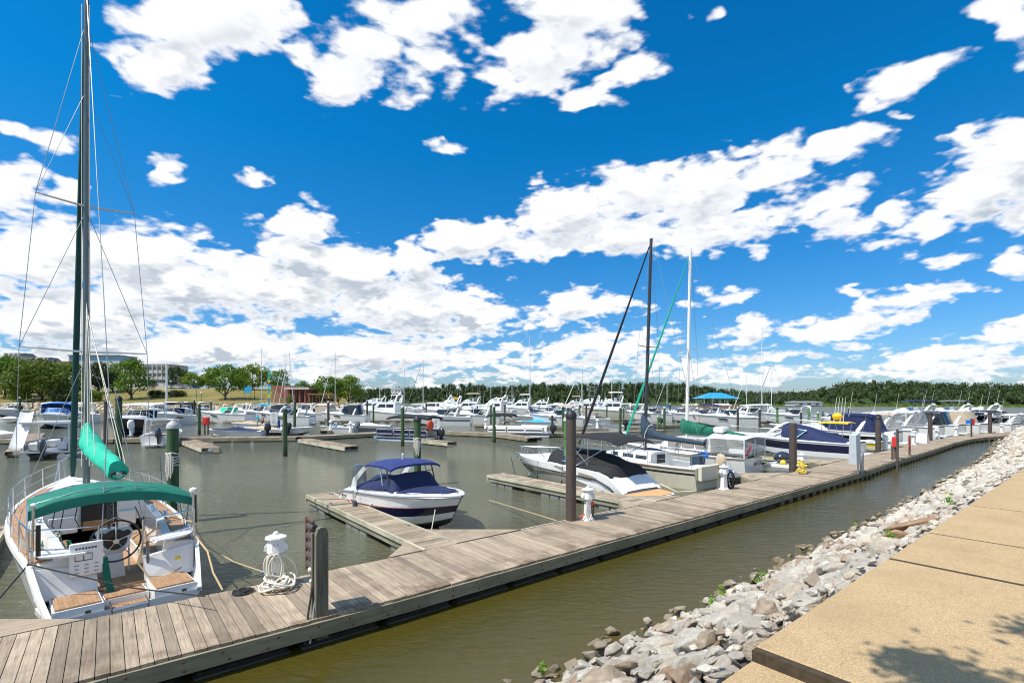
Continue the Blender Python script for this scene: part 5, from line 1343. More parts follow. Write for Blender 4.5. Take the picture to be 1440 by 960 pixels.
def yacht(label, loc, rz, L=12, B=3.9, hull_m='gelcoat', cv=None, group=None, fly=True, name='flybridge_yacht', cat='yacht', win='glass_dark', centre=True, ant=2, tower=False, lowtop=False):
    c, s_ = math.cos(rz), math.sin(rz)
    if centre: loc = Vector(loc) - Vector((c, s_, 0))*L/2
    t = thing(name, label, cat, loc, rz, group)
    H = make_hull(t, L, B, 1.15, 1.95, [hull_m]*3, [0,.12,.6,1], rake=L*.12, kk=2.2, n=14)
    make_deck(t, H, (L*.05, L*.24), .5, .3); rub_rail(t, H, 'steel', .035)
    z0, z1 = 1.25, 2.75
    prof = [(L*.24,z0),(L*.80,z0+.30),(L*.66,z0+.65),(L*.56,z1-.1),(L*.50,z1),(L*.20,z1),(L*.24,z1-.4)]
    m = MB(); m.prism(prof, B*.42, B*.36, 'gelcoat_clean'); m.build('deckhouse', t, 0)
    hw = lambda x, z: B*.42+(B*.36-B*.42)*(z-z0)/(z1-z0)
    side_windows(t, [[(L*.27,z1-.75),(L*.40,z1-.75),(L*.40,z1-.28),(L*.27,z1-.28)],[(L*.415,z1-.75),(L*.57,z1-.72),(L*.525,z1-.28),(L*.415,z1-.28)]], hw, win)
    m = MB(); m.plate([(L*.648+.04,-B*.34,z0+.74),(L*.648+.04,B*.34,z0+.74),(L*.568+.04,B*.33,z1-.18),(L*.568+.04,-B*.33,z1-.18)], .03, win); m.build('windshield', t, 0)
    if fly:
        m = MB(); m.prism([(L*.20,z1),(L*.54,z1),(L*.50,z1+.35),(L*.44,z1+.62),(L*.42,z1+.62),(L*.40,z1+.18),(L*.20,z1+.12)], B*.37, B*.34, 'gelcoat_clean'); m.build('flybridge', t, 0)
        MB().box((L*.34,B*.1,z1+.45),(.5,.5,.7),'gelcoat_clean',bev=.08).build('seat', t)
        m = MB(); 
        for sy in (1,-1): m.tube([(L*.40,sy*B*.34,z1+.75),(L*.22,sy*B*.35,z1+.75),(L*.20,sy*B*.35,z1+.1)], .02, 'steel', 5)
        m.tube([(L*.21,B*.35,z1+.75),(L*.21,-B*.35,z1+.75)], .02, 'steel', 5); m.build('fly_rail', t)
        if cv: canvas(t, L*.20, L*.46, B*.36, z1+1.75, .12, .0, .08, cv)
        if cv:
            m = MB()
            for xx in (.22,.42):
                for sy in (1,-1): m.tube([(L*.32,sy*B*.35,z1+.3),(L*xx,sy*B*.35,z1+1.75)], .018, 'steel', 5)
            m.build('bimini_frame', t)
    arch(t, L*.24, B*.40, z1, 1.0, L*.04)
    if tower:
        m = MB()
        for xx in (.26,.42):
            for sy in (1,-1): m.tube([(L*xx,sy*B*.33,z1+.2),(L*.34+(xx-.34)*L*.5,sy*B*.2,z1+3.0)], .03, 'alu', 5)
        for zz in (1.2, 2.1, 3.0): m.tube([(L*.29,B*.24,z1+zz),(L*.39,B*.24,z1+zz),(L*.39,-B*.24,z1+zz),(L*.29,-B*.24,z1+zz),(L*.29,B*.24,z1+zz)], .025, 'alu', 5)
        m.build('tower', t)
    bow_rail(t, H, L*.42, .6, r=.02)
    MB().box((-.4,0,.32),(.8,B*.8,.1),'gelcoat').build('swim_platform', t, 0)
    for i in range(ant): antenna(t, L*.25, (B*.36)*(1 if i % 2 == 0 else -1), z1+.9, 2.6)
    return t, H

def sailboat(label, loc, rz, L=9, B=3, mast_h=11, hull_m='gelcoat', cover='canvas_navy', mast='mast_white', jib='canvas_white', group=None, mast_x=.55, boom=.36, boom_z=2.1, bimini=None, tilt=(0,0), lines=True, centre=True, name='sailing_boat', furl_r=.08, mr=.075, spreaders=1, boom_slope=-.1, lower=None, stripe=None):
    c, s_ = math.cos(rz), math.sin(rz)
    if centre: loc = Vector(loc) - Vector((c, s_, 0))*L/2
    t = thing(name, label, 'sailboat', loc, rz, group)
    H = make_hull(t, L, B, .95, 1.25, [lower or hull_m, stripe or hull_m, hull_m], [0,.70,.80,1], rake=L*.10, tm=.40, kk=2.0, sw=.72, draft=.5, chine=.80, n=16)
    make_deck(t, H, (L*.06, L*.30), .5, .42); rub_rail(t, H, 'timber_brown', .022)
    xa, xb = L*.30, L*.76
    def wT(x): return max(.12, min(B*.30, H.w(x)-.38))
    m = MB(); rings = []
    for i in range(9):
        x = xa+(xb-xa)*i/8; z = H.z(x)+.03; hh = .42*(1-(i/8)**2.2)+.02; w_ = wT(x)
        rings.append([(x,w_,z),(x,w_*.90,z+hh*.9),(x,w_*.5,z+hh+.03),(x,-w_*.5,z+hh+.03),(x,-w_*.90,z+hh*.9),(x,-w_,z)])
    m.loft(rings, 'gelcoat', closed=False, cap=True); m.build('coachroof', t, 40)
    def cw(x, z): return wT(x)*(1-.10*min(1,(z-H.z(x)-.03)/.4))
    side_windows(t, [[(L*a,H.z(L*a)+.14),(L*b_,H.z(L*b_)+.14),(L*b_,H.z(L*b_)+.30),(L*a,H.z(L*a)+.31)] for a, b_ in ((.33,.41),(.43,.51),(.55,.59))], cw, 'glass_dark')
    MB().box((L*.30,0,H.z(L*.3)+.16),(.06,.62,.42),'lamp_black').build('companionway', t, 0)
    tp = thing('mast_assembly', None, None) if False else None
    mx = L*mast_x; dx, dy = tilt; top = (mx+dx, dy, mast_h)
    MB().tube([(mx,0,H.z(mx)),top], [mr, mr*.85], mast, 8).build('mast', t)
    m = MB(); sp = []
    for k in range(spreaders):
        f = (k+1)/(spreaders+1)*1.02; zz = H.z(mx)+(mast_h-H.z(mx))*f; cxm = mx+dx*f; cym = dy*f; wS = B*.30
        m.tube([(cxm-.05,cym-wS,zz),(cxm,cym,zz-.03),(cxm-.05,cym+wS,zz)], .022, mast, 5); sp.append((cxm-.05,cym,zz,wS))
    m.build('spreader', t)
    if lines:
        m = MB(); r = .009
        for sy in (1,-1):
            q = sp[0]; m.tube([(mx-.1,sy*(H.w(mx)-.1),H.z(mx)),(q[0],q[1]+sy*q[3],q[2]),(top[0],top[1],mast_h-.05)], r, 'wire', 4, cap=False)
            m.tube([(mx-.4,sy*(H.w(mx)-.12),H.z(mx)),(q[0],q[1],q[2]-.1)], r, 'wire', 4, cap=False)
        m.tube([(.08,0,H.z(0)),(top[0]-.1,top[1],mast_h)], r, 'wire', 4, cap=False); m.build('rigging', t)
    if jib:
        a = Vector((L*.985,0,H.z(L)+.25)); b_ = Vector((top[0]+.1,top[1],mast_h-.35))
        m = MB(); m.tube([a, a+(b_-a)*.06, a+(b_-a)*.5, b_], [furl_r*.6, furl_r, furl_r*.8, furl_r*.35], jib, 7); m.build('furled_jib', t)
    bl = L*boom; bz = boom_z
    MB().tube([(mx-.05,0,bz),(mx-bl,0,bz+boom_slope)], .055, mast, 8).build('boom', t)
    if cover:
        m = MB(); rings = []
        for i in range(9):
            f = i/8; x = mx+.10-(bl+.15)*f; hgt = (.95*(1-min(1,f*3.2))**1.5+.34-.14*f); w_ = .19-.09*f; z = bz+boom_slope*f-.10
            rings.append([(x,w_*math.cos(q),z+hgt/2+hgt/2*math.sin(q)+.012*math.sin(5*q+3*f)) for q in [2*math.pi*j/10 for j in range(10)]])
        m.loft(rings, cover); m.build('sail_cover', t, 60)
    m = MB()
    for sy in (1,-1):
        P = [(L*f, sy*(H.w(L*f)-.07), H.z(L*f)+.6) for f in (.02,.14,.28,.42,.56,.70,.84,.95)]
        m.tube(P, .008, 'wire', 4); m.tube([(a,b2,c2-.28) for a,b2,c2 in P], .007, 'wire', 4)
        for a,b2,c2 in P: m.tube([(a,b2,c2-.6),(a,b2,c2)], .013, 'steel', 5)
    m.tube([(L*.02,H.w(0)-.07,H.z(0)+.6),(-.02,0,H.z(0)+.6),(L*.02,-H.w(0)+.07,H.z(0)+.6)], .014, 'steel', 5)
    m.tube([(L*.95,H.w(L*.95)-.05,H.z(L)+.6),(L*1.01,0,H.z(L)+.65),(L*.95,-H.w(L*.95)+.05,H.z(L)+.6)], .014, 'steel', 5); m.build('guard_rail', t)
    if bimini: canvas(t, L*.05, L*.27, B*.38, 2.35, .15, 0, .06, bimini); canvas_frame(t, H, (L*.14,), (L*.16,), 2.38, B*.37)
    return t, H

def runabout(label, loc, rz, L=6, B=2.3, hull_m='gelcoat', lower=None, cv='canvas_navy', motor='plastic_black', group=None, centre=True, full=True, ttop=None, tower=False, name='runabout', stripe=None, detail=False):
    c, s_ = math.cos(rz), math.sin(rz)
    if centre: loc = Vector(loc) - Vector((c, s_, 0))*L/2
    t = thing(name, label, 'motorboat', loc, rz, group); lo = lower or hull_m
    H = make_hull(t, L, B, .72, .95, [lo, lo, stripe or hull_m, hull_m], [0,.3,.62,.72,1], rake=L*.12, kk=2.6, n=14)
    make_deck(t, H, (L*.06, L*.84), .3, .2, 'gelcoat_clean'); rub_rail(t, H, 'plastic_grey', .025)
    if cv and full:
        m = MB(); m.sheet(lambda u, v: (L*.08+L*.78*u, (2*v-1)*max(.05,H.w(L*.08+L*.78*u)-.10), H.z(L*.08+L*.78*u)+.05+(.30*math.exp(-((u-.52)/.16)**2)+.08)*(1-abs(2*v-1)**3)), 12, 8, .03, cv); m.build('boat_cover', t, 60)
    else:
        windshield(t, L*.62, L*.50, B*.40, .9, 1.35, .25, 'glass_tint')
        for a, b_ in ((.40,.2),(.40,-.2),(.14,0)): MB().box((L*a,B*b_,.65),(.5,.5 if b_ else B*.6,.5),'gelcoat_clean',bev=.08).build('seat', t)
        MB().box((L*.50,0,.75),(.5,B*.5,.6),'gelcoat_clean',bev=.08).build('console', t)
    if ttop:
        canvas(t, L*.30, L*.60, B*.40, 2.25, .08, 0, .04, ttop, 'canopy')
        m = MB()
        for xx in (.34,.56):
            for sy in (1,-1): m.tube([(L*(xx+.02),sy*B*.36,.8),(L*xx,sy*B*.37,2.25)], .025, 'alu', 6)
        m.build('canopy_frame', t)
    if motor: outboard(t, -.02, 0, .45, 1.15, motor)
    return t, H

def pontoon(label, loc, rz, L=6.8, B=2.5, fence='plastic_grey', cv='canvas_grey', motor='plastic_black', group=None, centre=True, slide=False, stripe='alu', name='pontoon_boat', bim=(.12,.55)):
    c, s_ = math.cos(rz), math.sin(rz)
    if centre: loc = Vector(loc) - Vector((c, s_, 0))*L/2
    t = thing(name, label, 'pontoon boat', loc, rz, group)
    for sy in (1,-1):
        MB().tube([(-.1,sy*B*.36,.12),(L*.86,sy*B*.36,.12),(L*.96,sy*B*.36,.2),(L*1.01,sy*B*.36,.38)], [.29,.29,.22,.05], 'alu', 12).build('float_tube', t)
    MB().box((L*.49,0,.50),(L*.98,B,.09),'alu').build('deck', t, 0)
    k = 0
    for sy in (1,-1):
        for (a, b_) in ((.08,.34),(.36,.62),(.64,.92)):
            m = MB(); m.box((L*(a+b_)/2, sy*B*.47, .90),(L*(b_-a),.04,.62), fence); m.box((L*(a+b_)/2, sy*B*.47+sy*.015, .82),(L*(b_-a)*.96,.04,.14), stripe); m.build('side_panel', t, 0)
        m = MB(); m.tube([(L*.06,sy*B*.47,.55),(L*.06,sy*B*.47,1.24),(L*.93,sy*B*.47,1.24),(L*.93,sy*B*.47,.55)], .022, 'alu', 5)
        for f in (.35,.63): m.tube([(L*f,sy*B*.47,.55),(L*f,sy*B*.47,1.24)], .02, 'alu', 5)
        m.build('rail', t)
    MB().box((L*.93,0,.90),(.04,B*.9,.55),fence).build('front_panel', t, 0)
    for a, b_ in ((.22,.28),(.22,-.28),(.75,.28),(.75,-.28)): MB().box((L*a,B*b_,.85),(L*.2,.55,.55),'canvas_tan' if slide is False else 'gelcoat_clean',bev=.08).build('seat', t)
    MB().box((L*.42,-B*.25,.95),(.5,.6,.8),'plastic_white',bev=.06).build('helm_console', t)
    if cv:
        canvas(t, L*bim[0], L*bim[1], B*.47, 2.55, .16, 0, .16, cv, th=.15)
        m = MB()
        for xx in bim:
            for sy in (1,-1): m.tube([(L*.35,sy*B*.47,1.24),(L*xx,sy*B*.46,2.45)], .018, 'alu', 5)
        m.build('bimini_frame', t)
    outboard(t, -.02, 0, .35, 1.15, motor)
    return t
# ================================================================ the big green topped sailboat at the left
def near_sailboat():
    hd = Vector((-.715, .70, 0)).normalized(); rz = math.atan2(hd.y, hd.x)
    t = thing('sailing_yacht', 'large white sailboat with teal bimini and teal sail cover, stern to the dock', 'sailboat', (-7.53, 9.6, 0), rz)
    L, x0 = 12.0, -1.0
    def wfn(x):
        if x < 0: return 1.10+.20*(x+1.0)
        if x < 4: return 1.30+.27*math.sin(x/4*math.pi/2)
        return 1.57*max(.01, 1-((x-4)/7.0)**2.1)
    def zfn(x):
        if x < .25: k = (x+1)/1.25; return .34+.70*(k*k*(3-2*k))
        return 1.04+.30*((x-.25)/10.75)**1.5
    H = make_hull(t, L, 3.14, 1, 1, ['gelcoat_clean','gelcoat_clean','gelcoat_navy','gelcoat_clean'], [0,.15,.80,.84,1], rake=.8, draft=.5, chine=.82, n=26, x0=x0, wfn=wfn, zfn=zfn)
    # stern well: floor, side lockers with teak tops, inner transom
    m = MB(); m.loft([[(-.96,-1.02,.14),(-.96,1.02,.14),(-.96,1.02,.20),(-.96,-1.02,.20)],[(.3,-1.2,.14),(.3,1.2,.14),(.3,1.2,.24),(.3,-1.2,.24)]], 'gelcoat'); m.build('stern_floor', t, 0)
    for sy in (1,-1):
        m = MB(); m.prism([(-.97,.20),(-.10,.20),(-.10,.46),(-.93,.46)], .34, .335, 'gelcoat_clean', yc=sy*.70); o = m.build('stern_locker', t, 0)
        MB().box((-.53, sy*.70, .475), (.72, .60, .03), 'teak').build('teak_top', o, 0)
        MB().plate([(-.985, sy*.70-.16, .24),(-.985, sy*.70-.16, .40),(-.985, sy*.70-.08, .40),(-.985, sy*.70-.08, .24)], .01, 'steel').build('handle', o, 0)
        m = MB(); m.loft([[(-.10,sy*.36,.44),(-.10,sy*1.17,.44),(.02,sy*1.22,.44),(.02,sy*.36,.44)],[(.08,sy*.36,.86),(.08,sy*1.22,.98),(.20,sy*1.26,.98),(.20,sy*.36,.86)]], 'gelcoat'); o = m.build('inner_transom', t, 0)
        for (yy, zz) in ((.62,.66),(.95,.72)): MB().lathe([(.03,-.01),(.045,0),(.03,.012)], 'plastic_grey', 10, (-.02+.4*(zz-.44)*.5-.02, sy*yy, zz), 'x').build('fitting', o)
    MB().box((-.78,0,.255),(.36,.62,.04),'teak').build('swim_step', t, 0)
    m = MB(); m.box((-.28,0,.30),(.56,.68,.14),'gelcoat'); m.build('step_riser', t, 0); MB().box((-.30,0,.385),(.48,.60,.03),'teak').build('swim_step', t, 0)
    # ladder rails folded on the step
    m = MB(); m.tube([(-1.02,.26,.10),(-1.0,.26,.34),(-.70,.26,.36)], .016, 'steel', 6); m.tube([(-1.02,-.26,.10),(-1.0,-.26,.34),(-.70,-.26,.36)], .016, 'steel', 6)
    m.tube([(-1.01,-.26,.30),(-1.01,.26,.30)], .014, 'steel', 6); m.tube([(-1.03,-.26,.18),(-1.03,.26,.18)], .014, 'steel', 6); m.build('boarding_ladder', t)
    # cockpit: sole, seats, coamings, side decks
    MB().box((1.9,0,.36),(3.5,.98,.04),'teak').build('cockpit_sole', t, 0)
    m = MB(); m.box((1.9,0,.29),(3.56,1.6,.08),'gelcoat'); m.build('cockpit_floor', t, 0)
    for sy in (1,-1):
        m = MB(); m.loft([[(.20,sy*.49,.33),(.20,sy*1.18,.33),(.20,sy*1.18,.68),(.20,sy*.49,.68)],[(3.6,sy*.49,.33),(3.6,sy*1.10,.33),(3.6,sy*1.10,.70),(3.6,sy*.49,.70)]], 'gelcoat'); m.build('seat_locker', t, 0)
        MB().box((1.15,sy*.80,.70),(1.35,.52,.03),'teak').build('seat_slats', t, 0); MB().box((2.75,sy*.78,.71),(1.55,.50,.03),'teak').build('seat_slats', t, 0)
        rings = []
        for i in range(13):
            x = .16+3.5*i/12; w_ = H.w(x); rise = .16*min(1, i/4)
            rings.append([(x,sy*(w_-.02),H.z(x)-.02),(x,sy*(w_-.42),H.z(x)+.02),(x,sy*(w_-.46),H.z(x)+.05+rise),(x,sy*(w_-.60),H.z(x)+.03+rise),(x,sy*(w_-.66),.66),(x,sy*(w_-.30),.60)])
        MB().loft(rings, 'gelcoat').build('coaming', t, 30)
        m = MB(); rings = []
        for i in range(20):
            x = .35+8.6*i/19; w_ = H.w(x); inn = .38 if x < 4 else .34
            rings.append([(x,sy*(w_-.05),H.z(x)+.012),(x,sy*max(.04,w_-inn),H.z(x)+.045),(x,sy*max(.04,w_-inn),H.z(x)+.0),(x,sy*(w_-.05),H.z(x)-.02)])
        m.loft(rings, 'teak'); m.build('side_deck', t, 30)
        # outboard lip of the hull
        rings = []
        for i in range(22):
            x = -1+ (11.95)*i/21; w_ = H.w(x); z = H.z(x)
            rings.append([(x,sy*(w_+.015),z-.05),(x,sy*(w_+.005),z+.03),(x,sy*max(.01,w_-.07),z+.03),(x,sy*max(.01,w_-.07),z-.06)])
        MB().loft(rings, 'gelcoat_clean').build('toe_rail', t, 50)
    # foredeck and coachroof
    xs = [3.6+7.35*(i/14) for i in range(15)]; rings = []
    for x in xs:
        w_ = max(.03, H.w(x)-.04); rings.append([(x,w_,H.z(x)-.01),(x,w_*.5,H.z(x)+.05),(x,-w_*.5,H.z(x)+.05),(x,-w_,H.z(x)-.01),(x,0,H.z(x)-.2)])
    MB().loft(rings, 'nonskid').build('foredeck', t, 40)
    rings = []
    for i in range(12):
        f = i/11; x = 3.62+4.6*f; w_ = 1.02-.45*f**1.6; z = H.z(x)+.02; hh = .46*(1-f**2.4)+.03
        rings.append([(x,w_,z),(x,w_*.88,z+hh*.88),(x,w_*.5,z+hh),(x,0,z+hh+.03),(x,-w_*.5,z+hh),(x,-w_*.88,z+hh*.88),(x,-w_,z)])
    cr = MB().loft(rings, 'gelcoat', closed=True).build('coachroof', t, 35)
    side_windows(cr, [[(4.0,1.24),(5.1,1.27),(5.1,1.40),(4.0,1.40)],[(5.3,1.27),(6.1,1.29),(6.1,1.40),(5.3,1.40)]], lambda x, z: (1.02-.45*((x-3.62)/4.6)**1.6)*.945, 'glass_dark')
    MB().box((3.60,.0,1.22),(.05,.60,.58),'lamp_black').build('companionway', t, 0)
    MB().box((3.565,.0,.98),(.04,.58,.22),'teak').build('washboard', t, 0)
    MB().box((3.585,-.55,1.05),(.05,.42,.36),'gelcoat_clean', bev=.02).build('bulkhead_panel', t, 0)
    MB().box((3.585,.62,1.05),(.05,.52,.40),'gelcoat_clean', bev=.02).build('bulkhead_panel', t, 0)
    MB().box((4.1,0,1.60),(1.0,.72,.05),'gelcoat_clean', bev=.02).build('hatch', t, 0)
    # low spray screen in front of the cockpit
    o = windshield(t, 4.6, 3.9, .95, 1.35, 1.72, .25, 'glass_tint', 'steel', 10)
    # pedestal, instruments, wheel
    hx = .95
    m = MB(); m.loft([[(hx-.16,-.17,.38),(hx+.16,-.17,.38),(hx+.16,.17,.38),(hx-.16,.17,.38)],[(hx-.10,-.13,.85),(hx+.14,-.13,.85),(hx+.14,.13,.85),(hx-.10,.13,.85)],[(hx-.16,-.20,.95),(hx+.18,-.20,.95),(hx+.18,.20,.95),(hx-.16,.20,.95)],[(hx-.14,-.30,1.28),(hx+.16,-.30,1.28),(hx+.16,.30,1.28),(hx-.14,.30,1.28)],[(hx-.05,-.26,1.36),(hx+.12,-.26,1.36),(hx+.12,.26,1.36),(hx-.05,.26,1.36)]], 'gelcoat_clean'); pd = m.build('steering_pedestal', t, 30)
    for yy in (.21,-.20): MB().lathe([(.055,-.02),(.06,0),(.05,.012)], 'plastic_black', 12, (hx-.16, yy, 1.26), 'x').build('instrument', pd)
    m = MB(); m.tube([(hx-.05,.24,.4),(hx-.02,.24,1.45),(hx,0,1.58),(hx-.02,-.24,1.45),(hx-.05,-.24,.4)], .016, 'steel', 6); m.build('grab_rail', t)
    wx = hx-.27; m = MB(); m.tube([(wx+.06*math.cos(a)*0, .41*math.cos(a), 1.14+.41*math.sin(a)) for a in [2*math.pi*i/32 for i in range(33)]], .018, 'plastic_black', 8, cap=False)
    wh = m.build('steering_wheel', t)
    m = MB()
    for k in range(5): a = 2*math.pi*k/5+.3; m.tube([(wx,0,1.14),(wx,.41*math.cos(a),1.14+.41*math.sin(a))], .010, 'steel', 5)
    m.lathe([(.05,-.03),(.06,0),(.02,.04)], 'steel', 12, (wx-.02,0,1.14), 'x'); m.build('spoke', wh)
    m = MB(); m.lathe([(.20,.0),(.21,.03),(.13,.05)], 'plastic_black', 20, (wx+.10,0,1.14), 'x'); m.build('inner_ring', wh)
    m = MB(); m.tube([(hx+.15,-.06,1.35),(hx+.25,-.05,1.9)], .03, 'plastic_black', 6); m.tube([(hx+.15,.06,1.35),(hx+.25,.05,1.9)], .03, 'plastic_black', 6)
    for k in range(4): m.box((hx+.2,0,1.45+.12*k),(.03,.14,.02),'plastic_black')
    m.build('instrument_pod', t)
    # stern seats on the rail
    for sy in (1,-1):
        m = MB(); rings = []
        for i in range(8):
            f = i/7; a = f*1.1; x = -.02+.62*f*(.55+.45*f); y = sy*(.52+.70*math.sin(min(1,f*1.15)*math.pi/2)); w_ = .17*math.sin((.15+.8*f)*math.pi)+.06
            rings.append([(x-w_*.9,y+sy*.0,1.16),(x-w_*.9,y+sy*.03,1.20),(x+w_*.9,y-sy*.05,1.21),(x+w_*.9,y-sy*.05,1.16)])
        m.loft(rings, 'gelcoat_clean'); m.build('rail_seat', t, 40)
    # rails
    def W(x, d=.05): return H.w(x)-d
    m = MB()
    for sy in (1,-1):
        y0 = sy*.34
        m.tube([(.10,y0,.90),(.0,y0,1.62),(.05,sy*.8,1.64),(.25,sy*W(.25),1.66),(1.3,sy*W(1.3),1.66)], .016, 'steel', 6)
        m.tube([(.04,y0,1.25),(.08,sy*.8,1.27),(.27,sy*W(.25),1.30),(1.3,sy*W(1.3),1.32)], .012, 'steel', 6)
        for x in (.28, 1.3): m.tube([(x,sy*W(x),H.z(x)),(x,sy*W(x),1.66)], .015, 'steel', 6)
    m.build('stern_rail', t)
    m = MB()
    for sy in (1,-1):
        P = [(x, sy*W(x), H.z(x)+.62) for x in (1.3,2.7,4.2,5.8,7.4,9.0,10.2)]
        m.tube(P, .007, 'steel', 5); m.tube([(a,b_,c-.30) for a,b_,c in P], .006, 'steel', 5)
        for p in P[1:]: m.tube([(p[0],p[1],p[2]-.62),p], .013, 'steel', 6)
    m.build('lifeline', t)
    m = MB(); zb = H.z(11)
    m.tube([(9.9,W(9.9),zb),(10.2,W(10.2),zb+.62),(11.1,0,zb+.68),(10.2,-W(10.2),zb+.62),(9.9,-W(9.9),zb)], .016, 'steel', 6)
    for sy in (1,-1): m.tube([(10.7,sy*W(10.7,.02),zb),(10.75,sy*.18,zb+.65)], .013, 'steel', 6)
    m.build('pulpit', t)
    # bimini with its frame
    # bowed cloth across the boat, carried at a slight cant like the boat in the photo
    def fn(u, v):
        a = 2*v-1; return (.45+1.35*u, a*1.27, 2.24-.23*abs(a)**2.3+.02*math.sin(9*u)-.10*abs(2*u-1)**4+.045*a)
    bm_ = crumple(MB().sheet(fn, 14, 30, .03, 'canvas_green').build('bimini', t, 60), .035, 2.2)
    m = MB(); m.sheet(lambda u, v: (.44-.03*u, (2*v-1)*1.285, 2.15-.23*abs(2*v-1)**2.3+.045*(2*v-1)-.16*u), 1, 18, .01, 'canvas_green'); m.build('valance', bm_, 60)
    m = MB()
    for x in (.62,1.62):
        m.tube([(1.1,1.30,1.05),(x,1.26,1.98),(x,1.15,2.08),(x,.6,2.22),(x,0,2.24),(x,-.6,2.14),(x,-1.15,1.96),(x,-1.26,1.86),(1.1,-1.30,1.05)], .014, 'steel', 6)
    m.build('bimini_frame', t)
    # corner gear: posts, antenna, rolled black bits
    m = MB(); m.tube([(.18,1.24,1.05),(.16,1.22,2.12)], .020, 'steel', 6); m.ball((.16,1.22,2.12), .05, 'plastic_white', 10, 6, (1,1,.7)); m.build('antenna_post', t)
    m = MB(); m.tube([(.22,-1.24,1.05),(.20,-1.24,2.05)], .022, 'steel', 6); m.lathe([(.05,2.02),(.075,2.05),(.07,2.10),(.02,2.13)], 'plastic_white', 10, (.2,-1.24,0)); m.build('antenna_post', t)
    m = MB(); m.tube([(.30,-1.30,1.35),(.32,-1.30,1.95)], .035, 'plastic_black', 6); m.build('grip', t); m = MB(); m.tube([(.16,1.16,1.15),(.18,1.16,1.75)], .035, 'plastic_black', 6); m.build('grip', t); m = MB(); m.tube([(.05,-.42,.55),(.05,-.42,1.18)], .03, 'plastic_grey', 6); m.build('grip', t)
    # white chart board lashed to the rail
    cb = MB().box((-.03,.52,1.06),(.05,.48,.62),'gelcoat_clean', bev=.02).build('chart_board', t)
    m = MB()
    for k in range(7): m.box((-.062,.66-.045*k,1.26),(.006,.03,.03),'lamp_black')
    m.tube([(-.06,.68,1.04),(-.06,.44,1.04),(-.06,.44,1.16),(-.06,.68,1.16),(-.06,.68,1.04)], .007, 'lamp_black', 4); m.tube([(-.06,.56,1.04),(-.06,.56,1.16)], .006, 'lamp_black', 4)
    for r_ in range(3):
        for k in range(3): m.box((-.062,.66-.14*k,.96-.07*r_),(.006,.06,.012),'plastic_grey')
    m.build('print', cb, 0)
    MB().loft([[(-.02,.30,1.02),(-.02,.21,1.02),(.02,.21,1.02),(.02,.30,1.02)],[(-.14,.28,.62),(-.14,.17,.62),(-.09,.17,.62),(-.09,.28,.62)],[(-.30,.20,.22),(-.30,.09,.22),(-.25,.09,.22),(-.25,.20,.22)]], 'canvas_darkgreen').build('hanging_strap', t, 0)
    # mast, spreaders, boom, cover, rig
    mx = 5.8; top = (mx, 0, 15.35); zm = H.z(mx)+.45
    MB().tube([(mx,0,zm),(mx,0,8.0),top], [.082,.078,.06], 'mast_dark_a', 12).build('mast', t)
    m = MB(); m.tube([(mx-.02,.03,15.3),(mx-.02,.03,15.5)], .012, 'steel', 5); m.tube([(mx-.25,.03,15.42),(mx+.2,.03,15.42)], .01, 'lamp_black', 5); m.build('wind_vane', t)
    for zz, w_ in ((9.3,1.02),(5.32,1.32)):
        m = MB(); m.tube([(mx-.25,w_,zz+.02),(mx,0,zz),(mx-.25,-w_,zz+.02)], [.018,.03,.018], 'alu', 6); m.build('spreader', t)
    m = MB(); r = .0075
    for sy in (1,-1):
        c = (mx-.25, sy*W(mx-.25,.1), H.z(mx)); a1 = (mx-.25,sy*1.32,5.34); a2 = (mx-.25,sy*1.02,9.32)
        m.tube([c,a1,a2,(mx,0,14.4)], r, 'wire', 4, cap=False); m.tube([c,(mx,0,5.2)], r, 'wire', 4, cap=False); m.tube([a1,(mx,0,9.2)], r, 'wire', 4, cap=False); m.tube([a2,(mx,0,12.5)], r*.8, 'wire', 4, cap=False)
    m.tube([(.1,.30,1.0),(1.2,.05,4.2),(mx,0,15.25)], r*1.2, 'wire', 4, cap=False); m.tube([(.1,-.45,1.0),(1.2,-.05,4.2)], r*1.2, 'wire', 4, cap=False); m.build('standing_rigging', t)
    a = Vector((9.7,.0,1.5)); b_ = Vector((mx+.12,0,15.15))
    MB().tube([a, a+(b_-a)*.03, a+(b_-a)*.35, a+(b_-a)*.8, b_], [.05,.085,.08,.06,.025], 'canvas_jib', 8).build('furled_jib', t)
    be = Vector((2.0,-.22,2.30)); g0 = Vector((mx-.12,0,2.62))
    MB().tube([g0, be], .065, 'alu', 8).build('boom', t)
    m = MB(); rings = []
    ax = (be-g0)
    for i in range(31):
        f = i/30; c = g0+ax*(f*1.0-.03)
        hgt = (.26*math.exp(-(f/.16)**2)+.60-.20*f+.03*math.sin(8*f))*(1-.10*abs(math.sin(f*math.pi*5))**8); w_ = (.13+.13*math.sin(min(1,f*2.2)*math.pi/2))*(1-.25*f)*(1-.14*abs(math.sin(f*math.pi*5))**8)
        sd_ = Vector((0,1,0)); rings.append([tuple(c+sd_*(w_*math.cos(q)*(1+.10*math.sin(3*q+4*f)))+Vector((0,0,-.10+hgt/2+hgt/2*math.sin(q)))) for q in [2*math.pi*j/24 for j in range(24)]])
    sc_ = crumple(MB().loft(rings, 'canvas_teal').build('sail_cover', t, 80), .065, 2.6, 3, (.6,1,1))
    e = g0+ax*.99
    m = MB()
    for yy in (.09,-.09): m.tube([tuple(e+Vector((-.02,yy,.02))), tuple(e+Vector((.16,yy,.05)))], .055, 'lamp_black', 8); m.tube([tuple(e+Vector((-.06,yy,.0))), tuple(e+Vector((.02,yy,.02)))], .03, 'steel', 6)
    m.build('boom_end', t)
    m = MB()
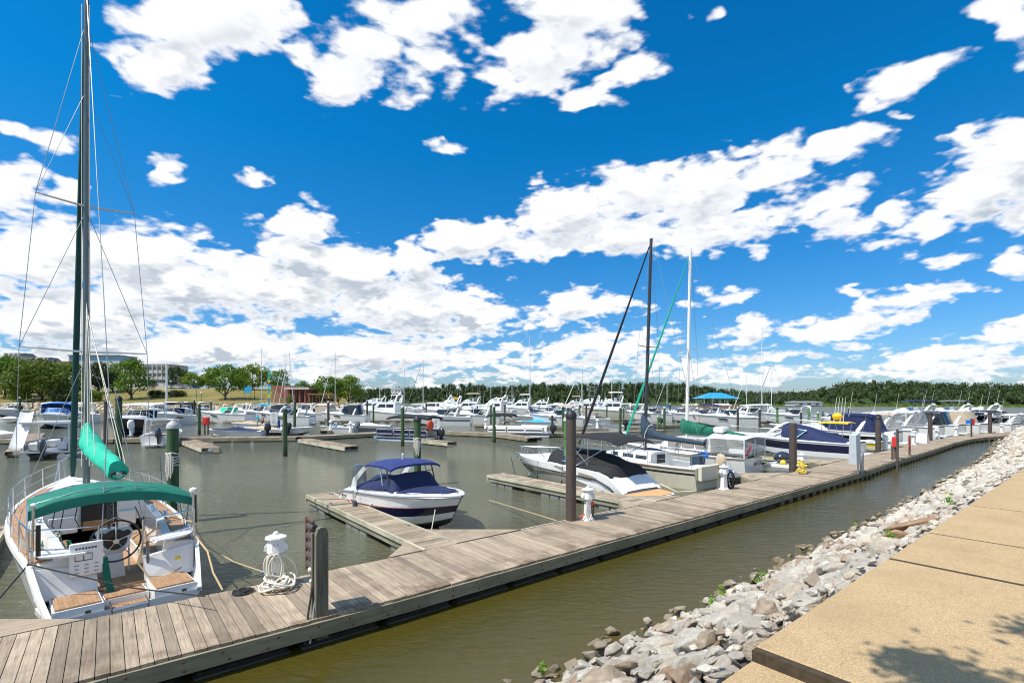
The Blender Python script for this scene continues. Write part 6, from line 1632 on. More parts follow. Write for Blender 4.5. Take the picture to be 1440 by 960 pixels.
    for f, yy, zz in ((.12,.12,6.8),(.35,.16,6.6),(.58,.16,6.6),(.82,-.13,6.5),(.95,-.12,6.4)):
        c = g0+ax*f; m.tube([(mx-.05,0,zz), (c.x, c.y+yy*1.1, c.z+.30), (c.x, c.y+yy*1.3, c.z-.02)], .010, 'rope_white', 4)
    m.tube([tuple(g0+ax*.93), (2.2,-.25,.9)], .014, 'rope_white', 5); m.tube([(mx,.10,2.2),(mx,.10,14.8)], .010, 'rope_white', 4); m.tube([(mx-.10,-.05,2.2),(mx-.09,-.05,14.8)], .010, 'rope_white', 4); m.build('lazy_jack', t)
    # cockpit clutter
    m = MB(); rr = random.Random(4)
    for k in range(14):
        cx, cy, rad = 2.1+rr.gauss(0,.16), .92+rr.gauss(0,.08), rr.uniform(.12,.24)
        m.tube([(cx+rad*math.cos(a), cy+rad*.6*math.sin(a), .80+.05*k*.5+.08*math.sin(a*2+k)) for a in [6.4*j/14 for j in range(15)]], .014, 'rope_white' if k % 3 else 'rope_green', 5)
    m.build('sheet_coil', t)
    m = MB(); m.tube([(1.35,.98,.75),(1.5,1.0,1.0),(1.85,.98,1.15)], [.07,.09,.06], 'canvas_green', 8); m.tube([(2.0,.60,.78),(2.1,.62,1.0)], .04, 'rope_green', 6); m.build('cloth_bundle', t)
    for (xx,yy) in ((3.1,1.05),(3.1,-1.05),(2.2,-1.12)): MB().lathe([(.07,0),(.06,.05),(.045,.09),(.06,.14),(.02,.15)], 'steel', 12, (xx,yy,1.22)).build('winch', t)
    m = MB()
    m.tube([(3.3,-.70,1.35),(2.9,-.72,1.2),(2.3,-.72,.95),(2.2,-.5,.8)], .011, 'rope_black', 5); m.build('loose_line', t); m = MB(); m.tube([(3.5,.35,1.62),(3.45,.42,1.2),(3.40,.30,.9),(3.5,.25,1.5)], .011, 'rope_black', 5); m.build('loose_line', t); m = MB(); m.tube([(3.5,.75,1.5),(3.45,.82,1.1),(3.42,.70,.9),(3.5,.6,1.5)], .011, 'rope_black', 5); m.build('loose_line', t); m = MB()
    m.tube([(.1,-.95,.70),(-.05,-.98,.55),(-.15,-.7,.46),(-.1,-.4,.52),(.05,-.25,.8),(.3,-.4,1.2),(.5,-.9,1.5),(.2,-1.22,1.4)], .016, 'rope_tan', 6); m.build('loose_line', t)
    MB().lathe([(.05,-.01),(.07,.01),(.05,.03)], 'paint_yellow', 10, (-.0,-.92,.72), 'x').build('shore_inlet', t)
    for sy in (1,-1): MB().tube([(-.05+.2,sy*1.22,H.z(.1)+.06),(.35,sy*1.24,H.z(.3)+.06)], .02, 'steel', 6).build('cleat', t)
    M = t.matrix_basis if False else Matrix.Translation(t.location) @ Matrix.Rotation(rz, 4, 'Z')
    return t, lambda v: (M @ Vector(v))
simple('mast_dark_a', (.13,.17,.17), .35, metal=.6, var=.08)
simple('canvas_jib', (.005,.055,.045), .8, var=.2)
_, LW = near_sailboat()
def rope(name, label, pts, r=.013, mat='rope_tan', cat='rope', sag=0.0):
    P = [Vector(p) for p in pts]; out = []
    if len(P) == 2:
        for i in range(13):
            f = i/12; q = P[0].lerp(P[1], f); q.z -= sag*4*f*(1-f); out.append(q)
    else: out = P
    c = out[0].copy(); t = thing(name, label, cat, c); MB().tube([q-c for q in out], r, mat, 6).build('line', t); return t
rope('mooring_line', 'thin dark mooring line stretched low across the stern of the teal topped sailboat', [LW((.12,1.30,1.10)), LW((-.95,.0,.62)), G(288,838,.72)], .012, 'rope_black')
rope('mooring_line', 'short black line tied at the left quarter of the teal topped sailboat', [LW((.2,1.28,1.08)), LW((-.15,1.62,.7)), LW((-.3,1.75,.55))], .014, 'rope_black')
rope('mooring_line', 'tan rope drooping from the right quarter of the sailboat to the dock', [LW((.2,-1.28,1.08)), G(292,775,1.0), G(300,805,.7), G(313,829,.47)], .018, 'rope_tan')
rope('mooring_line', 'long tan rope running from the nearest pedestal out over the water to the left', [G(377,806,.58), G(330,790,.55), G(290,768,.62), LW((1.2,-1.5,1.1))], .012, 'rope_tan')
rope('mooring_line', 'black line from the mast area to the green piling with the white rope', [LW((4.2,-1.45,1.2)), G(225,642,1.9)], .012, 'rope_black', sag=-.02)
t = thing('boat_fender', 'grey and black fender hanging at the left quarter of the teal topped sailboat', 'fender', LW((.2,1.95,0))); 
MB().lathe([(.02,.98),(.05,.90),(.14,.80),(.17,.62),(.17,.46)], 'canvas_slate', 12).build('upper', t); MB().lathe([(.17,.46),(.18,.3),(.16,.14),(.06,.04),(.02,.02)], 'rubber', 12).build('lower', t)

# ================================================================ white and navy bowrider
def bowrider():
    st, bw = SP(7.62,18.3), SP(8.22,12.45); hd = (bw-st).normalized(); rz = math.atan2(hd.y, hd.x); L = (bw-st).length; B = 2.35
    t = thing('bowrider_boat', 'white and navy bowrider with blue bimini and blue covers moored beside the nearest finger pier', 'motorboat', st, rz)
    def wfn(x):
        q = x/L
        if q < .35: return B/2*(.90+.10*math.sin(q/.35*math.pi/2))
        return B/2*max(.012, (1-((q-.35)/.65)**3.4))**.9
    def zfn(x): q = x/L; return .82+.34*q**1.1-.10*math.exp(-((q-.12)/.10)**2)*0-.16*max(0,1-q/.09)
    H = make_hull(t, L, B, 1, 1, ['gelcoat','gelcoat','gelcoat_navy','gelcoat_navy','gelcoat_red','gelcoat_clean'], [0,.10,.28,.42,.56,.585,1], rake=.75, draft=.3, chine=.84, n=24, wfn=wfn, zfn=zfn, transom='gelcoat_clean')
    make_deck(t, H, (L*.10, L*.36), .35, .24, 'gelcoat_clean', camber=.06); rub_rail(t, H, 'plastic_grey', .022, dz=-.05)
    # swooping graphic on the side
    for s in (1,-1):
        m = MB()
        def sidepoint(x, f): W_, Z = H.w(x), H.z(x); q = x/L; cw = W_*.84*(1-.45*q**3); cz = -.06+Z*.42*q**3.2; return (x, s*((cw+(W_-cw)*f**.85)+.012), cz+(Z-cz)*f)
        P = [sidepoint(L*(.14+.30*i/9), .66-.34*(1-i/9)**.0*math.sin(i/9*math.pi*.5)*0 - .30*math.sin(i/9*math.pi)) for i in range(10)]
        m.tube(P, .012, 'gelcoat_clean', 5); m.build('stripe', t)
        m = MB(); a = [sidepoint(L*.13,.62), sidepoint(L*.20,.64), sidepoint(L*.27,.48), sidepoint(L*.18,.42)]; m.add(a, [(0,1,2,3)], 'gelcoat_red'); m.build('stripe', t, 0)
    # covers
    def mound(u, v):
        x = L*(.13+.47*u); a = 2*v-1; w_ = (H.w(x)-.17)*(1-.03*u)
        hgt = .12+.52*u**1.1 + .26*math.exp(-((u-.30)/.17)**2)*math.exp(-((a+.15)/.35)**2)*.8
        if u > .90: hgt *= 1-(u-.90)/.10*.85
        return (x+(.0 if u < .9 else -.12*(u-.9)/.1*0), w_*a, H.z(x)+.03+hgt*(1-abs(a)**5*.8)+.012*math.sin(14*u+3*a))
    crumple(MB().sheet(mound, 30, 20, .03, 'canvas_navy').build('cockpit_cover', t, 60), .04, 3.5)
    def bowc(u, v):
        x = L*(.615+.30*u); a = 2*v-1; w_ = max(.04, (H.w(x)-.24)*(1-.10*u**3)); return (x, w_*a, H.z(x)+.055+.07*(1-a*a)*(1-u*.4)+.006*math.sin(11*u))
    MB().sheet(bowc, 12, 10, .03, 'canvas_navy').build('bow_cover', t, 60)
    for (x, y) in ((.93,.10),(.93,-.10),(.90,.32),(.90,-.32),(.96,0)): MB().lathe([(.03,0),(.03,.02),(.01,.03)], 'steel', 8, (L*x,y,H.z(L*x)+.045)).build('deck_fitting', t)
    # tower and bimini
    m = MB()
    for s in (1,-1):
        R0 = [(L*.17,s*(H.w(L*.15)-.12),.83),(L*.20,s*(H.w(L*.2)-.12),1.25),(L*.29,s*.95,1.68),(L*.40,s*.90,1.86)]
        rings = []
        for i, p in enumerate(R0):
            k = (.20,.15,.10,.06)[i]; rings.append([(p[0]-k,p[1]-s*.03,p[2]),(p[0],p[1]+s*.03,p[2]+.05),(p[0]+k,p[1]-s*.03,p[2]-.03)])
        m.loft(rings, 'gelcoat_clean')
    tw = m.build('tower', t, 40)
    m = MB()
    for s in (1,-1): m.tube([(L*.50,s*.92,1.02),(L*.45,s*.88,1.86)], .024, 'alu', 6); m.tube([(L*.56,s*.92,1.05),(L*.52,s*.88,1.86)], .024, 'mast_dark', 6); m.build('tower_strut', t); m = MB()
    m.tube([(L*.47,.92,1.2),(L*.54,.92,1.4)], .016, 'alu', 6); m.build('tower_step', t); m = MB(); m.tube([(L*.46,.92,1.5),(L*.53,.92,1.6)], .016, 'alu', 6); m.build('tower_step', t)
    bm_ = MB().sheet(lambda u, v: (L*(.31+.28*u), (2*v-1)*.98, 1.88+.07*(1-(2*v-1)**2)+.03*math.sin(math.pi*u)-.05*abs(2*u-1)**6-.06*abs(2*v-1)**12), 10, 12, .07, 'canvas_navy_b').build('bimini', t, 60)
    MB().lathe([(.035,0),(.035,.13),(.045,.15),(.01,.2)], 'plastic_white', 8, (L*.45,0,1.99)).build('anchor_light', t)
    MB().tube([(L*.28,.1,1.15),(L*.30,.1,1.85)], .012, 'mast_dark', 5).build('tent_pole', t)
    outboard(t, -.05, 0, .45, 1.15, 'plastic_grey_b')
    MB().loft([[(-.02,-.9,.26),(-.02,.9,.26),(-.02,.9,.36),(-.02,-.9,.36)],[(-.42,-.85,.26),(-.42,.85,.26),(-.42,.85,.34),(-.42,-.85,.34)]], 'gelcoat_clean').build('swim_platform', t, 0)
    for s, yy in ((-1, None),):
        x = L*.30; m = MB(); m.tube([(x,s*(H.w(x)+.02),H.z(x)+.05),(x,s*(H.w(x)+.13),H.z(x)-.2)], .012, 'rope_black', 5); m.build('fender_line', t)
        fender(t, x, s*(H.w(x)+.13), .35, 'canvas_slate', .09, .45)
    for k in (.13,.15,.17): MB().lathe([(.03,-.01),(.03,.01)], 'plastic_black', 8, (L*k-.3, -H.w(L*.1)-.005, .62+.0), 'y').build('vent', t)
    # registration letters on both bows
    for s in (1,-1):
        x = L*.70; dx = .01; p0 = Vector(sidep(H, L, x-.3, s, .64)); p1 = Vector(sidep(H, L, x+.3, s, .64)); pz = Vector(sidep(H, L, x, s, .72))-Vector(sidep(H, L, x, s, .56))
        ex = (p1-p0).normalized()*(1 if s < 0 else -1); ey = (pz-ex*pz.dot(ex)).normalized(); ez = ex.cross(ey)
        o = text_part('MD 3281 BN', .125, 'gelcoat_clean', t, (0,0,0), (0,0,0), 'registration', .003); M = Matrix((ex, ey, ez)).transposed().to_4x4(); M.translation = Vector(sidep(H, L, x, s, .64))+ez*.02
        o.matrix_local = M
    return t
def sidep(H, L, x, s, f):
    W_, Z = H.w(x), H.z(x); q = x/L; cw = W_*.84*(1-.45*q**3); cz = -.06+Z*.42*q**3.2; z = cz+(Z-cz)*f
    return (x-.75*max(0,1-z/H.z(L))*q**3.5, s*(cw+(W_-cw)*f**.85), z)
simple('canvas_navy_b', (.020,.038,.165), .8, var=.12, bump=.2, bscale=6)
simple('plastic_grey_b', (.075,.085,.10), .22, coat=.5)
bowrider()
rope('bow_line', 'thin pale line from the bowrider bow down to the finger pier', [G(612,716,1.0), G(607,744,.5)], .012, 'rope_white')
rope('mooring_line', 'pale rope sagging from the dock beside the closest brown piling out to the bowrider', [G(783,732,.55), G(735,717,.30), G(688,703,.1)], .016, 'rope_tan')

# ================================================================ taupe and white cruiser with black covers
def black_cruiser():
    st = SP(16.55, 12.1); hd = Vector((-UY, UX, 0)); rz = math.atan2(hd.y, hd.x)-R(1.5); L, B = 7.9, 2.75
    t = thing('express_cruiser', 'white and taupe express cruiser with black bimini and black cockpit cover', 'motorboat', st, rz)
    def zfn(x): q = x/L; return 1.02+.20*q**1.0+.10*math.sin(q*math.pi)-.62*max(0,1-q/.13)**1.3
    H = make_hull(t, L, B, 1, 1, ['gelcoat_taupe','gelcoat_taupe','gelcoat_taupe','gelcoat_clean'], [0,.2,.5,.74,1], rake=1.0, draft=.4, kk=2.3, n=26, zfn=zfn, transom='gelcoat_clean', bottom='gelcoat')
    make_deck(t, H, (L*.16, L*.46), .5, .26, 'gelcoat_clean'); rub_rail(t, H, 'gelcoat_black', .028, dz=-.30)
    # white swoosh over the quarter, window insets
    def sp_(x, s, f, o=.012):
        W_, Z = H.w(x), H.z(x); q = x/L; cw = W_*.86*(1-.45*q**3); cz = -.06+Z*.42*q**3.2; return (x, s*((cw+(W_-cw)*f**.85)+o), cz+(Z-cz)*f)
    for s in (1,-1):
        m = MB(); top, bot = [], []
        for i in range(14):
            f = i/13; x = L*(.01+.62*f); top.append(sp_(x,s,.99,.02)); bot.append(sp_(x,s,.10+.66*math.sin(min(1,f*1.08)*math.pi/2)**.9,.02))
        m.loft([top, bot], 'gelcoat_clean', closed=False, cap=False); m.build('side_moulding', t, 60)
        m = MB(); P = [sp_(L*a,s,f,.035) for a, f in ((.16,.80),(.20,.86),(.46,.97),(.47,.93),(.36,.76),(.20,.68))]; m.add(P, [tuple(range(6))], 'gelcoat_taupe'); m.build('side_window', t, 0)
        m = MB(); P = [sp_(L*a,s,f,.03) for a, f in ((.70,.52),(.74,.64),(.90,.66),(.89,.56),(.82,.44),(.74,.40))]; m.add(P, [tuple(range(6))], 'glass_dark'); m.build('hull_window', t, 0)
    xa, xb = L*.50, L*.90
    m = MB(); m.sheet(lambda u, v: (xa+(xb-xa)*u, (2*v-1)*max(.1, H.w(xa+(xb-xa)*u)-.28), H.z(xa+(xb-xa)*u)+.04+.30*(1-u**1.5)*(1-abs(2*v-1)**3)), 10, 8, .05, 'gelcoat_clean'); m.build('cabin_trunk', t, 60)
    windshield(t, L*.66, L*.42, B*.42, H.z(L*.5)+.14, H.z(L*.5)+.58, .55, 'glass_tint', 'steel', 12)
    # cockpit cover, highest at the windshield and sloping to the stern
    def cov(u, v):
        x = L*(.055+.505*u); a = 2*v-1; w_ = H.w(x)-.10-.10*u
        return (x, w_*a, H.z(max(x,L*.14))+.04 + (.16+.42*math.sin(min(1,u*1.25)*math.pi/2)*1.0)*(1-abs(a)**4) - (.0 if u > .09 else .62*(1-u/.09)) + .02*math.sin(9*u+5*a))
    crumple(MB().sheet(cov, 26, 18, .03, 'canvas_black').build('cockpit_cover', t, 60), .05, 3)
    zt = 2.42
    bm_ = MB().sheet(lambda u, v: (L*(.04+.38*u), (2*v-1)*1.14, zt+.05+.14*(1-(2*v-1)**2)-.22*abs(2*u-1)**3*(1.0 if u < .5 else .55)+.02*math.sin(2*math.pi*u*2)), 16, 10, .035, 'canvas_black').build('bimini', t, 60); crumple(bm_, .03, 2.5)
    m = MB()
    for (xb_, xt) in ((.34,.07),(.40,.24),(.40,.40)):
        for s in (1,-1): m.tube([(L*xb_,s*(H.w(L*xb_)-.14),H.z(L*xb_)),(L*xt,s*1.14,zt-.12)], .016, 'steel', 6)
    for s in (1,-1): m.tube([(L*.24,s*1.15,1.15),(L*.24,s*1.14,zt-.02)], .014, 'steel', 6); m.tube([(L*.24,s*1.12,1.3),(L*.40,s*1.14,zt-.05)], .014, 'steel', 6)
    m.build('bimini_frame', t)
    bow_rail(t, H, L*.55, .42, 'steel', .015, 5)
    sp2 = MB().loft([[(.10,-1.18,.24),(.10,1.18,.24),(.10,1.18,.36),(.10,-1.18,.36)],[(-.75,-1.05,.22),(-.75,1.05,.22),(-.75,1.05,.33),(-.75,-1.05,.33)],[(-.92,-.75,.22),(-.92,.75,.22),(-.92,.75,.32),(-.92,-.75,.32)]], 'gelcoat_clean').build('swim_platform', t, 0)
    MB().loft([[(.05,-1.08,.365),(.05,1.08,.365),(.05,1.08,.385),(.05,-1.08,.385)],[(-.70,-.96,.34),(-.70,.96,.34),(-.70,.96,.36),(-.70,-.96,.36)],[(-.84,-.70,.33),(-.84,.70,.33),(-.84,.70,.35),(-.84,-.70,.35)]], 'teak_pale').build('teak_pad', sp2, 0)
    MB().prism([(.15,.36),(.75,.36),(.75,.85),(.45,.62)], 1.12, 1.05, 'gelcoat_clean').build('stern_seat', t, 0)
    m = MB(); m.box((L+.05,0,H.z(L)+.02),(.45,.22,.06),'steel'); m.lathe([(.02,-.16),(.09,-.1),(.05,.12),(.02,.14)], 'steel', 8, (L+.22,0,H.z(L)-.05)); m.build('anchor', t)
    for k in (.40,.62): m = MB(); x = L*k; m.tube([(x,(H.w(x)+.03),H.z(x)+.02),(x,(H.w(x)+.05),.55)], .010, 'rope_black', 5); m.box((x,H.w(x)+.06,.50),(.05,.05,.12),'plastic_black'); m.build('fender_line', t)
    return t
simple('teak_pale', (.62,.36,.16), .7, var=.12, scale=6)
black_cruiser()
rope('bow_line', 'dark line from the taupe cruiser bow to the end of its finger pier', [SP(16.2,20.0,1.1), SP(15.0,18.2,.5)], .018, 'rope_black')
rope('stern_line', 'pale rope trailing from the black covered cruiser stern to the dock', [SP(17.6,12.0,.6), SP(17.7,11.3,.35), SP(17.9,10.6,.47)], .018, 'rope_white')

# ================================================================ cream sailboat with navy cover and dark mast
rzN = math.atan2(UX, -UY)
t, H = sailboat('cream sailboat with a dark mast, slate blue boom cover and black furled jib', SP(21.2,12.0), rzN-R(2), L=8.3, B=2.75, mast_h=12.35, hull_m='gelcoat_cream', cover='canvas_slate', mast='mast_dark', jib='canvas_black', mast_x=.42, boom=.40, boom_z=2.22, tilt=(-.1,-.42), centre=False, furl_r=.09, mr=.09, boom_slope=-.18, stripe='rubber')
MB().ball((.45,-.5,1.45), .21, 'paint_blue', 14, 10, (1,1,.8)).build('buoy', t)
MB().box((.62,-.25,1.2),(.5,.55,.6),'canvas_slate',bev=.08).build('motor_bag', t)
o = outboard(t, -.02, -.75, .78, .8, 'canvas_tan')
m = MB(); m.tube([(.12,-.9,1.0),(-.2,-.9,1.45),(-.25,-.75,1.6)], .016, 'steel', 5); m.box((-.12,.0,.75),(.18,1.5,.7),'gelcoat_cream', bev=.04); m.build('stern_ladder', t)
MB().sheet(lambda u, v: (2.7+1.6*u, -.55+(2*v-1)*.42, 1.50+.10*math.sin(math.pi*u)-.1*abs(2*v-1)), 5, 5, .03, 'canvas_navy').build('hatch_cover', t, 50)
m = MB()
for s in (-.15,.15): m.tube([(3.4,s,1.6),(3.3,s*1.4,2.35),(3.1,s,2.75),(3.0,0,2.8)], .02, 'rope_white', 5)
m.build('cover_strap', t)
# teal furled headsail leaning across belongs to the white mast boat
t, H = sailboat('white pilothouse sailboat with a dark green boom cover, white mast and curtained cockpit', SP(27.0,12.6), rzN+R(1), L=8.6, B=3.0, mast_h=13.0, hull_m='gelcoat', cover=None, mast='mast_white', jib='canvas_teal', mast_x=.46, boom=.40, boom_z=2.15, tilt=(-.1,-.28), centre=False, furl_r=.085, mr=.10, boom_slope=-.12)
rings = []
for i in range(10):
    f = i/9; x = 8.6*.46+.25-3.7*f; hgt = .95-.72*f**.8; w_ = .30-.14*f; z = 2.02-.05*f
    rings.append([(x,w_*math.cos(q),z+hgt/2+hgt/2*math.sin(q)) for q in [2*math.pi*j/10 for j in range(10)]])
MB().loft(rings, 'canvas_darkgreen').build('sail_cover', t, 60)
m = MB(); m.prism([(1.9,1.15),(5.2,1.25),(4.7,1.85),(1.9,1.9)], 1.02, .92, 'gelcoat'); ph = m.build('pilothouse', t, 0)
for s in (1,-1):
    for a, b_ in ((2.05,2.8),(2.9,3.65),(3.75,4.55)): MB().plate([(a,s*1.02,1.38),(b_,s*1.02,1.38),(b_,s*.965,1.86),(a,s*.965,1.86)][::s], .05, 'curtain').build('window', ph, 0)
MB().sheet(lambda u, v: (-.1+2.1*u, (2*v-1)*1.22, 1.98+.26*(1-abs(2*v-1)**1.6)*(.35+.65*u)), 6, 8, .03, 'canvas_white').build('cockpit_top', t, 40)
m = MB(); P = [(2.0,1.2),(-.05,1.22),(-.05,-1.22),(2.0,-1.2)]
m.loft([[(x,y,1.12) for x,y in P],[(x,y,1.98) for x,y in P]], 'vinyl_clear', closed=False, cap=False); m.build('clear_curtain', t, 0)
for x,y in ((-.08,1.24),(-.08,-1.24),(1.0,-1.25),(2.0,-1.22),(-.08,0)): MB().tube([(x,y,1.0),(x,y,2.0)], .03, 'gelcoat_clean', 5).build('curtain_post', t)
MB().box((1.7,.2,2.40),(.55,.8,.34),'gelcoat_clean',bev=.08).build('locker', t)
m = MB()
for k in range(6): m.tube([(.05,-.2+.03*k+.0,1.15)]+[(-.05+.02*k,-.2+.22*math.cos(a),1.18+.22*math.sin(a)) for a in [6.28*j/12 for j in range(13)]], .022, 'rope_green' if k % 2 else 'rope_white', 5)
m.build('hose_coil', t)
MB().tube([(-.1,1.0,1.15),(-.15,.55,1.62)], [.05,.035], 'paint_red', 6).build('rolled_flag', t)
m = MB(); m.prism([(-.02,1.22),(.8,1.22),(.8,1.45),(-.02,1.45)], 1.15, 1.1, 'gelcoat_clean'); m.build('stern_box', t, 0)
o = text_part('Ad Lib', .34, 'lamp_black', t, (-.03,-.45,.62), (R(90),0,R(-90)), 'boat_name', .004, .25)
t = thing('dinghy_motor', 'grey covered outboard lying on a white float beside the flat topped brown piling', 'outboard motor', SP(29.3,12.0,0), rzN)
MB().box((0,0,.42),(1.5,1.5,.18),'gelcoat', bev=.03).build('raft', t); MB().ball((0.1,-.1,.85), .45, 'outboard_navy', 14, 10, (1,1.25,.75)).build('cowl', t); MB().ball((-.2,.55,.62), .16, 'paint_yellow', 10, 6).build('buoy', t)

# ================================================================ navy striped cruiser and its neighbours along the dock
t, H = cruiser('white cruiser with a broad navy hull stripe and navy canvas behind the grey dock steps', SP(41.2,11.7), rzN+R(1), L=9.4, B=3.0, stripe='gelcoat_navy', hull_m='gelcoat_clean', lower='gelcoat_clean', cv='canvas_navy', top=None, cover=None, dome=False, ws='glass_tint', ant=0, name='sport_cruiser', splits=(0,.12,.36,.84,1), arch_on=False)
def fan(u, v):
    x = .55+4.35*u; a = 2*v-1; w0 = H.w(x)-.10; return (x, a*w0*(1-.20*u*abs(a)**2), H.z(x)+.04+(.08+1.00*math.sin(u*math.pi/2)**1.2)*(1-abs(a)**4))
crumple(MB().sheet(fan, 16, 16, .04, 'canvas_navy').build('aft_canopy', t, 60), .04, 2)
m = MB(); rings = []
for i in range(11):
    q = math.pi*i/10; y = math.cos(q); hh = math.sin(q)**.55; x = 6.0-1.15*hh; rings.append([(x-.16,y*1.30,1.25+1.10*hh),(x+.02,y*1.36,1.25+1.16*hh),(x+.20,y*1.30,1.25+1.08*hh),(x+.02,y*1.22,1.25+1.02*hh)])
m.loft(rings, 'gelcoat_clean'); m.build('windshield_arch', t, 50)
t, H = runabout('white boat with a bright yellow hull band and yellow top moored behind the pilings', SP(47.6,12.0), rzN, L=7.2, B=2.5, hull_m='gelcoat_yellow', lower='gelcoat', cv=None, full=False, ttop='gelcoat_yellow', centre=False, motor='plastic_white', name='fishing_boat')
for k in range(4): MB().tube([(2.6+.35*k,.6-.4*k,2.3),(2.4+.35*k,.6-.4*k,4.3)], [.03,.012], 'plastic_white', 5).build('fishing_rod', t)
MB().ball((3.2,0,2.75), .42, 'gelcoat_yellow', 10, 8, (1,1,.7)).build('top_box', t)
cruiser('white cruiser with a big navy canopy and clear panels, moored past the yellow boat', SP(54.2,12.6), rzN, L=10.5, B=3.3, hull_m='gelcoat_clean', stripe='gelcoat_black', cv='canvas_navy', top='bimini', encl='canvas_navy', cover='canvas_navy', ant=1)
cruiser('white cruiser with pinkish tan canvas and an arch, second past the yellow boat', SP(60.8,12.8), rzN, L=9.5, B=3.1, cv='canvas_tan', top='bimini', encl='vinyl_clear', ant=1)
cruiser('white cruiser with a tall raised bow and see through canopy windows behind the tan one', AT(1322,53.5), rzN-R(4), L=11, B=3.5, cv='canvas_white', top='hard', encl='vinyl_clear', ant=1, fb=1.7)
yacht('large white flybridge yacht with a navy bimini at the right of the long dock', AT(1345,70), rzN-R(5), L=12.5, B=4.0, cv='canvas_navy', centre=False)
cruiser('white cruiser with charcoal side curtains under its arch, right end of the long dock', AT(1352,58), rzN-R(8), L=10.5, B=3.3, cv='canvas_grey', top='bimini', encl='glass_dark', ant=1)
cruiser('white cruiser with beige rear canvas, nearly last at the right end', AT(1384,60.5), rzN-R(12), L=9, B=3.1, cv='canvas_white', top='hard', encl='canvas_tan', ant=0)
cruiser('white cruiser with black bimini cut by the right edge of the photo', AT(1430,61), rzN-R(16), L=9.5, B=3.2, cv='canvas_black', top='bimini', encl=None, ant=1)
yacht('white yacht with grey flybridge seen over the last cruisers at right', AT(1392,74), rzN-R(10), L=12, B=4.0, cv='canvas_grey', centre=False, tower=False)
yacht('white hardtop yacht farthest right beyond the other cruisers', AT(1432,76), rzN-R(14), L=12, B=4.0, cv=None, centre=False)

for o in [x for x in COL.objects if x.parent is None and x.name.startswith(('motor_cruiser','flybridge_yacht'))]: o.scale = (1.05, 1.05, 1.16 if o.name.startswith('motor') else .92)
cruiser('white cruiser with a white hard top, partly cut by the right photo edge', AT(1462, 60), rzN-R(18), L=10, B=3.3, cv='canvas_white', top='hard', ant=1)
# ================================================================ boats across the basin: label, kind, px, waterline y, heading, options
def B_(kind, label, px_, py_, hd, **k):
    loc = G(px_, py_, 0.0); f = dict(c=cruiser, y=yacht, s=sailboat, r=runabout)[kind]
    k.setdefault('group', 'boats moored across the basin')
    if kind == 'c': k['centre'] = True
    r = f(label, loc, R(hd), **k)
    if kind == 'y': r[0].scale = (1.15, 1.25, 1.42)
    if kind == 'c' and (py_ < 603 or 'black hulled' in label): r[0].scale = (1.08, 1.12, 1.42) if px_ > 330 else (1.2, 1.3, 1.55)
    return r
t = pontoon('pontoon boat with an upper deck and white slide seen from astern at far left', G(84,640), R(118), L=6.5, B=2.7, cv=None, fence='plastic_grey', stripe='alu', motor='plastic_grey_b', slide=True)
for sy in (1,-1):
    for xx in (.5,3.6): MB().tube([(xx,sy*1.2,.55),(xx-.15,sy*1.22,2.5)], .04, 'gelcoat_clean', 6).build('deck_post', t)
MB().box((2.0,0,2.52),(3.9,2.6,.12),'gelcoat_clean').build('upper_deck', t, 0)
m = MB(); m.sheet(lambda u, v: (1.0-1.9*u, 1.15+(2*v-1)*.36, 3.2-2.35*u**.85+.12*abs(2*v-1)**2), 8, 6, .05, 'canvas_white'); m.build('slide', t, 50)
m = MB(); m.tube([(.3,-1.2,2.6),(.3,-1.2,3.1),(3.6,-1.2,3.1),(3.6,1.2,3.1),(1.4,1.2,3.1)], .025, 'alu', 5); m.build('upper_rail', t)
B_('c','cruiser with a royal blue windshield cover facing the camera behind the slide boat', 80, 601, -62, L=8.5, B=3.3, cv='canvas_blue', top='bimini', encl='canvas_blue', ws='canvas_blue', dome=False, ant=1)
B_('r','white runabout low at the far left edge before the boulders', 14, 594, -20, L=7, cv='canvas_white', motor='plastic_black')
B_('r','small white bow poking in at the left edge behind the stubby finger pier', -4, 622, 0, L=5.5, cv='canvas_white', motor=None)
B_('r','small dark boat between the boulders and the thin dark piling', 38, 585, 30, L=5.5, cv='canvas_black')
t, H = B_('c','black hulled express cruiser with white topsides pointing at the camera', 196, 610, -78, L=9, B=3.4, lower='gelcoat_black', stripe='gelcoat_black', hull_m='gelcoat_black', cv='canvas_white', top='hard', dome=False, ant=0, deck='gelcoat_clean')
t = thing('outboard_motor', 'white cowled outboard standing at the cross dock under the black hull', 'outboard motor', G(185,614,0), R(100)); outboard(t, .3, 0, .5, 1.5, 'plastic_white', name='cowl')
B_('c','white cruiser with a black bimini between the black hull and the white mast', 243, 598, -82, L=8.5, B=3.2, cv='canvas_black', top='bimini', dome=False, ant=0)
B_('c','white cabin boat behind the black bimini one near the white mast', 222, 586, -85, L=7.5, B=2.8, cv='canvas_white', top='hard', dome=False, ant=1)
t, H = B_('c','white pilothouse fishing boat with a hard top and dark outboard seen from astern', 233, 625, 112, L=6.8, B=2.5, cv='canvas_white', top='hard', encl='vinyl_clear', dome=False, ant=1, arch_on=False, name='pilothouse_boat')
outboard(t, -.05, -.35, .5, 1.3, 'outboard_navy')
B_('c','broad white cruiser with teal trimmed windshield lying side on', 322, 594, 172, L=9, B=3.1, cv='canvas_grey', top=None, arch_on=True, dome=False, ws='canvas_teal', ant=1)
B_('r','white runabout with a navy cockpit cover tied at the cross dock', 331, 615, 185, L=6.2, B=2.4, cv='canvas_navy', motor='plastic_black')
B_('r','low tan and black fish boat right of the navy covered runabout', 372, 612, 170, L=5.6, B=2.1, cv='canvas_tan', lower='gelcoat_black', motor='plastic_black')
B_('c','white cabin cruiser with dark side windows behind the people', 385, 592, 176, L=8.5, B=3, cv='canvas_white', top='hard', dome=False, ant=0, encl='glass_dark')
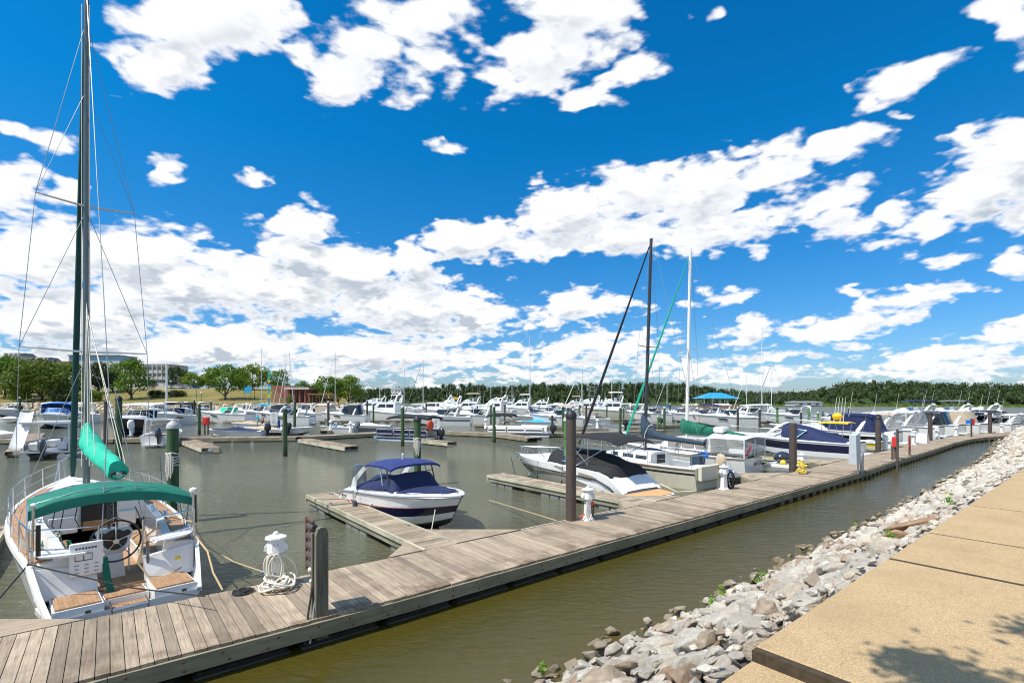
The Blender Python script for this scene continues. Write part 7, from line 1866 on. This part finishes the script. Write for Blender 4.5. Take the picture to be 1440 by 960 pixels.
B_('r','white open boat with tan deck beside the person in blue', 401, 611, 5, L=6.8, B=2.4, cv=None, full=False, motor=None)
B_('s','sailboat with a bright blue boom cover and tall mast left of the flags', 370, 584, 200, L=9, B=3, mast_h=19.5, cover='canvas_blue', jib=None)
B_('s','sailboat with a white mast behind the brick building end, blue cover', 403, 583, 190, L=9, B=3, mast_h=19.0, cover='canvas_blue', jib='canvas_white')
B_('s','sailboat with a leaning white mast just right of the green piling pair', 417, 590, 185, L=8.5, B=2.9, mast_h=15, cover='canvas_white', jib='canvas_white', tilt=(1.2,0))
B_('c','white express cruiser with beige cockpit canvas left of the window boat', 446, 592, 178, L=9.5, B=3.2, cv='canvas_white', top='bimini', encl='canvas_tan', ant=0)
t, H = B_('c','white cabin boat with a large black sloping rear window', 486, 594, 178, L=8.5, B=3.2, cv='canvas_white', top='hard', encl='glass_dark', dome=False, ant=0, hull_m='gelcoat_clean')
B_('r','small open skiff with a grey outboard at the white dock post', 474, 609, 175, L=4.6, B=1.8, cv=None, full=False, motor='plastic_grey')
B_('r','white and grey runabout under a grey cover at the end of the left cross dock', 517, 606, 182, L=6.4, B=2.4, cv='canvas_white', lower='canvas_grey', motor=None)
t = pontoon('navy sided pontoon boat with a charcoal bimini and an orange float', G(575,621), R(152), L=7.2, B=2.6, cv='canvas_black', fence='gelcoat_navy', stripe='alu', bim=(.05,.75))
MB().lathe([(.42,-.1),(.5,0),(.42,.1)], 'paint_orange', 16, (0.2,1.0,1.75), 'x').build('orange_float', t)
pontoon('white pontoon boat with black wavy side stripes and a dark bimini', G(728,614), R(165), L=7.4, B=2.6, cv='canvas_black', fence='gelcoat_clean', stripe='plastic_black', motor='plastic_black', bim=(.55,.95))
B_('r','boat under a bright sky blue cover behind the wavy striped pontoon', 756, 600, 178, L=7.2, B=2.5, cv='canvas_sky', motor='plastic_white')
t, H = B_('s','sailboat with a bright white mast and navy boom cover in the middle harbour', 752, 592, 172, L=10, B=3.2, mast_h=17.2, cover='canvas_navy', jib=None, mast_x=.6)
B_('y','white flybridge cruiser with dark saloon windows left of the bright white mast', 696, 586, 160, L=11, B=3.8)
B_('c','white express cruiser with a dark hull stripe right of the notice cabinet', 642, 592, 5, L=10, B=3.2, stripe='gelcoat_navy', cv='canvas_white', top='bimini', ant=1)
B_('y','cream flybridge yacht with beige enclosed bridge, before the woods left of the white flybridge one', 659, 584, 175, L=12.5, B=4, cv='canvas_tan', hull_m='gelcoat_cream')
B_('y','long white motor yacht moored beyond the pilings near the bright round tree', 524, 583, 178, L=14, B=4.2)
B_('y','white yacht with an upright flybridge behind the pontoon bimini', 552, 581, 182, L=12, B=4, cv='canvas_white')
B_('c','white express boat with a curved arch left of the twin thin masts', 583, 583, 170, L=11, B=3.6, cv='canvas_white', top='hard', ant=1)
B_('y','long low white hardtop yacht spanning the twin thin masts', 613, 586, 176, L=15, B=4.4, fly=False)
B_('s','sailboat with twin thin masts left of the middle of the harbour, white cover', 571, 588, 185, L=9.5, B=3.1, mast_h=14.5, cover='canvas_white', jib='canvas_white')
B_('s','sailboat whose mast carries crossed dark lines right of the twin thin masts', 598, 590, 175, L=9.5, B=3.1, mast_h=13.5, cover='canvas_grey', jib='canvas_grey')
B_('s','sailboat with a pale mast at the right side of the far cream yacht', 692, 580, 175, L=9.5, B=3.0, mast_h=17, cover='canvas_white', jib=None)
B_('y','white trawler yacht with an observation tower, left of the slanting black jib', 826, 585, 178, L=12, B=4, tower=True)
B_('c','white express cruiser with angular arch and blue windshield left of the tower yacht', 796, 592, 178, L=10.5, B=3.5, cv='canvas_white', top='hard', ant=1, ws='glass_tint')
B_('c','white cruiser hidden behind two pilings right of the navy boom cover', 778, 580, 172, L=9.5, B=3.2, cv='canvas_white', top='bimini', ant=0)
B_('s','sailboat with a slim white mast just left of the tower yacht', 822, 596, 180, L=9, B=3, mast_h=10.5, cover='canvas_tan', jib='canvas_white')
B_('y','tan hulled yacht with a white house right of the tower yacht', 858, 587, 178, L=11, B=3.8, hull_m='gelcoat_cream', cv='canvas_white')
B_('c','white express cruiser with a black bottom and raked windows left of the dark mast', 890, 587, 150, L=10, B=3.5, lower='gelcoat_black', cv='canvas_white', top='hard', ant=0)
B_('c','white cruiser with a beige awning between the dark and white masts', 957, 592, 175, L=10, B=3.3, cv='canvas_tan', top='bimini', ant=0)
B_('r','dark grey inflatable with a black outboard between the green pilings', 900, 602, 180, L=5.5, B=2.2, cv='canvas_grey', hull_m='canvas_grey', motor='plastic_black')
B_('c','white cruiser beneath the stairs of the blue roofed pavilion', 1003, 590, 178, L=10, B=3.3, cv='canvas_white', top='bimini', ant=1)
B_('c','long white cruiser with a low grey windshield left of the thin white masts', 1050, 592, 178, L=13, B=3.6, cv='canvas_grey', top='hard', ant=0)
B_('s','white sailboat with a tall thin white mast right of the pavilion', 1075, 592, 182, L=10.5, B=3.2, mast_h=19.5, cover='canvas_white', jib=None)
B_('s','white sailboat with a shorter mast and dark furled lines beside the tall thin mast', 1088, 590, 182, L=10, B=3.2, mast_h=12.5, cover='canvas_white', jib='canvas_slate')
B_('c','white motorboat over the green sail cover, low in the water', 1022, 600, 176, L=9, B=3, cv='canvas_white', top=None, cover='canvas_white', ant=0, dome=False)
t, H = B_('s','sailboat with a thick white mast between the near teal boat and the lawn', 236, 592, -80, L=9, B=3, mast_h=11.8, cover='canvas_white', jib=None, mr=.22)
B_('s','sailboat with a thin mast and radar at the end of the bank', 474, 588, 180, L=9, B=3, mast_h=16, cover='canvas_white', jib='canvas_white')
B_('c','white boat before the brick stair wall behind the blue covered sailboat', 345, 583, 175, L=8, B=3, cv='canvas_white', top='hard', ant=1, dome=False)
B_('c','dark canvased boat beside the red cabinet before the lawn', 262, 584, -80, L=8, B=3, cv='canvas_black', top='bimini', encl='canvas_black', ant=1, dome=False)
B_('r','white runabout just right of the blue canvas cruiser before the boulders', 128, 586, -70, L=7, B=2.6, cv='canvas_white')
B_('c','white boat with a pale hard top between the left green piling and slide', 110, 596, -75, L=8, B=3, cv='canvas_white', top='hard', ant=0, dome=False)
B_('y','white yacht far behind the cabin boat with the black window', 545, 592, 172, L=10, B=3.5, fly=False, ant=1)
B_('c','white cruiser with maroon trim on the far side of the end dock by the bank', 504, 583, 178, L=10, B=3.3, cv='gelcoat_red', top='bimini', ant=0)
B_('c','white cruiser centred under the crossed mast lines', 621, 598, 178, L=10, B=3.2, cv='canvas_white', top='bimini', ant=1, stripe='canvas_grey')
B_('y','white bridge yacht over the sky blue covered boat', 733, 582, 170, L=11, B=3.7, cv='canvas_white')
B_('c','small white cruiser right of the navy boom cover at the pale dock', 785, 600, 178, L=7.5, B=2.7, cv='canvas_tan', top='bimini', ant=0, dome=False)
B_('c','low white boat past the short bright green piling', 915, 592, 178, L=8, B=3, cv='canvas_slate', top='bimini', ant=0, dome=False)
B_('c','white cruiser far right of the tan yacht beside the water gap', 874, 582, 178, L=9, B=3, cv='canvas_white', top='hard', ant=1)

B_('c','white cabin cruiser at the far left edge behind the white runabout', 20, 586, -75, L=9, B=3.2, cv='canvas_white', top='hard', ant=1, dome=False)
B_('c','white cruiser between the white mast and the red cabinet, nearest the stones', 285, 583, -80, L=9, B=3.1, cv='canvas_grey', top='bimini', ant=1, dome=False)
B_('c','white cruiser with a sky blue top under the flag string', 362, 588, 178, L=9, B=3.1, cv='canvas_sky', top='bimini', ant=1, dome=False)
B_('c','white hardtop cruiser between the leaning mast and the beige canvas cruiser', 428, 585, 178, L=9, B=3.2, cv='canvas_white', top='hard', ant=1)
B_('r','white runabout with a tan cover left of the people', 350, 603, 178, L=5.5, B=2.2, cv='canvas_tan', motor=None)
B_('c','white cruiser with grey canvas low before the leaning mast', 408, 597, 176, L=8, B=3, cv='canvas_grey', top='bimini', ant=0, dome=False)
B_('y','tall white yacht just right of the sailboat with crossed lines', 632, 584, 176, L=12, B=4)
B_('y','white yacht tucked behind the first of the white posts by the wavy pontoon', 712, 579, 176, L=12, B=4, cv='canvas_grey')
B_('y','white yacht in line with the brown piling by the black hulled express cruiser at centre', 760, 579, 176, L=12, B=4)
B_('c','white cruiser with a high arch between the middle yachts', 668, 596, 177, L=9, B=3, cv='canvas_white', top='hard', ant=1)
B_('y','white yacht behind the slim white mast', 806, 578, 176, L=12, B=4, cv='canvas_tan')
B_('y','small white flybridge boat left of the dark mast, far row', 842, 578, 176, L=11, B=3.8)
B_('r','grey covered inflatable tied at the pale dock under the black furled jib', 850, 606, 180, L=5, B=2, cv='canvas_grey', motor='plastic_black')
B_('c','white cruiser right behind the navy boom cover mast', 772, 590, 177, L=9.5, B=3.2, cv='canvas_white', top='hard', ant=0)
B_('c','white cruiser with navy canvas between the pavilion and the green cover', 985, 596, 178, L=9, B=3.1, cv='canvas_navy', top='bimini', ant=1)
B_('c','white sport boat low behind the navy striped cruiser bow', 1112, 597, 178, L=8.5, B=3, cv='canvas_white', top=None, ant=0, dome=False)
B_('r','white runabout on the outer dock near the two bright green pilings', 1172, 593, 178, L=7, B=2.5, cv='canvas_white', motor=None)
B_('s','sailboat with a very thin far mast behind the wavy striped pontoon', 722, 582, 178, L=9, B=3, mast_h=12, cover='canvas_white', jib='canvas_white')
B_('s','sailboat with a thin far mast between tower yacht and dark mast', 862, 582, 178, L=9, B=3, mast_h=13, cover='canvas_white', jib=None)
B_('s','sailboat with a thin far mast left of the pavilion', 940, 582, 178, L=9, B=3, mast_h=12, cover='canvas_blue', jib='canvas_white')
B_('s','sailboat with a thin far mast at the right side of the pavilion', 1052, 584, 178, L=9, B=3, mast_h=12, cover='canvas_white', jib='canvas_white')
B_('s','sailboat with a far mast over the white yacht by the bright round tree', 536, 582, 178, L=9, B=3, mast_h=11, cover='canvas_navy', jib=None)
# flag lined stay on a distant mast
t = thing('flag_string', 'string of small teal and yellow flags hanging from a far mast', 'flags', AT(377, 100, 0)); m = MB()
m.tube([(0,0,3.0),(0,0,10.5)], .03, 'wire', 5); m.build('line', t)
for k in range(9): MB().box((.16,0,3.6+.75*k),(.45,.04,.5),['canvas_teal','canvas_blue','gelcoat_yellow','canvas_teal'][k%4]).build('flag', t, 0)
t = thing('mast_flag', 'small yellow green flag on a staff over the white yachts', 'flag', AT(638, 120, 0)); MB().tube([(0,0,1),(0,0,5.4)], .04, 'alu', 5).build('staff', t); MB().plate([(0,0,5.3),(1.0,.1,5.0),(1.0,.1,4.4),(0,0,4.7)], .04, 'gelcoat_yellow').build('cloth', t, 0)

# ================================================================ people at the left docks
def person(label, loc, rz, shirt, short, pose=0, h=1.75, hat=False):
    t = thing('person', label, 'person', loc, rz); k = h/1.75
    me = bpy.data.meshes.new('body'); J = []; E = []; RR = []
    def j(p, r, parent=None):
        J.append(Vector(p)*k); RR.append(r*k)
        if parent is not None: E.append((parent, len(J)-1))
        return len(J)-1
    st = .10 if pose == 0 else .16
    pel = j((0,0,.95),.13); ab = j((0,0,1.12),.12,pel); ch = j((.01,0,1.33),.135,ab); nk = j((.02,0,1.48),.055,ch); hd0 = j((.04,0,1.58),.085,nk); j((.05,0,1.68),.08,hd0)
    for s in (1,-1):
        hp = j((0,s*.09,.90),.10,pel); kn = j((s*st*.6+.03,s*.10,.50),.065,hp); an = j((s*st,s*.10,.09),.042,kn); j((s*st+.16,s*.11,.04),.035,an)
        sh = j((.0,s*.19,1.40),.055,ch); bend_ = (.03,.06) if pose == 0 else (.18 if s > 0 else -.1,.1)
        el = j((bend_[0],s*(.25),1.13),.042,sh); wr = j((bend_[0]+bend_[1],s*.24,.90),.032,el); hnd = j((bend_[0]+bend_[1]+.02,s*.235,.82),.032,wr)
        for q in range(3): j((bend_[0]+bend_[1]+.01+.02*q,s*.235,.74),.010,hnd)
    me.from_pydata([tuple(p) for p in J], E, [])
    o = bpy.data.objects.new('body', me); COL.objects.link(o); o.parent = t
    sk = o.modifiers.new('skin', 'SKIN'); 
    if not me.skin_vertices: pass
    me_s = me.skin_vertices[0].data if me.skin_vertices else None
    if me_s is None:
        bm = bmesh.new(); bm.from_mesh(me); bm.verts.layers.skin.verify(); bm.to_mesh(me); bm.free(); me_s = me.skin_vertices[0].data
    for i, r in enumerate(RR): me_s[i].radius = (r, r); me_s[i].use_root = (i == 0)
    sb = o.modifiers.new('sub', 'SUBSURF'); sb.levels = 1; sb.render_levels = 2; me.materials.append(MAT('skin'))
    dg = bpy.context.evaluated_depsgraph_get(); m2 = bpy.data.meshes.new_from_object(o.evaluated_get(dg)); o.modifiers.clear(); o.data = m2; m2.materials.clear(); m2.materials.append(MAT('skin'))
    for p in m2.polygons: p.use_smooth = True
    def ringz(z, a, b_, cx=0): return [(cx+a*math.cos(q)*k, b_*math.sin(q)*k, z*k) for q in [2*math.pi*i/12 for i in range(12)]]
    m = MB(); m.loft([ringz(.90,.15,.19),ringz(1.10,.15,.18),ringz(1.32,.165,.215,.01),ringz(1.44,.12,.19,.01),ringz(1.49,.07,.08,.02)], shirt)
    for s in (1,-1): m.tube([(0,s*.17*k,1.41*k),(bend_[0]*.5*k if pose else .01,s*.245*k,1.20*k)], [.08*k,.065*k], shirt, 8)
    m.build('shirt', t, 60)
    m = MB(); m.loft([ringz(.94,.15,.185),ringz(.80,.16,.20)], short)
    for s in (1,-1): m.tube([(0,s*.09*k,.86*k),((s*st*.5+.02)*k,s*.10*k,.52*k)], [.115*k,.095*k], short, 10)
    m.build('shorts', t, 60)
    MB().ball((.035*k,0,1.66*k), .115*k, 'cloth_white' if hat else 'hair', 12, 8, (1,.92,1.0)).build('hat' if hat else 'hair', t)
    for s in (1,-1): MB().box(((s*st+.09)*k,s*.11*k,.035*k),(.27*k,.10*k,.075*k),'cloth_dark', bev=.03).build('shoe', t)
    return t
person('person in dark blue shirt and shorts standing on the dock behind the tall green piling', G(392,607,DZ), R(200), 'cloth_blue', 'cloth_blue', 1)
person('person in a grey top and dark shorts stepping between the boats at the left docks', G(369,601,DZ+.35), R(250), 'cloth_grey', 'cloth_dark', 1, 1.7)
person('person in a teal shirt beside the person in grey', G(362,600,DZ+.35), R(240), 'cloth_teal', 'cloth_khaki', 0, 1.65, True)
